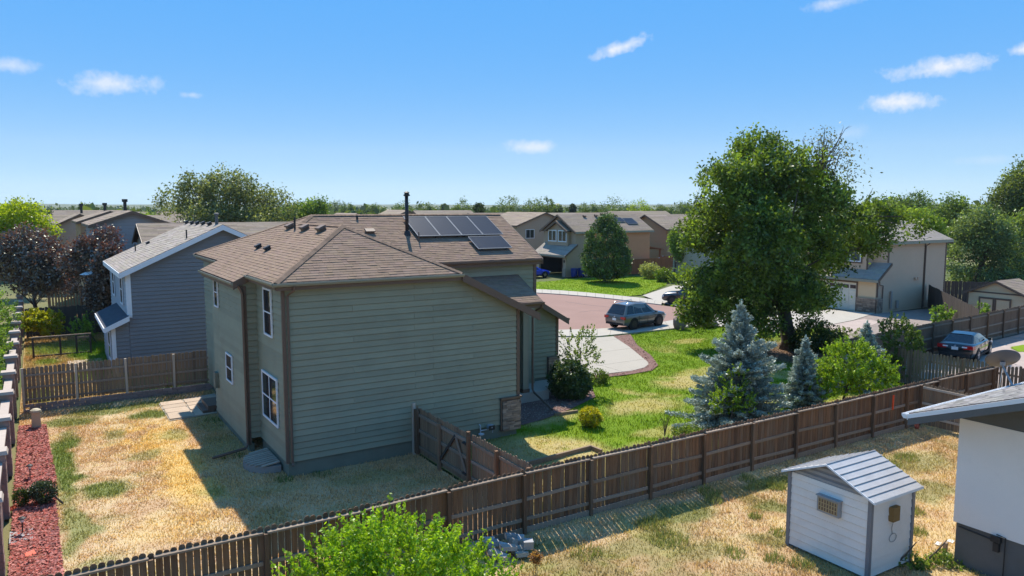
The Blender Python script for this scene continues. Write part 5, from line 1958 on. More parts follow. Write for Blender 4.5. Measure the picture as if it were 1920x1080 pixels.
for i in range(28):
    MB().box(69.7 + i * .3, 69.7 + i * .3 + .294, 73.5 - .03, 73.5, .05, 1.9).build('board', M_redwood, of)
MB().box(69.7, 78.1, 73.51, 73.56, 1.4, 1.5).build('rail', M_redwood, of)
pg = thing('pergola', 'brown timber pergola with red sloping roof behind the terracotta wall', 'pergola', (70.5, 78, 0))
for x, y in ((69, 77), (73, 77), (69, 80), (73, 80)):
    MB().box(x - .08, x + .08, y - .08, y + .08, 0, 2.6).build('post', M_redwood, pg)
for i in range(7):
    MB().prism([(68.6, 76.7 + i * .55, 3.3), (73.4, 76.7 + i * .55, 2.5), (73.4, 76.7 + i * .55, 2.62), (68.6, 76.7 + i * .55, 3.42)], (0, .5, 0)).build('roof_board', M_redwood, pg)

th2 = gable_at('taupe_gable_house', 'taupe gabled house with one white window left of the open garage', 90, (968, 423), (1024, 398), 10, M_taupe, M_shinglebrown, M_brown, windows=[('y', 2.2, 4.55, 1.5, 1.3, 2, 1)], seed=260)
gh2 = gable_house('grey_window_house', 'grey house with small white window behind the terracotta house', OY(1190, 450, 90).x, OY(1272, 450, 90).x, 90, 99, 5.2, .42, M_greyhouse, M_shinglebrown, M_brown, 'X', .35, .35, (1.6, 2.6), wallpitch=.24, windows=[('y', OY(1236, 455, 90).x - OY(1190, 450, 90).x, OY(1236, 455, 90).z, 1.3, 1.6, 2, 1)], seed=270)
p_ = OX(1263, 455, 61.0)
gh3 = gable_house('hidden_corner_house', 'pale grey house mostly hidden behind the left of the big tree', 61.0, 70, p_.y - 9.0, p_.y, p_.z, .42, M_sage, M_shinglegrey, M_gutter, 'X', .4, .3, (1, 1.6), wallpitch=.24, seed=280)

# far roofs
FAR = [(650, 118, 'far_brown_house', 'far brown roof just left of the black chimney pipe', M_ochre, 9),
       (745, 135, 'far_pale_house', 'far pale roof behind the black chimney pipe', M_mauve, 10),
       (830, 150, 'far_low_house', 'far roof between the solar panels and the distant trees', M_sage, 12),
       (930, 140, 'far_dark_house', 'far taupe roof left of the taupe gabled house', M_taupe, 11),
       (1100, 118, 'far_wide_house', 'long far roof above the terracotta house', M_taupe, 16),
       (1195, 125, 'far_ridge_house', 'far roof above the globe-shaped tree', M_mauve, 12),
       (1265, 112, 'far_corner_house', 'far brown roof at the left of the big tree', M_ochre, 11),
       (560, 150, 'far_back_house', 'distant roof behind the left end of the olive roof', M_sage, 10),
       (170, 160, 'far_left_row_house', 'distant roof on the skyline at far left', M_mauve, 14),
       (300, 175, 'far_hill_house', 'distant roof beside the big grey-green tree', M_ochre, 14)]
for i, (pxx, dist, nm, lb, wm, ln) in enumerate(FAR):
    p_ = ground_at(pxx, dist)
    gable_house(nm, lb, p_.x - ln / 2, p_.x + ln / 2, p_.y - 4.2, p_.y + 4.2, 5.35 + .2 * (i % 3), .44, wm, M_shinglebrown, M_brown, 'X' if ln > 10 else 'Y', .4, .6, (3, 6), wallpitch=.4, seed=300 + i, windows=[('y', 3, 4, 1.2, 1.3, 1, 1)])
for o in list(COL.objects):
    if '_ridge' in o:
        del o['_ridge']

# ---- white stucco house at the right edge
sh_ = thing('stucco_house', 'white stucco house with dark grey base and grey shingle roof at right edge', 'house', (20, 4, 0))
MB().box(17.92, 28, -4, 8.84, 1.03, 3.52).build('wall', M_stucco, sh_)
MB().box(17.97, 27.95, -3.95, 8.79, -.1, 1.028).build('foundation', M_greypaint, sh_)
MB().prism([(17.93, 8.8, 3.522), (17.93, -2.8, 3.522), (17.93, -2.8, 3.56), (17.93, 3.0, 5.75), (17.93, 8.8, 3.62)], (9.9, 0, 0)).build('gable_wall', M_greypaint, sh_)  # dark grey siding, the soffit's shadow also put into its tone
pl = [[(16.95, 9.5, 3.62), (28.6, 9.5, 3.62), (28.6, 3.0, 6.09), (16.95, 3.0, 6.09)], [(16.95, -3.5, 3.62), (28.6, -3.5, 3.62), (28.6, 3.0, 6.09), (16.95, 3.0, 6.09)]]
roof_part(sh_, pl[:1], M_shinglelight, seed=400, width=(.25, .5), singles=(0,), name='roof', tone=.30, th=.05)
roof_part(sh_, pl[1:], M_shinglelight, seed=401, width=(.5, .9), exposure=.3, name='rear_roof', th=.05)
for s in (-1, 1):
    a_, e_ = Vector((16.945, 3.0, 6.075)), Vector((16.945, 3.0 + s * 6.5, 3.605))
    MB().prism([a_, e_, e_ - Z_ * .10, a_ - Z_ * .10], (-.04, 0, 0)).build('drip_edge', M_white, sh_)
    MB().prism([a_ - Z_ * .102, e_ - Z_ * .102, e_ - Z_ * .26, a_ - Z_ * .26], (-.03, 0, 0)).build('rake_board', M_greypaint, sh_)
MB().box(16.95, 28.6, 9.501, 9.54, 3.46, 3.61).build('fascia', M_white, sh_)
gutter((16.93, 9.545, 3.49), (28.6, 9.545, 3.49), (0, 1, 0), sh_, M_white)
MB().prism([(16.97, 9.48, 3.50), (16.97, 3.0, 5.96), (16.97, 3.0, 5.94), (16.97, 9.48, 3.48)], (.94, 0, 0)).build('soffit', M_greypaint, sh_)
p_ = OX(1868, 1010, 17.9)
mb = MB()
mb.tube([(17.88, 8.7, .97), (17.88, p_.y + .1, .93), (17.90, p_.y, .86), (17.90, p_.y, p_.z)], .022, 6)
q_ = OX(1884, 1030, 17.9)
mb.tube([(17.90, p_.y, p_.z + .1), (17.90, q_.y, p_.z + .08), (17.90, q_.y, -.05)], .014, 5)
pc = mb.build('conduit', M_dark, sh_)
MB().box(17.85, 17.96, p_.y - .10, p_.y + .10, p_.z - .08, p_.z + .06).build('outlet_box', M_dark, pc)
MB().box(17.87, 17.96, p_.y - .07, p_.y + .05, p_.z - .30, p_.z - .10).build('hose_tap', M_dark, pc)
# satellite dish on the roof
di = thing('satellite_dish', 'grey satellite dish on a strutted mast above the grey shingle roof', 'satellite dish', (22.0, 8.6, 3.96))


def on_st(a, b):
    d = ray(a, b)
    k = (6.09 - 3.62) / 6.5
    t = (3.62 + k * 9.5 - CAM_H) / (d.z + k * d.y)
    return CAMP + d * t


foot, mast = on_st(1899, 724), on_st(1874, 727)
dtop = mast.copy()
hd = (foot - CAMP).dot(fwd_h)
hub = D(1880, 686, (mast - CAMP).dot(fwd_h))
MB().obox(foot, (.10, 0, 0), (0, .09, -.035), (0, 0, .012)).build('foot', M_grey, di)
MB().tube([foot, foot.lerp(hub, .85), hub], .028, 8).build('mast', M_grey, di)
MB().tube([mast, mast.lerp(hub, .9)], .014, 6).build('strut', M_silver, di)
MB().tube([foot.lerp(hub, .35), foot.lerp(hub, .35) + Vector((-.02, -.12, -.14)), foot + Vector((-.05, -.15, .0))], .010, 5).build('strut', M_grey, di)
cdish = D(1880, 672, (hub - CAMP).dot(fwd_h) + .05)
nd = Vector((.5, .55, .67)).normalized()
a1 = (right * 1.0 - nd * right.dot(nd)).normalized()
b1 = nd.cross(a1).normalized()
R1, R2 = 30.5 / FPX * (hub - CAMP).dot(fwd_h), 27 / FPX * (hub - CAMP).dot(fwd_h)
mb = MB()
vs, fs = [], []
nr_, ns_ = 5, 28
for side_ in (0, 1):
    for i in range(nr_ + 1):
        r = i / nr_
        for k in range(ns_):
            an = 2 * math.pi * k / ns_
            vs.append(cdish + a1 * R1 * r * math.cos(an) + b1 * R2 * r * math.sin(an) + nd * (.075 * (r * r - 1) + .006 * side_))
base = (nr_ + 1) * ns_
for side_ in (0, 1):
    for i in range(nr_):
        for k in range(ns_):
            q = [side_ * base + i * ns_ + k, side_ * base + i * ns_ + (k + 1) % ns_, side_ * base + (i + 1) * ns_ + (k + 1) % ns_, side_ * base + (i + 1) * ns_ + k]
            fs.append(tuple(q if side_ == 0 else q[::-1]))
for k in range(ns_):
    fs.append((nr_ * ns_ + k, nr_ * ns_ + (k + 1) % ns_, base + nr_ * ns_ + (k + 1) % ns_, base + nr_ * ns_ + k))
mb.add(vs, fs)
mb.build('dish', mat('dark_grey_dish', (.12, .118, .12), .5, .15), di, smooth=True)
MB().obox(hub + (cdish - hub) * .3, (.05, 0, 0), (0, .05, 0), (0, 0, .05)).build('bracket', M_grey, di)


# ================================================================== CARS
def make_car(name, label, cat, loc, rz, paint, L=4.6, Wd=1.84, H=1.45, style='sedan', rails=False):
    """front towards +x; body lofted from cross-sections, glass set into the cabin, wheels under dark arches"""
    root = thing(name, label, cat, loc, None, rz)
    ORG[root.name] = Vector((0, 0, 0))
    hw = Wd / 2
    if style == 'suv':
        st = [(-L / 2, .46, .78, .88), (-L / 2 + .06, .33, 1.03, .95), (-L / 2 + .45, .28, 1.08, 1.0), (-.4 * L * .5, .26, 1.08, 1.0), (.12 * L, .26, 1.07, 1.0), (.24 * L, .26, 1.06, .99), (.38 * L, .28, 1.00, .96), (.46 * L, .31, .92, .91), (L / 2, .40, .74, .80)]
        cab = [(-L / 2 + .08, -L / 2 + .50), (.255 * L, .06 * L)]
        roof, wr_ = H, .37
    else:
        st = [(-L / 2, .46, .74, .86), (-L / 2 + .08, .32, .97, .93), (-L / 2 + .5, .22, 1.00, .98), (-.22 * L, .20, .98, 1.0), (.02 * L, .20, .95, 1.0), (.2 * L, .20, .94, .99), (.36 * L, .22, .86, .96), (.45 * L, .26, .74, .90), (L / 2, .36, .58, .78)]
        cab = [(-.40 * L, -.24 * L), (.215 * L, .03 * L)]
        roof, wr_ = H, .325
    ring = lambda s: [(-.88 * s[3], s[1]), (-.985 * s[3], s[1] + .3 * (s[2] - s[1])), (-1.0 * s[3], s[1] + .62 * (s[2] - s[1])), (-.955 * s[3], s[2] - .06), (-.84 * s[3], s[2]), (0, s[2] + .025), (.84 * s[3], s[2]), (.955 * s[3], s[2] - .06), (1.0 * s[3], s[1] + .62 * (s[2] - s[1])), (.985 * s[3], s[1] + .3 * (s[2] - s[1])), (.88 * s[3], s[1])]
    vs, fs = [], []
    m = 11
    for s in st:
        vs += [(s[0], y * hw, z) for y, z in ring(s)]
    for i in range(len(st) - 1):
        for k in range(m):
            fs.append((i * m + k, i * m + (k + 1) % m, (i + 1) * m + (k + 1) % m, (i + 1) * m + k)[::-1])
    fs.append(tuple(range(m)))
    fs.append(tuple(reversed(range((len(st) - 1) * m, len(st) * m))))
    body = MB().add(vs, fs).build('body', paint, root, smooth=True)
    mod = body.modifiers.new('edge', 'BEVEL')
    mod.width, mod.segments, mod.limit_method = .03, 2, 'ANGLE'
    # cabin
    (xr0, xr1), (xf0, xf1) = cab
    zb = 1.02 if style == 'suv' else .93
    bw, tw = hw * .86, hw * .66
    xs_b = [xr0, xr0 + (xf0 - xr0) * .5, xf0]
    xs_t = [xr1, xr1 + (xf1 - xr1) * .5, xf1]
    ztop = [roof - .07, roof, roof - .06]
    cv = []
    for i in range(3):
        cv += [(xs_b[i], -bw, zb), (xs_t[i], -tw, ztop[i] - .05), (xs_t[i], -tw * .8, ztop[i]), (xs_t[i], 0, ztop[i] + .015), (xs_t[i], tw * .8, ztop[i]), (xs_t[i], tw, ztop[i] - .05), (xs_b[i], bw, zb)]
    cf = []
    for i in range(2):
        for k in range(6):
            cf.append((i * 7 + k, (i + 1) * 7 + k, (i + 1) * 7 + k + 1, i * 7 + k + 1)[::-1])
    cf.append((0, 1, 2, 3, 4, 5, 6)[::-1])
    cf.append((14, 15, 16, 17, 18, 19, 20))
    MB().add(cv, cf).build('cabin', paint, root, smooth=False)

    def pane(nm, p, inset, off, par=root, matl=M_carglass):
        p = [Vector(q) for q in p]
        c = sum(p, Vector()) / len(p)
        n = (p[1] - p[0]).cross(p[2] - p[0]).normalized()
        if n.dot(c - Vector((0, 0, .8))) < 0:
            n = -n
        q = [c + (a - c) * inset + n * off for a in p]
        return MB().prism(q, n * -.006).build(nm, matl, par)
    # rear window, windscreen, side windows
    pane('rear_window', [(xr0, -bw * .93, zb + .03), (xr1, -tw * .93, roof - .10), (xr1, tw * .93, roof - .10), (xr0, bw * .93, zb + .03)], .93, .012)
    pane('windscreen', [(xf0, -bw * .93, zb + .03), (xf1, -tw * .93, roof - .10), (xf1, tw * .93, roof - .10), (xf0, bw * .93, zb + .03)], .93, .012)
    for sgn in (-1, 1):
        e0, e1 = (xr0 * .93 + xf0 * .07, xr1 * .94 + xf1 * .06), (xr0 * .10 + xf0 * .90, xr1 * .07 + xf1 * .93)
        cutsb = [0, .30, .64, 1] if style == 'suv' else [0, .47, 1]
        for a, b in zip(cutsb[:-1], cutsb[1:]):
            a2, b2 = a + .012, b - .012
            lo = lambda t: e0[0] + (e1[0] - e0[0]) * t
            hi = lambda t: e0[1] + (e1[1] - e0[1]) * t
            P0 = Vector((lo(a2), sgn * bw, zb + .02))
            pane('side_window', [P0, (lo(b2), sgn * bw, zb + .02), (hi(b2), sgn * tw, roof - .13), (hi(a2), sgn * tw, roof - .13)], .96, .010)
        MB().obox((xf0 * .8, sgn * (hw + .06), zb + .05), (.06, 0, 0), (0, .09, 0), (0, 0, .065)).build('side_mirror', paint, root)
        for hx in (-.02, .2 if style == 'suv' else -.24):
            MB().obox((hx * L, sgn * hw * .985, zb - .16), (.09, 0, 0), (0, .012, 0), (0, 0, .015)).build('door_handle', paint, root)
        sg = MB()
        for hx in (-.17, .03, .2):
            sg.obox((hx * L, sgn * hw * .992, .62), (.005, 0, 0), (0, .009, 0), (0, 0, .28))
        sg.obox((0.01 * L, sgn * hw * .965, .29), (.3 * L, 0, 0), (0, .03, 0), (0, 0, .05))
        sg.build('sill_and_seams', M_black, root)
        if rails:
            MB().tube([(xr1 + .1, sgn * tw * .92, roof), (xr1 + .2, sgn * tw * .92, roof + .05), (xf1 - .2, sgn * tw * .92, roof + .05), (xf1 - .1, sgn * tw * .92, roof)], .02, 6).build('roof_rail', M_silver, root)
        # lights
        if style == 'suv':
            MB().obox((-L / 2 + .06, sgn * hw * .78, .84), (.06, 0, 0), (0, .19, 0), (0, 0, .09)).build('tail_light', M_carred, root)
            MB().obox((L / 2 - .13, sgn * hw * .70, .70), (.08, 0, 0), (0, .18, 0), (0, 0, .07)).build('headlight', M_carwhite, root)
        else:
            MB().hexa([(-L / 2 - .02, sgn * hw * .45, .74), (-L / 2 + .0, sgn * hw * .93, .74), (-L / 2 + .28, sgn * hw * 1.0, .74), (-L / 2 + .28, sgn * hw * .6, .74), (-L / 2 - .0, sgn * hw * .45, .92), (-L / 2 + .02, sgn * hw * .93, .93), (-L / 2 + .28, sgn * hw * .985, .93), (-L / 2 + .28, sgn * hw * .6, .93)]).build('tail_light', M_carred, root)
            MB().obox((-L / 2 + .0, sgn * hw * .50, .85), (.03, 0, 0), (0, .12, 0), (0, 0, .035)).build('reversing_light', M_carwhite, root)
            MB().obox((L / 2 - .12, sgn * hw * .70, .62), (.08, 0, 0), (0, .18, 0), (0, 0, .06)).build('headlight', M_carwhite, root)
        # wheels
        for wxn in (-.285 * L, .30 * L):
            ya, yb = sgn * (hw - .20), sgn * (hw + .004)
            MB().cyl((wxn, ya, wr_ + .02), (wxn, sgn * (hw + .001), wr_ + .02), wr_ + .075, 20).build('wheel_arch', M_black, root)
            w_ = MB().cyl((wxn, ya, wr_), (wxn, sgn * (hw + .012), wr_), wr_, 20).build('wheel', M_black, root)
            rim = MB().cyl((wxn, sgn * (hw + .012), wr_), (wxn, sgn * (hw + .018), wr_), wr_ * .66, 20)
            rim.build('rim', M_rim, w_)
            sp = MB()
            for k in range(5):
                an = 2 * math.pi * k / 5 + .3
                dv = Vector((math.cos(an), 0, math.sin(an)))
                sp.obox(Vector((wxn, sgn * (hw + .022), wr_)) + dv * wr_ * .34, dv * wr_ * .3, Vector((-dv.z, 0, dv.x)) * .035, (0, .006, 0))
            sp.build('spokes', M_silver if style != 'suv' else M_rim, w_)
    MB().obox((-L / 2 - .012, 0, .72 if style == 'suv' else .76), (.012, 0, 0), (0, .16, 0), (0, 0, .08)).build('number_plate', M_plate, root)
    MB().obox((-L / 2 + .03, 0, .42), (.06, 0, 0), (0, hw * .80, 0), (0, 0, .07)).build('rear_bumper', M_black if style == 'suv' else paint, root)
    MB().obox((L / 2 - .06, 0, .52), (.07, 0, 0), (0, hw * .45, 0), (0, 0, .09)).build('grille', M_black, root)
    MB().lathe([(.0, 0), (.055, .002), (.055, .008), (0.0, .01)], (0, 0, 0), 12)
    eb = MB().cyl((-L / 2 - .012, 0, .885), (-L / 2 + .05, 0, .885), .055, 12)
    eb.build('emblem', M_silver, root)
    return root


make_car('grey_suv', 'grey SUV with roof rails parked by the near kerb of the red street', 'car', (35.2, 39.35, .10), R(8), car_paint('grey_car_paint', (.13, .125, .115), .25), 4.55, 1.88, 1.76, 'suv', True)
make_car('blue_car', 'bright blue car nosed up to the open garage across the street', 'car', (50.0, 74.6, .02), R(0), car_paint('blue_car_paint', (.01, .05, .62), .3), 4.5, 1.84, 1.48, 'sedan')
make_car('dark_suv', 'dark grey car half hidden under the left branches of the big tree', 'car', (47.6, 46.3, .03), R(125), car_paint('dark_car_paint', (.05, .05, .055), .5), 4.7, 1.88, 1.68, 'suv')
make_car('black_sedan', 'black sedan seen from behind on the gravel alley beyond the cross fence', 'car', (*tuple(ground_at(1828, 41.8))[:2], .05), R(14), car_paint('black_car_paint', (.012, .011, .012), .4), 4.75, 1.84, 1.45, 'sedan')

# ================================================================== METAL SHED
sx, sy, srz = 15.42, 11.5, R(-.5)
ms = thing('metal_shed', 'small white ribbed metal shed with galvanised gable roof in the near yard', 'shed', (15.4, 11.6, 0))
ux = Vector((math.cos(srz), math.sin(srz), 0))
uy = Vector((-math.sin(srz), math.cos(srz), 0))
SP = lambda a, b, z: Vector((15.46, 9.40, 0)) + ux * a + uy * b + Z_ * z      # a along +x, b along +y from the near corner
SL, SWd, SHt = 1.62, 2.12, 1.9


def ribbed(parent, o, u, n, poly, pitch=.19):
    """sheet-steel wall: a sheet with shallow steps, every panel a part"""
    mb_ = MB()
    pts = [o + u * s + Z_ * z for s, z in poly]
    mb_.prism(pts, n * -.02)
    w = mb_.build('wall', M_shedwall, parent)
    for v, f in siding_pieces(o, u, n, poly, pitch, .022, 0.06, (), .014):
        MB().add(v, f).build('wall_panel', M_shedwall, w)
    return w


ribbed(ms, SP(0, 0, 0), uy, -ux, [(0, .06), (SWd, .06), (SWd, SHt), (0, SHt)])
ribbed(ms, SP(0, 0, 0), ux, -uy, [(0, .06), (SL, .06), (SL, SHt), (0, SHt)])
mb = MB()
mb.prism([SP(SL, .01, .06), SP(SL, SWd, .06), SP(SL, SWd, SHt), SP(SL, .01, SHt)], ux * -.02)
mb.prism([SP(.02, SWd, .06), SP(SL - .03, SWd, .06), SP(SL - .03, SWd, SHt), SP(.02, SWd, SHt)], uy * -.02)
mb.build('rear_wall', M_shedwall, ms)
for a, b in ((0, 0), (SL, 0), (0, SWd), (SL, SWd)):
    c = SP(a, b, SHt / 2)
    MB().obox(c - ux * (.01 if a == 0 else -.01) - uy * (.01 if b == 0 else -.01), ux * .045, uy * .045, Z_ * (SHt / 2)).build('corner_trim', M_shedtrim, ms)
ov, rz_ = .14, 2.42
ap = SWd / 2
E0, E1 = -.17, SWd + .17
for s, (b0, b1) in ((0, (E0, ap)), (1, (E1, ap))):
    lo0, lo1, hi0, hi1 = SP(-ov, b0, SHt + .0), SP(SL + ov, b0, SHt + .0), SP(-ov, b1, rz_), SP(SL + ov, b1, rz_)
    n_ = (lo1 - lo0).cross(hi0 - lo0).normalized()
    if n_.z < 0:
        n_ = -n_
    rp_ = MB().prism([lo0, lo1, hi1, hi0], n_ * -.02).build('roof_panel', M_shedroof, ms)
    k = 7
    for i in range(k + 1):
        t = i / k
        a_, b_ = lo0.lerp(hi0, t), lo1.lerp(hi1, t)
        sl_ = (hi0 - lo0).normalized()
        MB().obox((a_ + b_) / 2 + n_ * .012, (b_ - a_) / 2, sl_ * .011, n_ * .006).build('roof_rib', M_shedroof, rp_)
    MB().prism([lo0, hi0, hi0 - Z_ * .045, lo0 - Z_ * .045], ux * -.02).build('edge_trim', M_white, ms)
    MB().prism([lo0 + Z_ * .01, lo1 + Z_ * .01, lo1 - Z_ * .05, lo0 - Z_ * .05], uy * (-.02 if s == 0 else .02)).build('edge_trim', M_white, ms)
gbl = MB().prism([SP(.0, .0, SHt + .001), SP(.0, SWd, SHt + .001), SP(0, ap, rz_ - .06)], ux * .02).build('gable_panel', M_shedtrim, ms)
for i in range(3):
    z0 = SHt + .05 + i * .13
    w0 = (rz_ - .06 - z0) / (rz_ - .06 - SHt) * ap
    MB().obox(SP(-.006, ap, z0), ux * .006, uy * w0, Z_ * .035).build('gable_rib', M_grey, gbl)
# window-like vent unit on the left wall
fr = MB()
vc = SP(-.02, .98, 1.42)
fr.obox(vc - ux * .06, ux * .06, uy * .29, Z_ * .19)
vf = fr.build('wall_unit', M_grey, ms)
M_brass = mat('worn_yellow_grille', (.40, .29, .15), .6, .4, 12, 60)
MB().obox(vc - ux * .123, ux * .004, uy * .25, Z_ * .145).build('grille', M_brass, vf)
for i in range(3):
    for j in range(7):
        MB().obox(vc - ux * .131 + uy * (-.21 + j * .07) + Z_ * (-.095 + i * .095), ux * .006, uy * .014, Z_ * .033).build('grille_slot', M_brown, vf)
MB().obox(vc - ux * .07 + Z_ * .20, ux * .085, uy * .31, Z_ * .012).build('hood', M_grey, vf)
bx_ = SP(.80, -.02, 1.42)
MB().obox(bx_ - uy * .06, ux * .13, uy * .06, Z_ * .17).build('junction_box', mat('rusty_ochre_box', (.23, .14, .05), .7, .4, 8), ms)
cbp = [bx_ + Vector((0, -.05, -.17)), bx_ + Vector((-.02, -.03, -.35)), bx_ + Vector((.01, -.03, -.5))]
for k in range(15):
    an = math.pi / 2 + 2 * math.pi * k / 14
    cbp.append(bx_ + ux * (.05 + .14 * math.cos(an)) + Z_ * (-.60 + .10 * math.sin(an)) - uy * .025)
MB().tube(cbp, .008, 5).build('cable', M_grey, ms)
MB().obox(SP(SL / 2, SWd / 2, .03), ux * SL / 2 * .98, uy * SWd / 2 * .98, Z_ * .028).build('base', M_shedtrim, ms)

# ================================================================== SMALL THINGS
# bins
M_binlid = mat('dark_blue_lid', (.012, .03, .16), .45, .1)


def bin_(name, label, loc, rz, group=None):
    root = thing(name, label, 'wheelie bin', loc, group, rz)
    ORG[root.name] = Vector((0, 0, 0))
    MB().hexa([(-.24, -.25, .06), (.24, -.25, .06), (.24, .25, .06), (-.24, .25, .06), (-.32, -.32, .98), (.32, -.32, .98), (.32, .32, .98), (-.32, .32, .98)]).build('bin_body', M_bin, root)
    MB().hexa([(-.35, -.34, .985), (.36, -.34, .985), (.36, .34, .985), (-.35, .34, .985), (-.28, -.28, 1.07), (.3, -.28, 1.07), (.3, .28, 1.07), (-.28, .28, 1.07)]).build('lid', M_binlid, root)
    for s in (-1, 1):
        MB().cyl((.24, s * .22, .12), (.24, s * .28, .12), .12, 12).build('wheel', M_black, root)
    MB().bar((.40, -.25, .95), (.40, .25, .95), .035, .035).build('handle', M_bin, root)
    return root


bin_('blue_bin', 'blue wheelie bin nearest the garage corner across the street', (54.3, 71.85, .02), R(-60))
bin_('blue_bin', 'blue wheelie bin beside the globe-shaped tree, right of its twin', (55.25, 71.7, .02), R(-80))
bin_('kerb_bin', 'dark blue bin behind the half hidden dark grey car', (50.0, 48.3, .05), R(120))
ub = thing('patio_umbrella', 'white patio umbrella behind the honey coloured fence', 'umbrella', (73.5, 77, 0))
p_ = OY(1243, 482, 76.6)
MB().cyl((p_.x, p_.y, 0), (p_.x, p_.y, p_.z + .2), .03, 8).build('pole', M_white, ub)
MB().lathe([(.9, -.22), (.45, -.02), (.03, .16)], (p_.x, p_.y, p_.z), 8).build('canopy', M_umbrella, ub)
ub2 = thing('garden_umbrella', 'small white umbrella on a pole among the purple plum trees', 'umbrella', (3, 58, 0))
p_ = OY(169, 512, 55.6)
MB().cyl((p_.x, p_.y, 0), (p_.x, p_.y, p_.z + .9), .03, 8).build('pole', M_darkwood, ub2)
MB().lathe([(.62, -.08), (.3, .06), (.04, .14)], (p_.x, p_.y, p_.z), 8).build('canopy', M_umbrella, ub2)

# boulders
def boulder(name, label, loc, r, seed, peak=0.0):
    rs = np.random.default_rng(seed)
    mb_ = MB()
    n, m = 14, 9
    vs, fs = [], []
    pl_ = [(Vector(rs.normal(size=3)).normalized(), rs.uniform(.55, .85)) for _ in range(11)]
    for i in range(m + 1):
        th = math.pi * i / m
        for k in range(n):
            ph = 2 * math.pi * k / n
            d = Vector((math.sin(th) * math.cos(ph), math.sin(th) * math.sin(ph), math.cos(th)))
            q = 1.0
            for nn, dd in pl_:
                c = d.dot(nn)
                if c > .05:
                    q = min(q, dd / c)
            q *= rs.uniform(.97, 1.03)
            vs.append((d.x * r[0] * q, d.y * r[1] * q, max(-.1, d.z * r[2] * q + r[2] * .62 + peak * d.x * .3)))
    for i in range(m):
        for k in range(n):
            fs.append((i * n + k, (i + 1) * n + k, (i + 1) * n + (k + 1) % n, i * n + (k + 1) % n))
    vs = [(x + loc[0], y + loc[1], z + loc[2]) for x, y, z in vs]
    return mb_.add(vs, fs).build(name, M_rock, None, label=label, cat='boulder', loc=loc)


boulder('boulder', 'tall brown boulder on the lawn edge beside the sidewalk', tuple(G(1276, 618)), (.62, .62, .72), 4, .2)
boulder('boulder', 'low flat brown boulder right of the tall one, under the big tree', tuple(G(1329, 614)), (.85, .6, .42), 9)
boulder('boulder', 'small dark boulder at the foot of the alley fence', (45.8, 22.6, 0), (.5, .4, .38), 12)

# utility pedestal, path lights
up_ = thing('utility_pedestal', 'beige plastic utility pedestal at the head of the red mulch bed', 'utility box', (-.37, 33.4, 0))
MB().hexa([(-.53, 33.26, .0), (-.21, 33.26, .0), (-.21, 33.54, .0), (-.53, 33.54, .0), (-.51, 33.28, .62), (-.23, 33.28, .62), (-.23, 33.52, .62), (-.51, 33.52, .62)]).build('box', M_beige, up_)
MB().lathe([(.20, .621), (.18, .70), (.10, .75), (.02, .76)], (-.37, 33.4, 0), 12).build('cap', M_beige, up_)
for q, lb in (((57, 898), 'black path light in the mulch above the dark round shrub'), ((43, 1002), 'black path light with square grey base near the photo\'s bottom left corner')):
    p_ = G(*q)
    pl_ = thing('path_light', lb, 'garden light', p_)
    MB().cyl(p_, p_ + Z_ * .34, .018, 6).build('stake', M_dark, pl_)
    MB().cyl(p_ + Z_ * .34, p_ + Z_ * .42, .045, 8).build('lantern', M_carwhite, pl_)
    MB().lathe([(.10, .42), (.09, .44), (.02, .48)], p_, 10).build('hat', M_dark, pl_)
p_ = G(40, 1006)
MB().box(p_.x - .25, p_.x + .25, p_.y - .45, p_.y + .35, .036, .055).build('grey_mat', M_grey, label='flat grey paving square under a path light in the red mulch', cat='paving slab', loc=p_)
M_redtool = mat('orange_plastic', (.75, .08, .02), .5, .1)
for i, q in enumerate(((23, 957), (72, 947), (57, 1043))):
    p_ = G(*q)
    lb = ('orange-red flag lying against the block wall', 'orange-red scrap below the dark round shrub', 'orange-red scrap low in the mulch near the photo corner')[i]
    MB().obox(p_ + Z_ * .06, (.10, .03, .01), (-.02, .09, .02), (0, 0, .012)).build('orange_scrap', M_redtool, label=lb, cat='scrap', loc=p_)

# landscape edging boards in the front garden
ed = thing('lawn_edging', 'long tan timber edging behind the long fence near the gate', 'edging', (11.5, 16.3, 0))
e0, e1, e2 = G(968, 880), G(1108, 843), G(1128, 851)
MB().bar(e0 + Z_ * .08, e1 + Z_ * .08, .09, .16).build('timber', M_wood2, ed)
MB().bar(e1 + Z_ * .075, e2 + Z_ * .075, .09, .15).build('timber', M_wood2, ed)
ed2 = thing('bed_edging', 'short dark timber edging beside the yellow shrub', 'edging', tuple(G(1060, 775)))
MB().bar(G(1040, 780) + Z_ * .06, G(1083, 774) + Z_ * .06, .09, .12).build('timber', M_wood2, ed2)

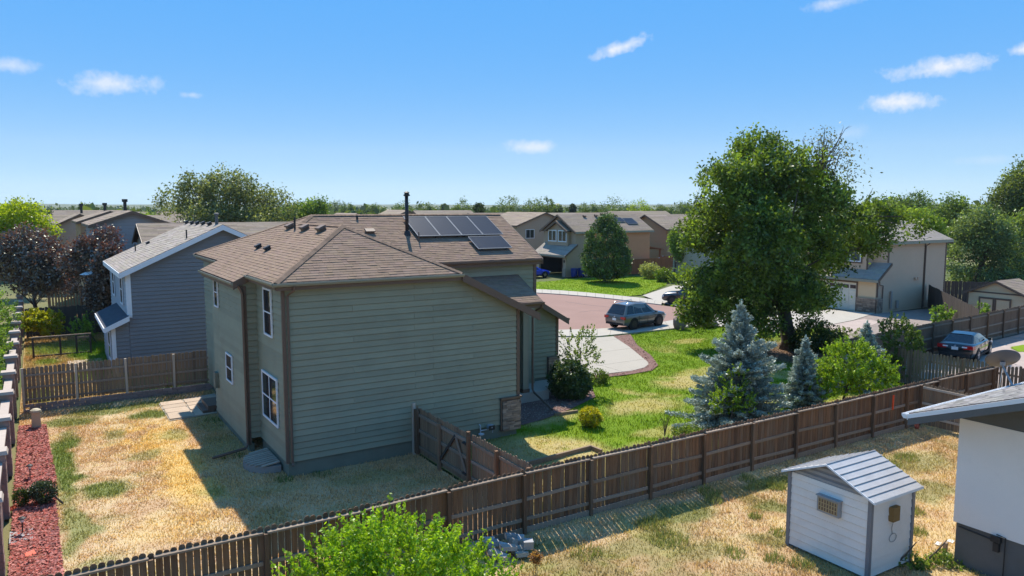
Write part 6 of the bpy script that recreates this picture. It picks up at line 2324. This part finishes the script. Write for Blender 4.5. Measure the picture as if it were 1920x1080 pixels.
# rubble pile of pavers by the fence
cols_r = [M_concrete, M_ltgrey, M_grey, M_patio, M_concrete, M_mauve, M_cap]
rub = [(880, 1020, .16, .10, .05, 5, 'blue grey'), (893, 1032, .20, .11, .04, 0, 'pale'), (958, 1022, .14, .09, .06, 2, 'grey'), (972, 1018, .18, .10, .05, 1, 'bluish'), (985, 1028, .15, .09, .06, 0, 'pale'),
       (953, 1043, .19, .12, .05, 6, 'cream'), (972, 1038, .16, .10, .06, 0, 'light'), (935, 1052, .24, .12, .05, 6, 'cream'), (925, 1036, .14, .10, .06, 2, 'grey'), (943, 1034, .15, .09, .07, 1, 'bluish'),
       (962, 1031, .12, .08, .09, 5, 'mauve'), (990, 1040, .12, .10, .10, 2, 'grey'), (978, 1046, .15, .11, .05, 0, 'pale'), (915, 1024, .16, .08, .05, 1, 'grey')]
RUB_LABELS = ['blue-grey broken paver half under the lime bush, at the fence side of the rubble', 'pale flat paver near the left of the rubble heap', 'grey paver behind the middle of the rubble heap', 'bluish paver nearest the long fence in the rubble heap', 'pale paver at the back right of the rubble heap', 'cream flat paver in the middle of the rubble heap', 'light paver right of the middle of the rubble heap', 'largest cream paver, low front of the rubble heap', 'grey upright paver left of the middle of the rubble heap', 'bluish tilted paver beside the grey upright one', 'thick mauve block standing on the rubble heap', 'thick grey block at the right end of the rubble heap', 'pale paver at the right front of the rubble heap', 'grey flat paver at the far left back of the rubble heap']
rr = random.Random(4)
for i, (a, b, l, w, h, mi, nm) in enumerate(rub):
    p_ = G(a, b)
    an = rr.uniform(0, 3.14)
    tl = rr.uniform(-.25, .25)
    uu = Vector((math.cos(an), math.sin(an), tl))
    vv = Vector((-math.sin(an), math.cos(an), rr.uniform(-.2, .2)))
    MB().obox(p_ + Z_ * (h + .05 + .06 * (i % 3)), uu * l, vv * w, uu.cross(vv).normalized() * h).build('broken_paver', cols_r[mi], label=RUB_LABELS[i], cat='paving block', group='rubble heap by the long fence', loc=p_)
p_ = G(880, 1045)
MB().obox(p_ + Z_ * .08, (.16, .05, .02), (-.05, .11, 0), (0, 0, .05)).build('yellow_block', M_brass, label='yellowish block at the left of the rubble heap', cat='paving block', loc=p_)
# litter by the stucco house
p_ = G(1765, 1017)
for i in range(2):
    q = p_ + Vector((-.18 + .4 * i + rr.uniform(-.03, .03), rr.uniform(-.12, .12), .02))
    MB().obox(q, (rr.uniform(.08, .16), .02, .004), (-.02, rr.uniform(.04, .08), .004), (0, 0, .006)).build('paper_scrap', M_white, label=('flattened pale scrap on bare soil left of the other near the stucco house', 'pale scrap closest to the stucco house wall')[i], cat='litter', group='pale scraps near the stucco house', loc=q)
p_ = G(1466, 998)
MB().obox(p_ + Z_ * .02, (.07, .02, 0), (-.01, .03, 0), (0, 0, .02)).build('pale_stone', M_cap, label='small pale stone on dry grass left of the metal shed', cat='stone', loc=p_)
p_ = G(1772, 1035)
MB().box(p_.x - .04, p_.x + .04, p_.y - .04, p_.y + .04, 0, .24).build('wooden_stake', M_rail, label='short wooden stake in the soil beside the stucco house', cat='stake', loc=p_)
tube_ = OX(1682, 752, 26.6)
MB().box(26.55, 26.62, 15.50, 15.53, .9, 1.45).build('orange_reflector', M_redtool, label='thin orange marker on a post of the long fence', cat='marker', loc=(26.6, 15.5, .9))
p_ = OX(1728, 788, 28.0)
MB().lathe([(.07, 0), (.09, .1), (.06, .2)], (27.9, 15.3, .02), 10).build('red_can', mat('rusty_red', (.35, .08, .05), .6), label='rusty red can at the foot of the corner fence', cat='can', loc=(27.9, 15.3, 0))
# grey mess beside the neighbour's back fence
lt = thing('garden_cart', 'dark covered cart in the shade of the purple trees', 'cart', (1.0, 59.0, 0))
MB().box(.3, 1.4, 58.6, 59.4, .3, .8).build('tub', M_mauve, lt)
for y in (58.6, 59.4):
    MB().cyl((.6, y - .04, .25), (.6, y + .04, .25), .25, 12).build('wheel', M_black, lt)


# ================================================================== TREES AND SHRUBS
def tree(name, label, dist, bx, lst, leaf, n_cl, per, cl_r, col, alt, trunk=(.2, 4), cat='tree', matl=None, group=None, base=None, **kw):
    b = base if base is not None else ground_at(bx, dist)
    return plant(name, label, cat, tuple(b), px_lobes(dist, lst, kw.pop('depth', 1.0)), n_cl, per, cl_r, leaf, col, alt, matl, trunk, group, **kw)


def shrub(name, label, dist, lst, leaf, n_cl, per, cl_r, col, alt, cat='shrub', **kw):
    cx = sum(l[0] for l in lst) / len(lst)
    b = kw.pop('base', None)
    b = b if b is not None else ground_at(cx, dist)
    kw.setdefault('crown', 'foliage')
    return plant(name, label, cat, tuple(b), px_lobes(dist, lst, kw.pop('depth', 1.0)), n_cl, per, cl_r, leaf, col, alt, kw.pop('matl', None), kw.pop('trunk', (.03, .6)), kw.pop('group', None), stemname='stems', limbs=kw.pop('limbs', 8), **kw)


# the big tree of the front garden
bt = tree('big_tree', 'huge spreading dark green tree with sparse top, right of the cul-de-sac', 44, 1482,
          [(1455, 335, 100, 85), (1365, 350, 72, 70, -1), (1335, 440, 66, 75, 1), (1425, 455, 105, 95, -2), (1530, 415, 78, 105, 0), (1462, 535, 86, 66, -1.5), (1345, 540, 70, 55, 0), (1508, 535, 48, 60, 1), (1432, 275, 55, 38, 1), (1385, 580, 66, 34, -1), (1655, 400, 56, 36, 2), (1690, 412, 36, 26, 2), (1605, 440, 48, 46, 1), (1560, 480, 48, 50, 1), (1535, 560, 42, 52, 1), (1425, 600, 56, 30, -1), (1500, 598, 36, 32, 1), (1640, 390, 40, 24, 1), (1680, 420, 30, 30, 2), (1710, 440, 20, 22, 2), (1640, 445, 30, 22, 1.5), (1305, 500, 40, 62, 1), (1315, 575, 44, 30, .5)],
          .20, 2600, 46, .24, (.042, .070, .016), (.190, .255, .036), (.42, 8.5), base=Vector((37.4, 28.4, 0)), limbs=60, bough=(150, (.7, 1.4), .72), shell=.5, matl=M_leaf, var=.38)
tree_twigs = MB()
rt_ = np.random.default_rng(3)
o_ = D(1535, 330, 44)
for i in range(30):
    q = D(1545 + float(np.clip(rt_.normal(0, 26), -40, 40)), 268 + float(np.clip(rt_.normal(0, 18), -26, 26)), 44 + rt_.normal(0, .7))
    tree_twigs.tube([o_ + Vector(rt_.normal(0, .5, 3)), o_.lerp(q, .6) + Vector(rt_.normal(0, .15, 3)), q, q + Vector((rt_.normal(0, .2), rt_.normal(0, .2), .22))], [.035, .022, .013, .005], 4)
for i in range(9):
    q = D(1660 + rt_.normal(0, 30), 420 + rt_.normal(0, 22), 45)
    tree_twigs.tube([D(1560, 420, 44), D(1610, 405, 44.5), q], [.07, .04, .012], 5)
ORG[bt.name] = ORG.get(bt.name, Vector((0, 0, 0)))
tree_twigs.build('bare_branches', M_bark, bt)
p, d_, ids, cc = crown_cloud(px_lobes(44, [(1548, 290, 48, 45), (1580, 330, 40, 45)]), 150, 9, .35, .2)
leaf_quads('thin_crown', p, .15, leaf_cols(len(p), ids, (.06, .07, .025), (.13, .12, .05), .3), M_leaf, bt)
plant('suckers', 'dark leafy suckers crowding the foot of the big tree trunk', 'shrub', (37.8, 27.5, 0), [((38.0, 27.4, .9), (1.2, 1.1, 1.0)), ((38.8, 26.9, .6), (.9, .8, .7)), ((37.2, 27.4, .5), (.6, .6, .6))], 150, 40, .2, .15, (.03, .05, .012), (.07, .10, .02), None, (.03, .8), crown='foliage', stemname='stems')

# blue spruces along the fence
spruce('blue_spruce', 'tall silvery blue spruce standing alone on the front lawn by the long fence', (22.7, 19.45, 0), 4.75, 2.15, 110000, seed=5)
spruce('blue_spruce', 'narrow blue spruce left of the rounded bright green shrub', (26.9, 19.6, 0), 3.0, 1.0, 40000, seed=6)
spruce('blue_spruce', 'blue spruce peeping out between the bright green shrub and dark shrub', (32.0, 20.1, 0), 3.15, 1.2, 38000, seed=7)
G1, G2 = (.12, .19, .014), (.28, .38, .03)
shrub('green_sapling', 'small bright green sapling in front of the tall blue spruce', 27.2, [(1378, 722, 20, 34), (1362, 755, 30, 24), (1392, 755, 20, 22)], .085, 130, 26, .05, (.10, .17, .015), (.27, .36, .03), shoot=.35, base=ground_at(1380, 27.2) , trunk=(.04, 1.6))
shrub('bright_shrub', 'large bright green rounded shrub between two blue spruces at the long fence', 31, [(1590, 685, 48, 36), (1630, 700, 42, 34), (1565, 718, 42, 26), (1600, 662, 26, 22), (1650, 715, 30, 20), (1535, 728, 34, 20)], .10, 640, 30, .08, G1, G2, shoot=.45, trunk=(.06, 1.6))
shrub('dark_shrub', 'tall dark green shrub at the left end of the cross fence', 35.7, [(1688, 640, 32, 40), (1693, 685, 34, 28), (1668, 615, 15, 18), (1715, 660, 16, 28)], .10, 330, 30, .09, (.05, .085, .016), (.16, .21, .035), shoot=.3, trunk=(.06, 1.8))
# foreground shrub
fsb = ground_at(742, 13.4)
shrub('foreground_shrub', 'bright lime green bush in the near yard at the bottom of the photo', 13.4, [(740, 1052, 92, 62), (640, 1075, 80, 52), (850, 1085, 78, 46), (745, 1130, 190, 90), (580, 1110, 56, 40), (930, 1122, 60, 38), (690, 1020, 46, 36), (800, 1025, 46, 34)], .075, 1150, 30, .06, (.14, .24, .010), (.30, .42, .022), shoot=.50, base=fsb, trunk=(.06, 1.6), limbs=24, shell=.35)
# shrubs by the olive house
shrub('round_shrub', 'dense dark round shrub in front of the porch of the olive house', 32.4, [(1066, 712, 39, 36), (1080, 722, 28, 26)], .10, 700, 26, .06, (.030, .052, .012), (.085, .12, .028), matl=M_leafdark, base=Vector((19.5, 26.0, 0)), shell=.7)
shrub('willowy_shrub', 'loose pale green shrub growing up behind the dark round shrub', 33.6, [(1086, 652, 30, 30), (1080, 680, 26, 26), (1100, 670, 20, 22)], .10, 130, 22, .06, (.12, .165, .045), (.25, .29, .11), shoot=.5, trunk=(.05, 1.9))
shrub('low_shrub', 'low bushy green shrub at the corner of the driveway', 35.3, [(1120, 706, 19, 13), (1132, 710, 12, 9)], .075, 90, 24, .05, (.06, .10, .015), (.15, .20, .03))
shrub('yellow_shrub', 'small yellow-topped shrub on the front lawn near the gravel bed', 28.2, [(1107, 781, 21, 19)], .06, 190, 26, .04, (.10, .12, .012), (.55, .46, .02), base=Vector((17.65, 22.2, 0)), shell=.7, var=.2)
shrub('mulch_shrub', 'dark round flowering shrub in the red mulch bed', 20.6, [(80, 922, 24, 19)], .05, 170, 26, .04, (.022, .035, .014), (.075, .10, .05), matl=M_leafdark, shell=.6)
shrub('small_mulch_shrub', 'small dark green shrub against the block wall in the mulch bed', 20.4, [(40, 932, 13, 15)], .05, 70, 22, .04, (.03, .05, .014), (.08, .12, .03), shell=.6)
sp_ = thing('spiky_plant', 'little spiky green plant in front of the dark flowering shrub', 'plant', tuple(G(82, 945)))
mb = MB()
b_ = G(82, 945)
for i in range(22):
    an = rr.uniform(0, 6.28)
    r_ = rr.uniform(.12, .3)
    h_ = rr.uniform(.15, .38)
    dv = Vector((math.cos(an), math.sin(an), 0))
    sd_ = Vector((-dv.y, dv.x, 0)) * .014
    mb.add([b_ - sd_, b_ + sd_, b_ + dv * r_ * .5 + Z_ * h_ + sd_, b_ + dv * r_ * .5 + Z_ * h_ - sd_, b_ + dv * r_ + Z_ * h_ * .7], [(0, 1, 2, 3), (3, 2, 4)], (.20, .28, .05))
mb.build('blades', M_leaf, sp_)
shrub('vine_shrub', 'low green vine trailing along the long fence near the bare arching twigs', 25.5, [(1293, 806, 16, 7), (1272, 810, 12, 6)], .07, 60, 20, .06, (.07, .11, .02), (.17, .22, .04))
tw = thing('arching_twigs', 'bare arching brown twigs rising beside the long fence', 'twigs', tuple(G(1246, 818)))
b_ = G(1246, 818)
for k in range(6):
    e_ = G(1246, 818) + right * rr.uniform(-.3, .75) + Vector((0, 0, rr.uniform(.3, .5)))
    m_ = b_.lerp(e_, .4) + Z_ * rr.uniform(.45, .75)
    MB().tube([b_, b_.lerp(m_, .5) + Z_ * .2, m_, m_.lerp(e_, .6) + Z_ * .1, e_], [.014, .011, .009, .006, .003], 5).build('twig', M_bark, tw)
# weeds at the back fence of the olive house
shrub('fence_weed', 'tall dark weed growing against the weathered back fence', 33.5, [(322, 728, 12, 14)], .10, 36, 20, .08, (.06, .10, .02), (.13, .18, .03), shoot=.2)
shrub('fence_weed', 'smaller weed left of the tall one by the weathered back fence', 33.3, [(290, 740, 8, 7)], .08, 20, 18, .06, (.06, .10, .02), (.13, .18, .03))
# left side
HG1, HG2 = (.075, .125, .022), (.20, .29, .045)
for i, (yy0, r0, zc, lb) in enumerate(((25.5, 1.0, 1.0, 'nearest light green hedge shrub outside the block wall'), (30.2, 1.15, 1.2, 'second light green hedge shrub along the block wall'), (36.0, 1.3, 1.4, 'third hedge shrub along the block wall, level with the back fence'), (43.0, 1.5, 1.6, 'fourth hedge shrub, level with the dog run fence'), (51.0, 1.7, 1.9, 'farthest and tallest hedge shrub beside the block wall'))):
    plant('hedge_shrub', lb, 'shrub', (-2.75, yy0, 0), [((-2.75, yy0, zc), (r0, 2.6, zc * .95)), ((-2.3, yy0 - 1.4, zc * .8), (.8, 1.4, zc * .8)), ((-2.35, yy0 + 1.5, zc * .9), (.8, 1.4, zc * .85))], 420, 30, .16, .11, HG1, HG2, None, (.05, 1.2), 'hedge outside the block wall', shoot=.3, crown='foliage', stemname='stems')
shrub('golden_bush', 'golden yellow bush inside the block wall by the dark yard fence', 46.3, [(88, 603, 28, 20), (64, 602, 24, 20), (98, 618, 18, 14)], .14, 240, 28, .12, (.17, .20, .012), (.46, .40, .015), shoot=.2)
for i, (a, b, lb) in enumerate(((143, 612, 'tall bright weeds left of the tallest stalk at the dark yard fence'), (156, 604, 'tallest bright weed stalk in front of the dark yard fence'), (168, 612, 'bright weeds next to the slate blue house bay'))):
    shrub('tall_weed', lb, 45.6, [(a, b + 10, 6, 16)], .12, 26, 22, .08, (.10, .18, .02), (.19, .28, .03), shoot=.6)
PL1, PL2 = (.050, .037, .026), (.19, .125, .078)
tree('plum_tree', 'broad dark purple-leaved plum tree at far left below the yellow-green tree', 55, 60, [(62, 468, 56, 44), (12, 490, 50, 50, 1), (105, 490, 44, 42, -1), (60, 525, 66, 30), (110, 530, 36, 26, -1)], .20, 900, 34, .26, PL1, (.175, .140, .090), (.18, 2.4), matl=M_plum, limbs=20, bough=(46, (.8, 1.3), .8))
tree('plum_tree', 'red-purple plum tree beside the slate blue house wall', 48, 195, [(196, 520, 20, 42), (186, 556, 20, 26), (205, 480, 16, 25)], .18, 300, 30, .22, PL1, PL2, (.12, 2.2), matl=M_plum, limbs=12)
tree('plum_tree', 'purple plum tree in front of the grey gabled house', 49.5, 165, [(202, 452, 18, 24), (165, 468, 22, 24), (140, 490, 24, 28), (180, 490, 26, 25)], .18, 330, 30, .22, PL1, PL2, (.12, 2.2), matl=M_plum, limbs=12, gap=.3)
tree('yellow_green_tree', 'yellow-green tree on the skyline at the left edge', 72, 35, [(40, 408, 40, 30), (75, 432, 26, 18), (8, 425, 38, 34), (50, 438, 42, 20), (95, 440, 12, 8)], .24, 430, 34, .30, (.17, .23, .008), (.38, .42, .018), (.2, 4.0))
tree('grey_green_tree', 'large loose grey-green tree behind the slate blue house roof', 60, 440, [(365, 362, 46, 42), (425, 358, 55, 42), (485, 372, 52, 42, 2), (525, 402, 30, 34), (330, 385, 32, 22), (400, 408, 70, 36, -2), (470, 418, 66, 34)],   .20, 900, 36, .32, (.058, .078, .026), (.22, .235, .115), (.35, 6.5), limbs=40, bough=(90, (.7, 1.5), .7), shell=.5)
tree('side_green_tree', 'green tree right of the grey-green tree, behind the olive roof', 96, 560, [(556, 405, 30, 20), (580, 396, 26, 16), (600, 392, 14, 14)], .30, 240, 30, .35, (.06, .10, .02), (.17, .24, .035), (.2, 4))
tree('globe_tree', 'neat teardrop-shaped dark green tree on the lawn across the street', 84, 1137, [(1137, 485, 45, 36), (1137, 450, 36, 36), (1138, 424, 18, 20), (1137, 502, 42, 18)], .22, 900, 34, .17, (.030, .056, .012), (.135, .200, .034), (.22, 2.0), base=Vector((54.2, 66.0, 0)), matl=M_leafdark, shell=.75)
shrub('cream_shrub', 'rounded pale cream-green shrub by the terracotta fence', 88.5, [(1218, 508, 19, 13)], .18, 130, 26, .15, (.15, .18, .05), (.36, .36, .17))
shrub('spreading_shrub', 'spreading green shrub right of the pale cream-green one', 84.5, [(1243, 517, 14, 13), (1260, 521, 14, 9)], .18, 130, 26, .15, (.05, .10, .015), (.19, .26, .03))
tree('slim_tree', 'slim bright green tree beside the grey house with a white window', 84, 1262, [(1266, 452, 10, 24), (1274, 470, 10, 20)], .22, 130, 26, .2, (.09, .15, .02), (.20, .28, .04), (.1, 2.5))
for a, b, lb in ((1757, 588, 'bright green sprout behind the alley fence below the air conditioner'), (1776, 587, 'bright green sprout right of the first behind the alley fence'), (1838, 582, 'lone bright green sprout farther right behind the alley fence')):
    shrub('sprout', lb, 53, [(a, b, 10, 11), (a + 3, b + 18, 8, 14)], .16, 40, 22, .12, (.10, .18, .02), (.22, .32, .04), shoot=.4)
shrub('gravel_sprig', 'scrubby green sprigs by the pinkish gravel under the big tree', 45, [(1585, 626, 22, 8), (1560, 632, 18, 9)], .12, 70, 22, .12, (.06, .09, .02), (.16, .2, .04), shoot=.3)
# trees on the right
tree('right_tree', 'large silvery green tree behind the peach shed', 84, 1840, [(1845, 440, 52, 50), (1800, 480, 40, 45), (1875, 480, 45, 50), (1820, 420, 40, 36), (1850, 520, 60, 25)], .28, 950, 34, .36, (.045, .075, .022), (.21, .26, .10), (.35, 5), limbs=26, bough=(64, (1.0, 1.9), .75))
tree('right_tree', 'tall tree at the right edge of the skyline', 98, 1900, [(1905, 362, 34, 40), (1935, 340, 40, 45), (1885, 385, 30, 26)], .32, 420, 32, .45, (.050, .075, .020), (.17, .20, .05), (.35, 8), limbs=20)
tree('right_tree', 'dark tree between the big tree and the silvery green tree', 106, 1775, [(1775, 398, 36, 32), (1745, 400, 28, 25), (1800, 392, 28, 28), (1760, 440, 50, 30)], .32, 520, 32, .45, (.055, .088, .022), (.18, .24, .055), (.3, 7), limbs=20, bough=(44, (1.1, 2.2), .75))
tree('right_tree', 'yellowish green tree just behind the tan house roof', 80, 1735, [(1722, 412, 22, 18), (1745, 425, 24, 20), (1705, 430, 24, 16)], .26, 220, 30, .3, (.10, .16, .02), (.24, .31, .04), (.2, 5))
tree('right_tree', 'tree seen through the right branch of the big tree', 115, 1680, [(1680, 392, 34, 20), (1650, 396, 26, 18), (1715, 384, 22, 22)], .34, 260, 30, .45, (.05, .08, .022), (.15, .2, .06), (.3, 7))
tree('right_tree', 'tree filling the gap right of the silvery one at the photo edge', 90, 1915, [(1918, 450, 34, 50), (1912, 495, 26, 30)], .28, 330, 32, .36, (.045, .075, .02), (.19, .25, .05), (.3, 5))
# skyline trees
SKY_T = [(594, 386, 22, 13, 190, 'rounded skyline tree right of the grey-green tree', 0), (630, 387, 17, 8, 420, 'hazy far tree left of the chimney pipe', 1), (652, 391, 13, 7, 300, 'small skyline tree just left of the chimney pipe', 0), (697, 391, 16, 7, 300, 'low skyline tree between far roofs and chimney', 0), (757, 388, 19, 12, 170, 'skyline tree directly right of the chimney pipe', 0), (798, 390, 15, 9, 200, 'skyline tree above the first solar panel', 0), (833, 389, 7, 6, 420, 'tiny hazy skyline tree above the solar panels', 1), (868, 387, 17, 12, 180, 'round skyline tree above the last solar panel', 0), (898, 391, 11, 9, 150, 'small dark skyline tree right of the round one', 2), (950, 385, 22, 14, 165, 'bushy skyline tree left of the taupe gable', 0), (1003, 386, 18, 12, 160, 'skyline tree above the taupe gable', 0), (1026, 384, 13, 13, 165, 'taller skyline tree above the peak of the taupe gable', 0), (1046, 392, 10, 8, 150, 'low skyline tree right of the taupe gable', 0), (1074, 391, 7, 9, 220, 'dark pointed conifer on the skyline', 2), (1105, 390, 17, 9, 190, 'skyline tree left of the globe tree top', 0), (1150, 387, 28, 12, 200, 'widest skyline tree, above the globe tree', 0), (1198, 388, 20, 11, 140, 'bright yellow-green skyline tree above the grey house', 3), (1245, 393, 15, 8, 170, 'skyline tree left of the big tree', 0), (1285, 390, 20, 10, 160, 'skyline tree touching the left side of the big tree', 0), (160, 386, 10, 7, 190, 'small pale skyline tree over the ochre house', 0), (275, 408, 20, 8, 130, 'low green tree left of the grey-green tree', 3), (88, 408, 14, 16, 95, 'dark green tree right of the yellow-green tree', 2)]
for cx, cy, rx, ry, dist, lb, kd in SKY_T:
    c0, c1 = [((.055, .085, .03), (.15, .19, .06)), ((.07, .09, .05), (.14, .17, .08)), ((.025, .042, .018), (.06, .085, .03)), ((.13, .19, .015), (.28, .34, .03))][kd]
    lf = 2.6 / FPX * dist
    tree('skyline_tree', lb, dist, cx, [(cx, cy, rx, ry), (cx - rx * .45, cy + ry * .7, rx * .6, ry * .8), (cx + rx * .4, cy + ry * .8, rx * .6, ry * .7), (cx, cy + ry * 1.5, rx * .9, ry * .9)], lf, 80, 26, rx * dist / FPX * .16, c0, c1, (.2 * dist / 150, 5), group='trees along the skyline', limbs=6)
# far plain: low woods and rooftops merging into one mass
n_ = 7500
dist_ = 170 * np.exp(rng.random(n_) * 2.5)
px_ = rng.uniform(-500, 2400, n_)
kk = fbm(px_, dist_, .012, 3) > .42
dist_, px_ = dist_[kk], px_[kk]
fw, rg_ = np.array(fwd_h), np.array(right)
cen = fw[None, :] * dist_[:, None] + rg_[None, :] * ((px_ - 960) / FPX * dist_)[:, None]
hh_ = rng.uniform(2.0, 6.2, len(cen)) * (1 + dist_ / 3500)
idx = np.repeat(np.arange(len(cen)), 16)
off = rng.normal(size=(len(idx), 3)) * np.stack([hh_[idx] * .45, hh_[idx] * .45, hh_[idx] * .3], 1)
P_ = cen[idx] + off
P_[:, 2] = np.maximum(.1, hh_[idx] * .6 + off[:, 2])
cl_ = lerp((.035, .055, .018), (.12, .15, .045), rng.random(len(cen)))[idx] * rng.uniform(.7, 1.3, (len(idx), 1))
leaf_quads('far_woods', P_, hh_[idx] * .42, cl_, M_leaf, None, None, .8).name = 'far_woods'
bpy.data.objects['far_woods']['kind'] = 'stuff'

# weeds and longer grass in the near yard
def tufts(name, spots, col, alt, h=(.1, .28)):
    P0 = []
    for x, y, r, n in spots:
        for i in range(n):
            a = rr.uniform(0, 6.28)
            q = r * math.sqrt(rr.random())
            P0.append((x + q * math.cos(a), y + q * math.sin(a), rr.uniform(*h)))
    P0 = np.array(P0)
    n = len(P0)
    a = rng.uniform(0, 2 * np.pi, n)
    w = .012
    c = lerp(col, alt, rng.random(n)) * rng.uniform(.7, 1.3, (n, 1))
    le = P0[:, 2] * rng.uniform(.1, .7, n)
    la = rng.uniform(0, 2 * np.pi, n)
    v = np.stack([np.stack([P0[:, 0] - w * np.cos(a), P0[:, 1] - w * np.sin(a), np.zeros(n)], 1), np.stack([P0[:, 0] + w * np.cos(a), P0[:, 1] + w * np.sin(a), np.zeros(n)], 1), np.stack([P0[:, 0] + le * np.cos(la), P0[:, 1] + le * np.sin(la), P0[:, 2]], 1)], 1).reshape(-1, 3)
    return np_mesh(name, v, np.arange(3 * n).reshape(-1, 3), np.repeat(c, 3, 0), M_blade, kind='stuff')


spots = []
for a, b, r, n in ((1455, 915, .30, 260), (1330, 925, .35, 260), (1340, 940, .3, 140), (1415, 970, .2, 120), (1460, 1000, .25, 120), (1450, 1050, .25, 140), (1220, 985, .4, 240), (1255, 1015, .5, 260), (1240, 920, .25, 140), (1400, 900, .3, 140), (1720, 1000, .25, 140), (1710, 960, .35, 200), (1660, 870, .5, 300), (1700, 860, .4, 250), (1640, 860, .35, 220), (1380, 1040, .3, 130), (1500, 1060, .3, 140), (1100, 1040, .4, 160), (1020, 950, .3, 200), (1270, 905, .3, 200), (1380, 880, .3, 160)):
    q = G(a, b)
    spots.append((q.x, q.y, r, n))
tufts('yard_weeds', spots, (.15, .20, .05), (.32, .33, .12), (.06, .24))
spots = [(6.1, 22.75, .3, 120), (7.2, 22.6, .35, 60), (2.4, 34.9, 1.2, 200), (4.4, 35.3, .9, 160), (5.6, 30.8, .4, 100), (5.2, 25.9, .4, 80)]
tufts('lawn_tufts', spots, (.08, .14, .02), (.16, .22, .04), (.05, .16))
for a, b, lb in ((1705, 1062, 'leafy green weed at the right foot of the metal shed'), (1762, 1058, 'leafy weeds with pale flowers beside the stucco house base')):
    dd = (G(a, b) - CAMP).dot(fwd_h)
    shrub('leafy_weed', lb, dd, [(a, b - 6, 22, 14), (a + 22, b + 4, 20, 12)], .06, 60, 22, .06, (.08, .13, .02), (.24, .30, .06), shoot=.12)
# dry brown bush beside the rubble
shrub('dry_bush', 'dry orange-brown dead bush at the right of the rubble heap', 14.6, [(1005, 1046, 8, 9)], .05, 26, 20, .04, (.22, .10, .04), (.36, .2, .09))

# ================================================================== AIR
hz, t = new_mat('haze_air')
pv = t.n('ShaderNodeVolumePrincipled')
pv.inputs['Color'].default_value = (.62, .78, .95, 1)
pv.inputs['Density'].default_value = HAZE_DENSITY
pv.inputs['Anisotropy'].default_value = 0.2
ho = t.n('ShaderNodeOutputMaterial')
t.l(pv.outputs[0], ho.inputs['Volume'])
MB().box(-7000, 7040, -7000, 7060, -4, 62).build('haze', hz, kind='stuff')
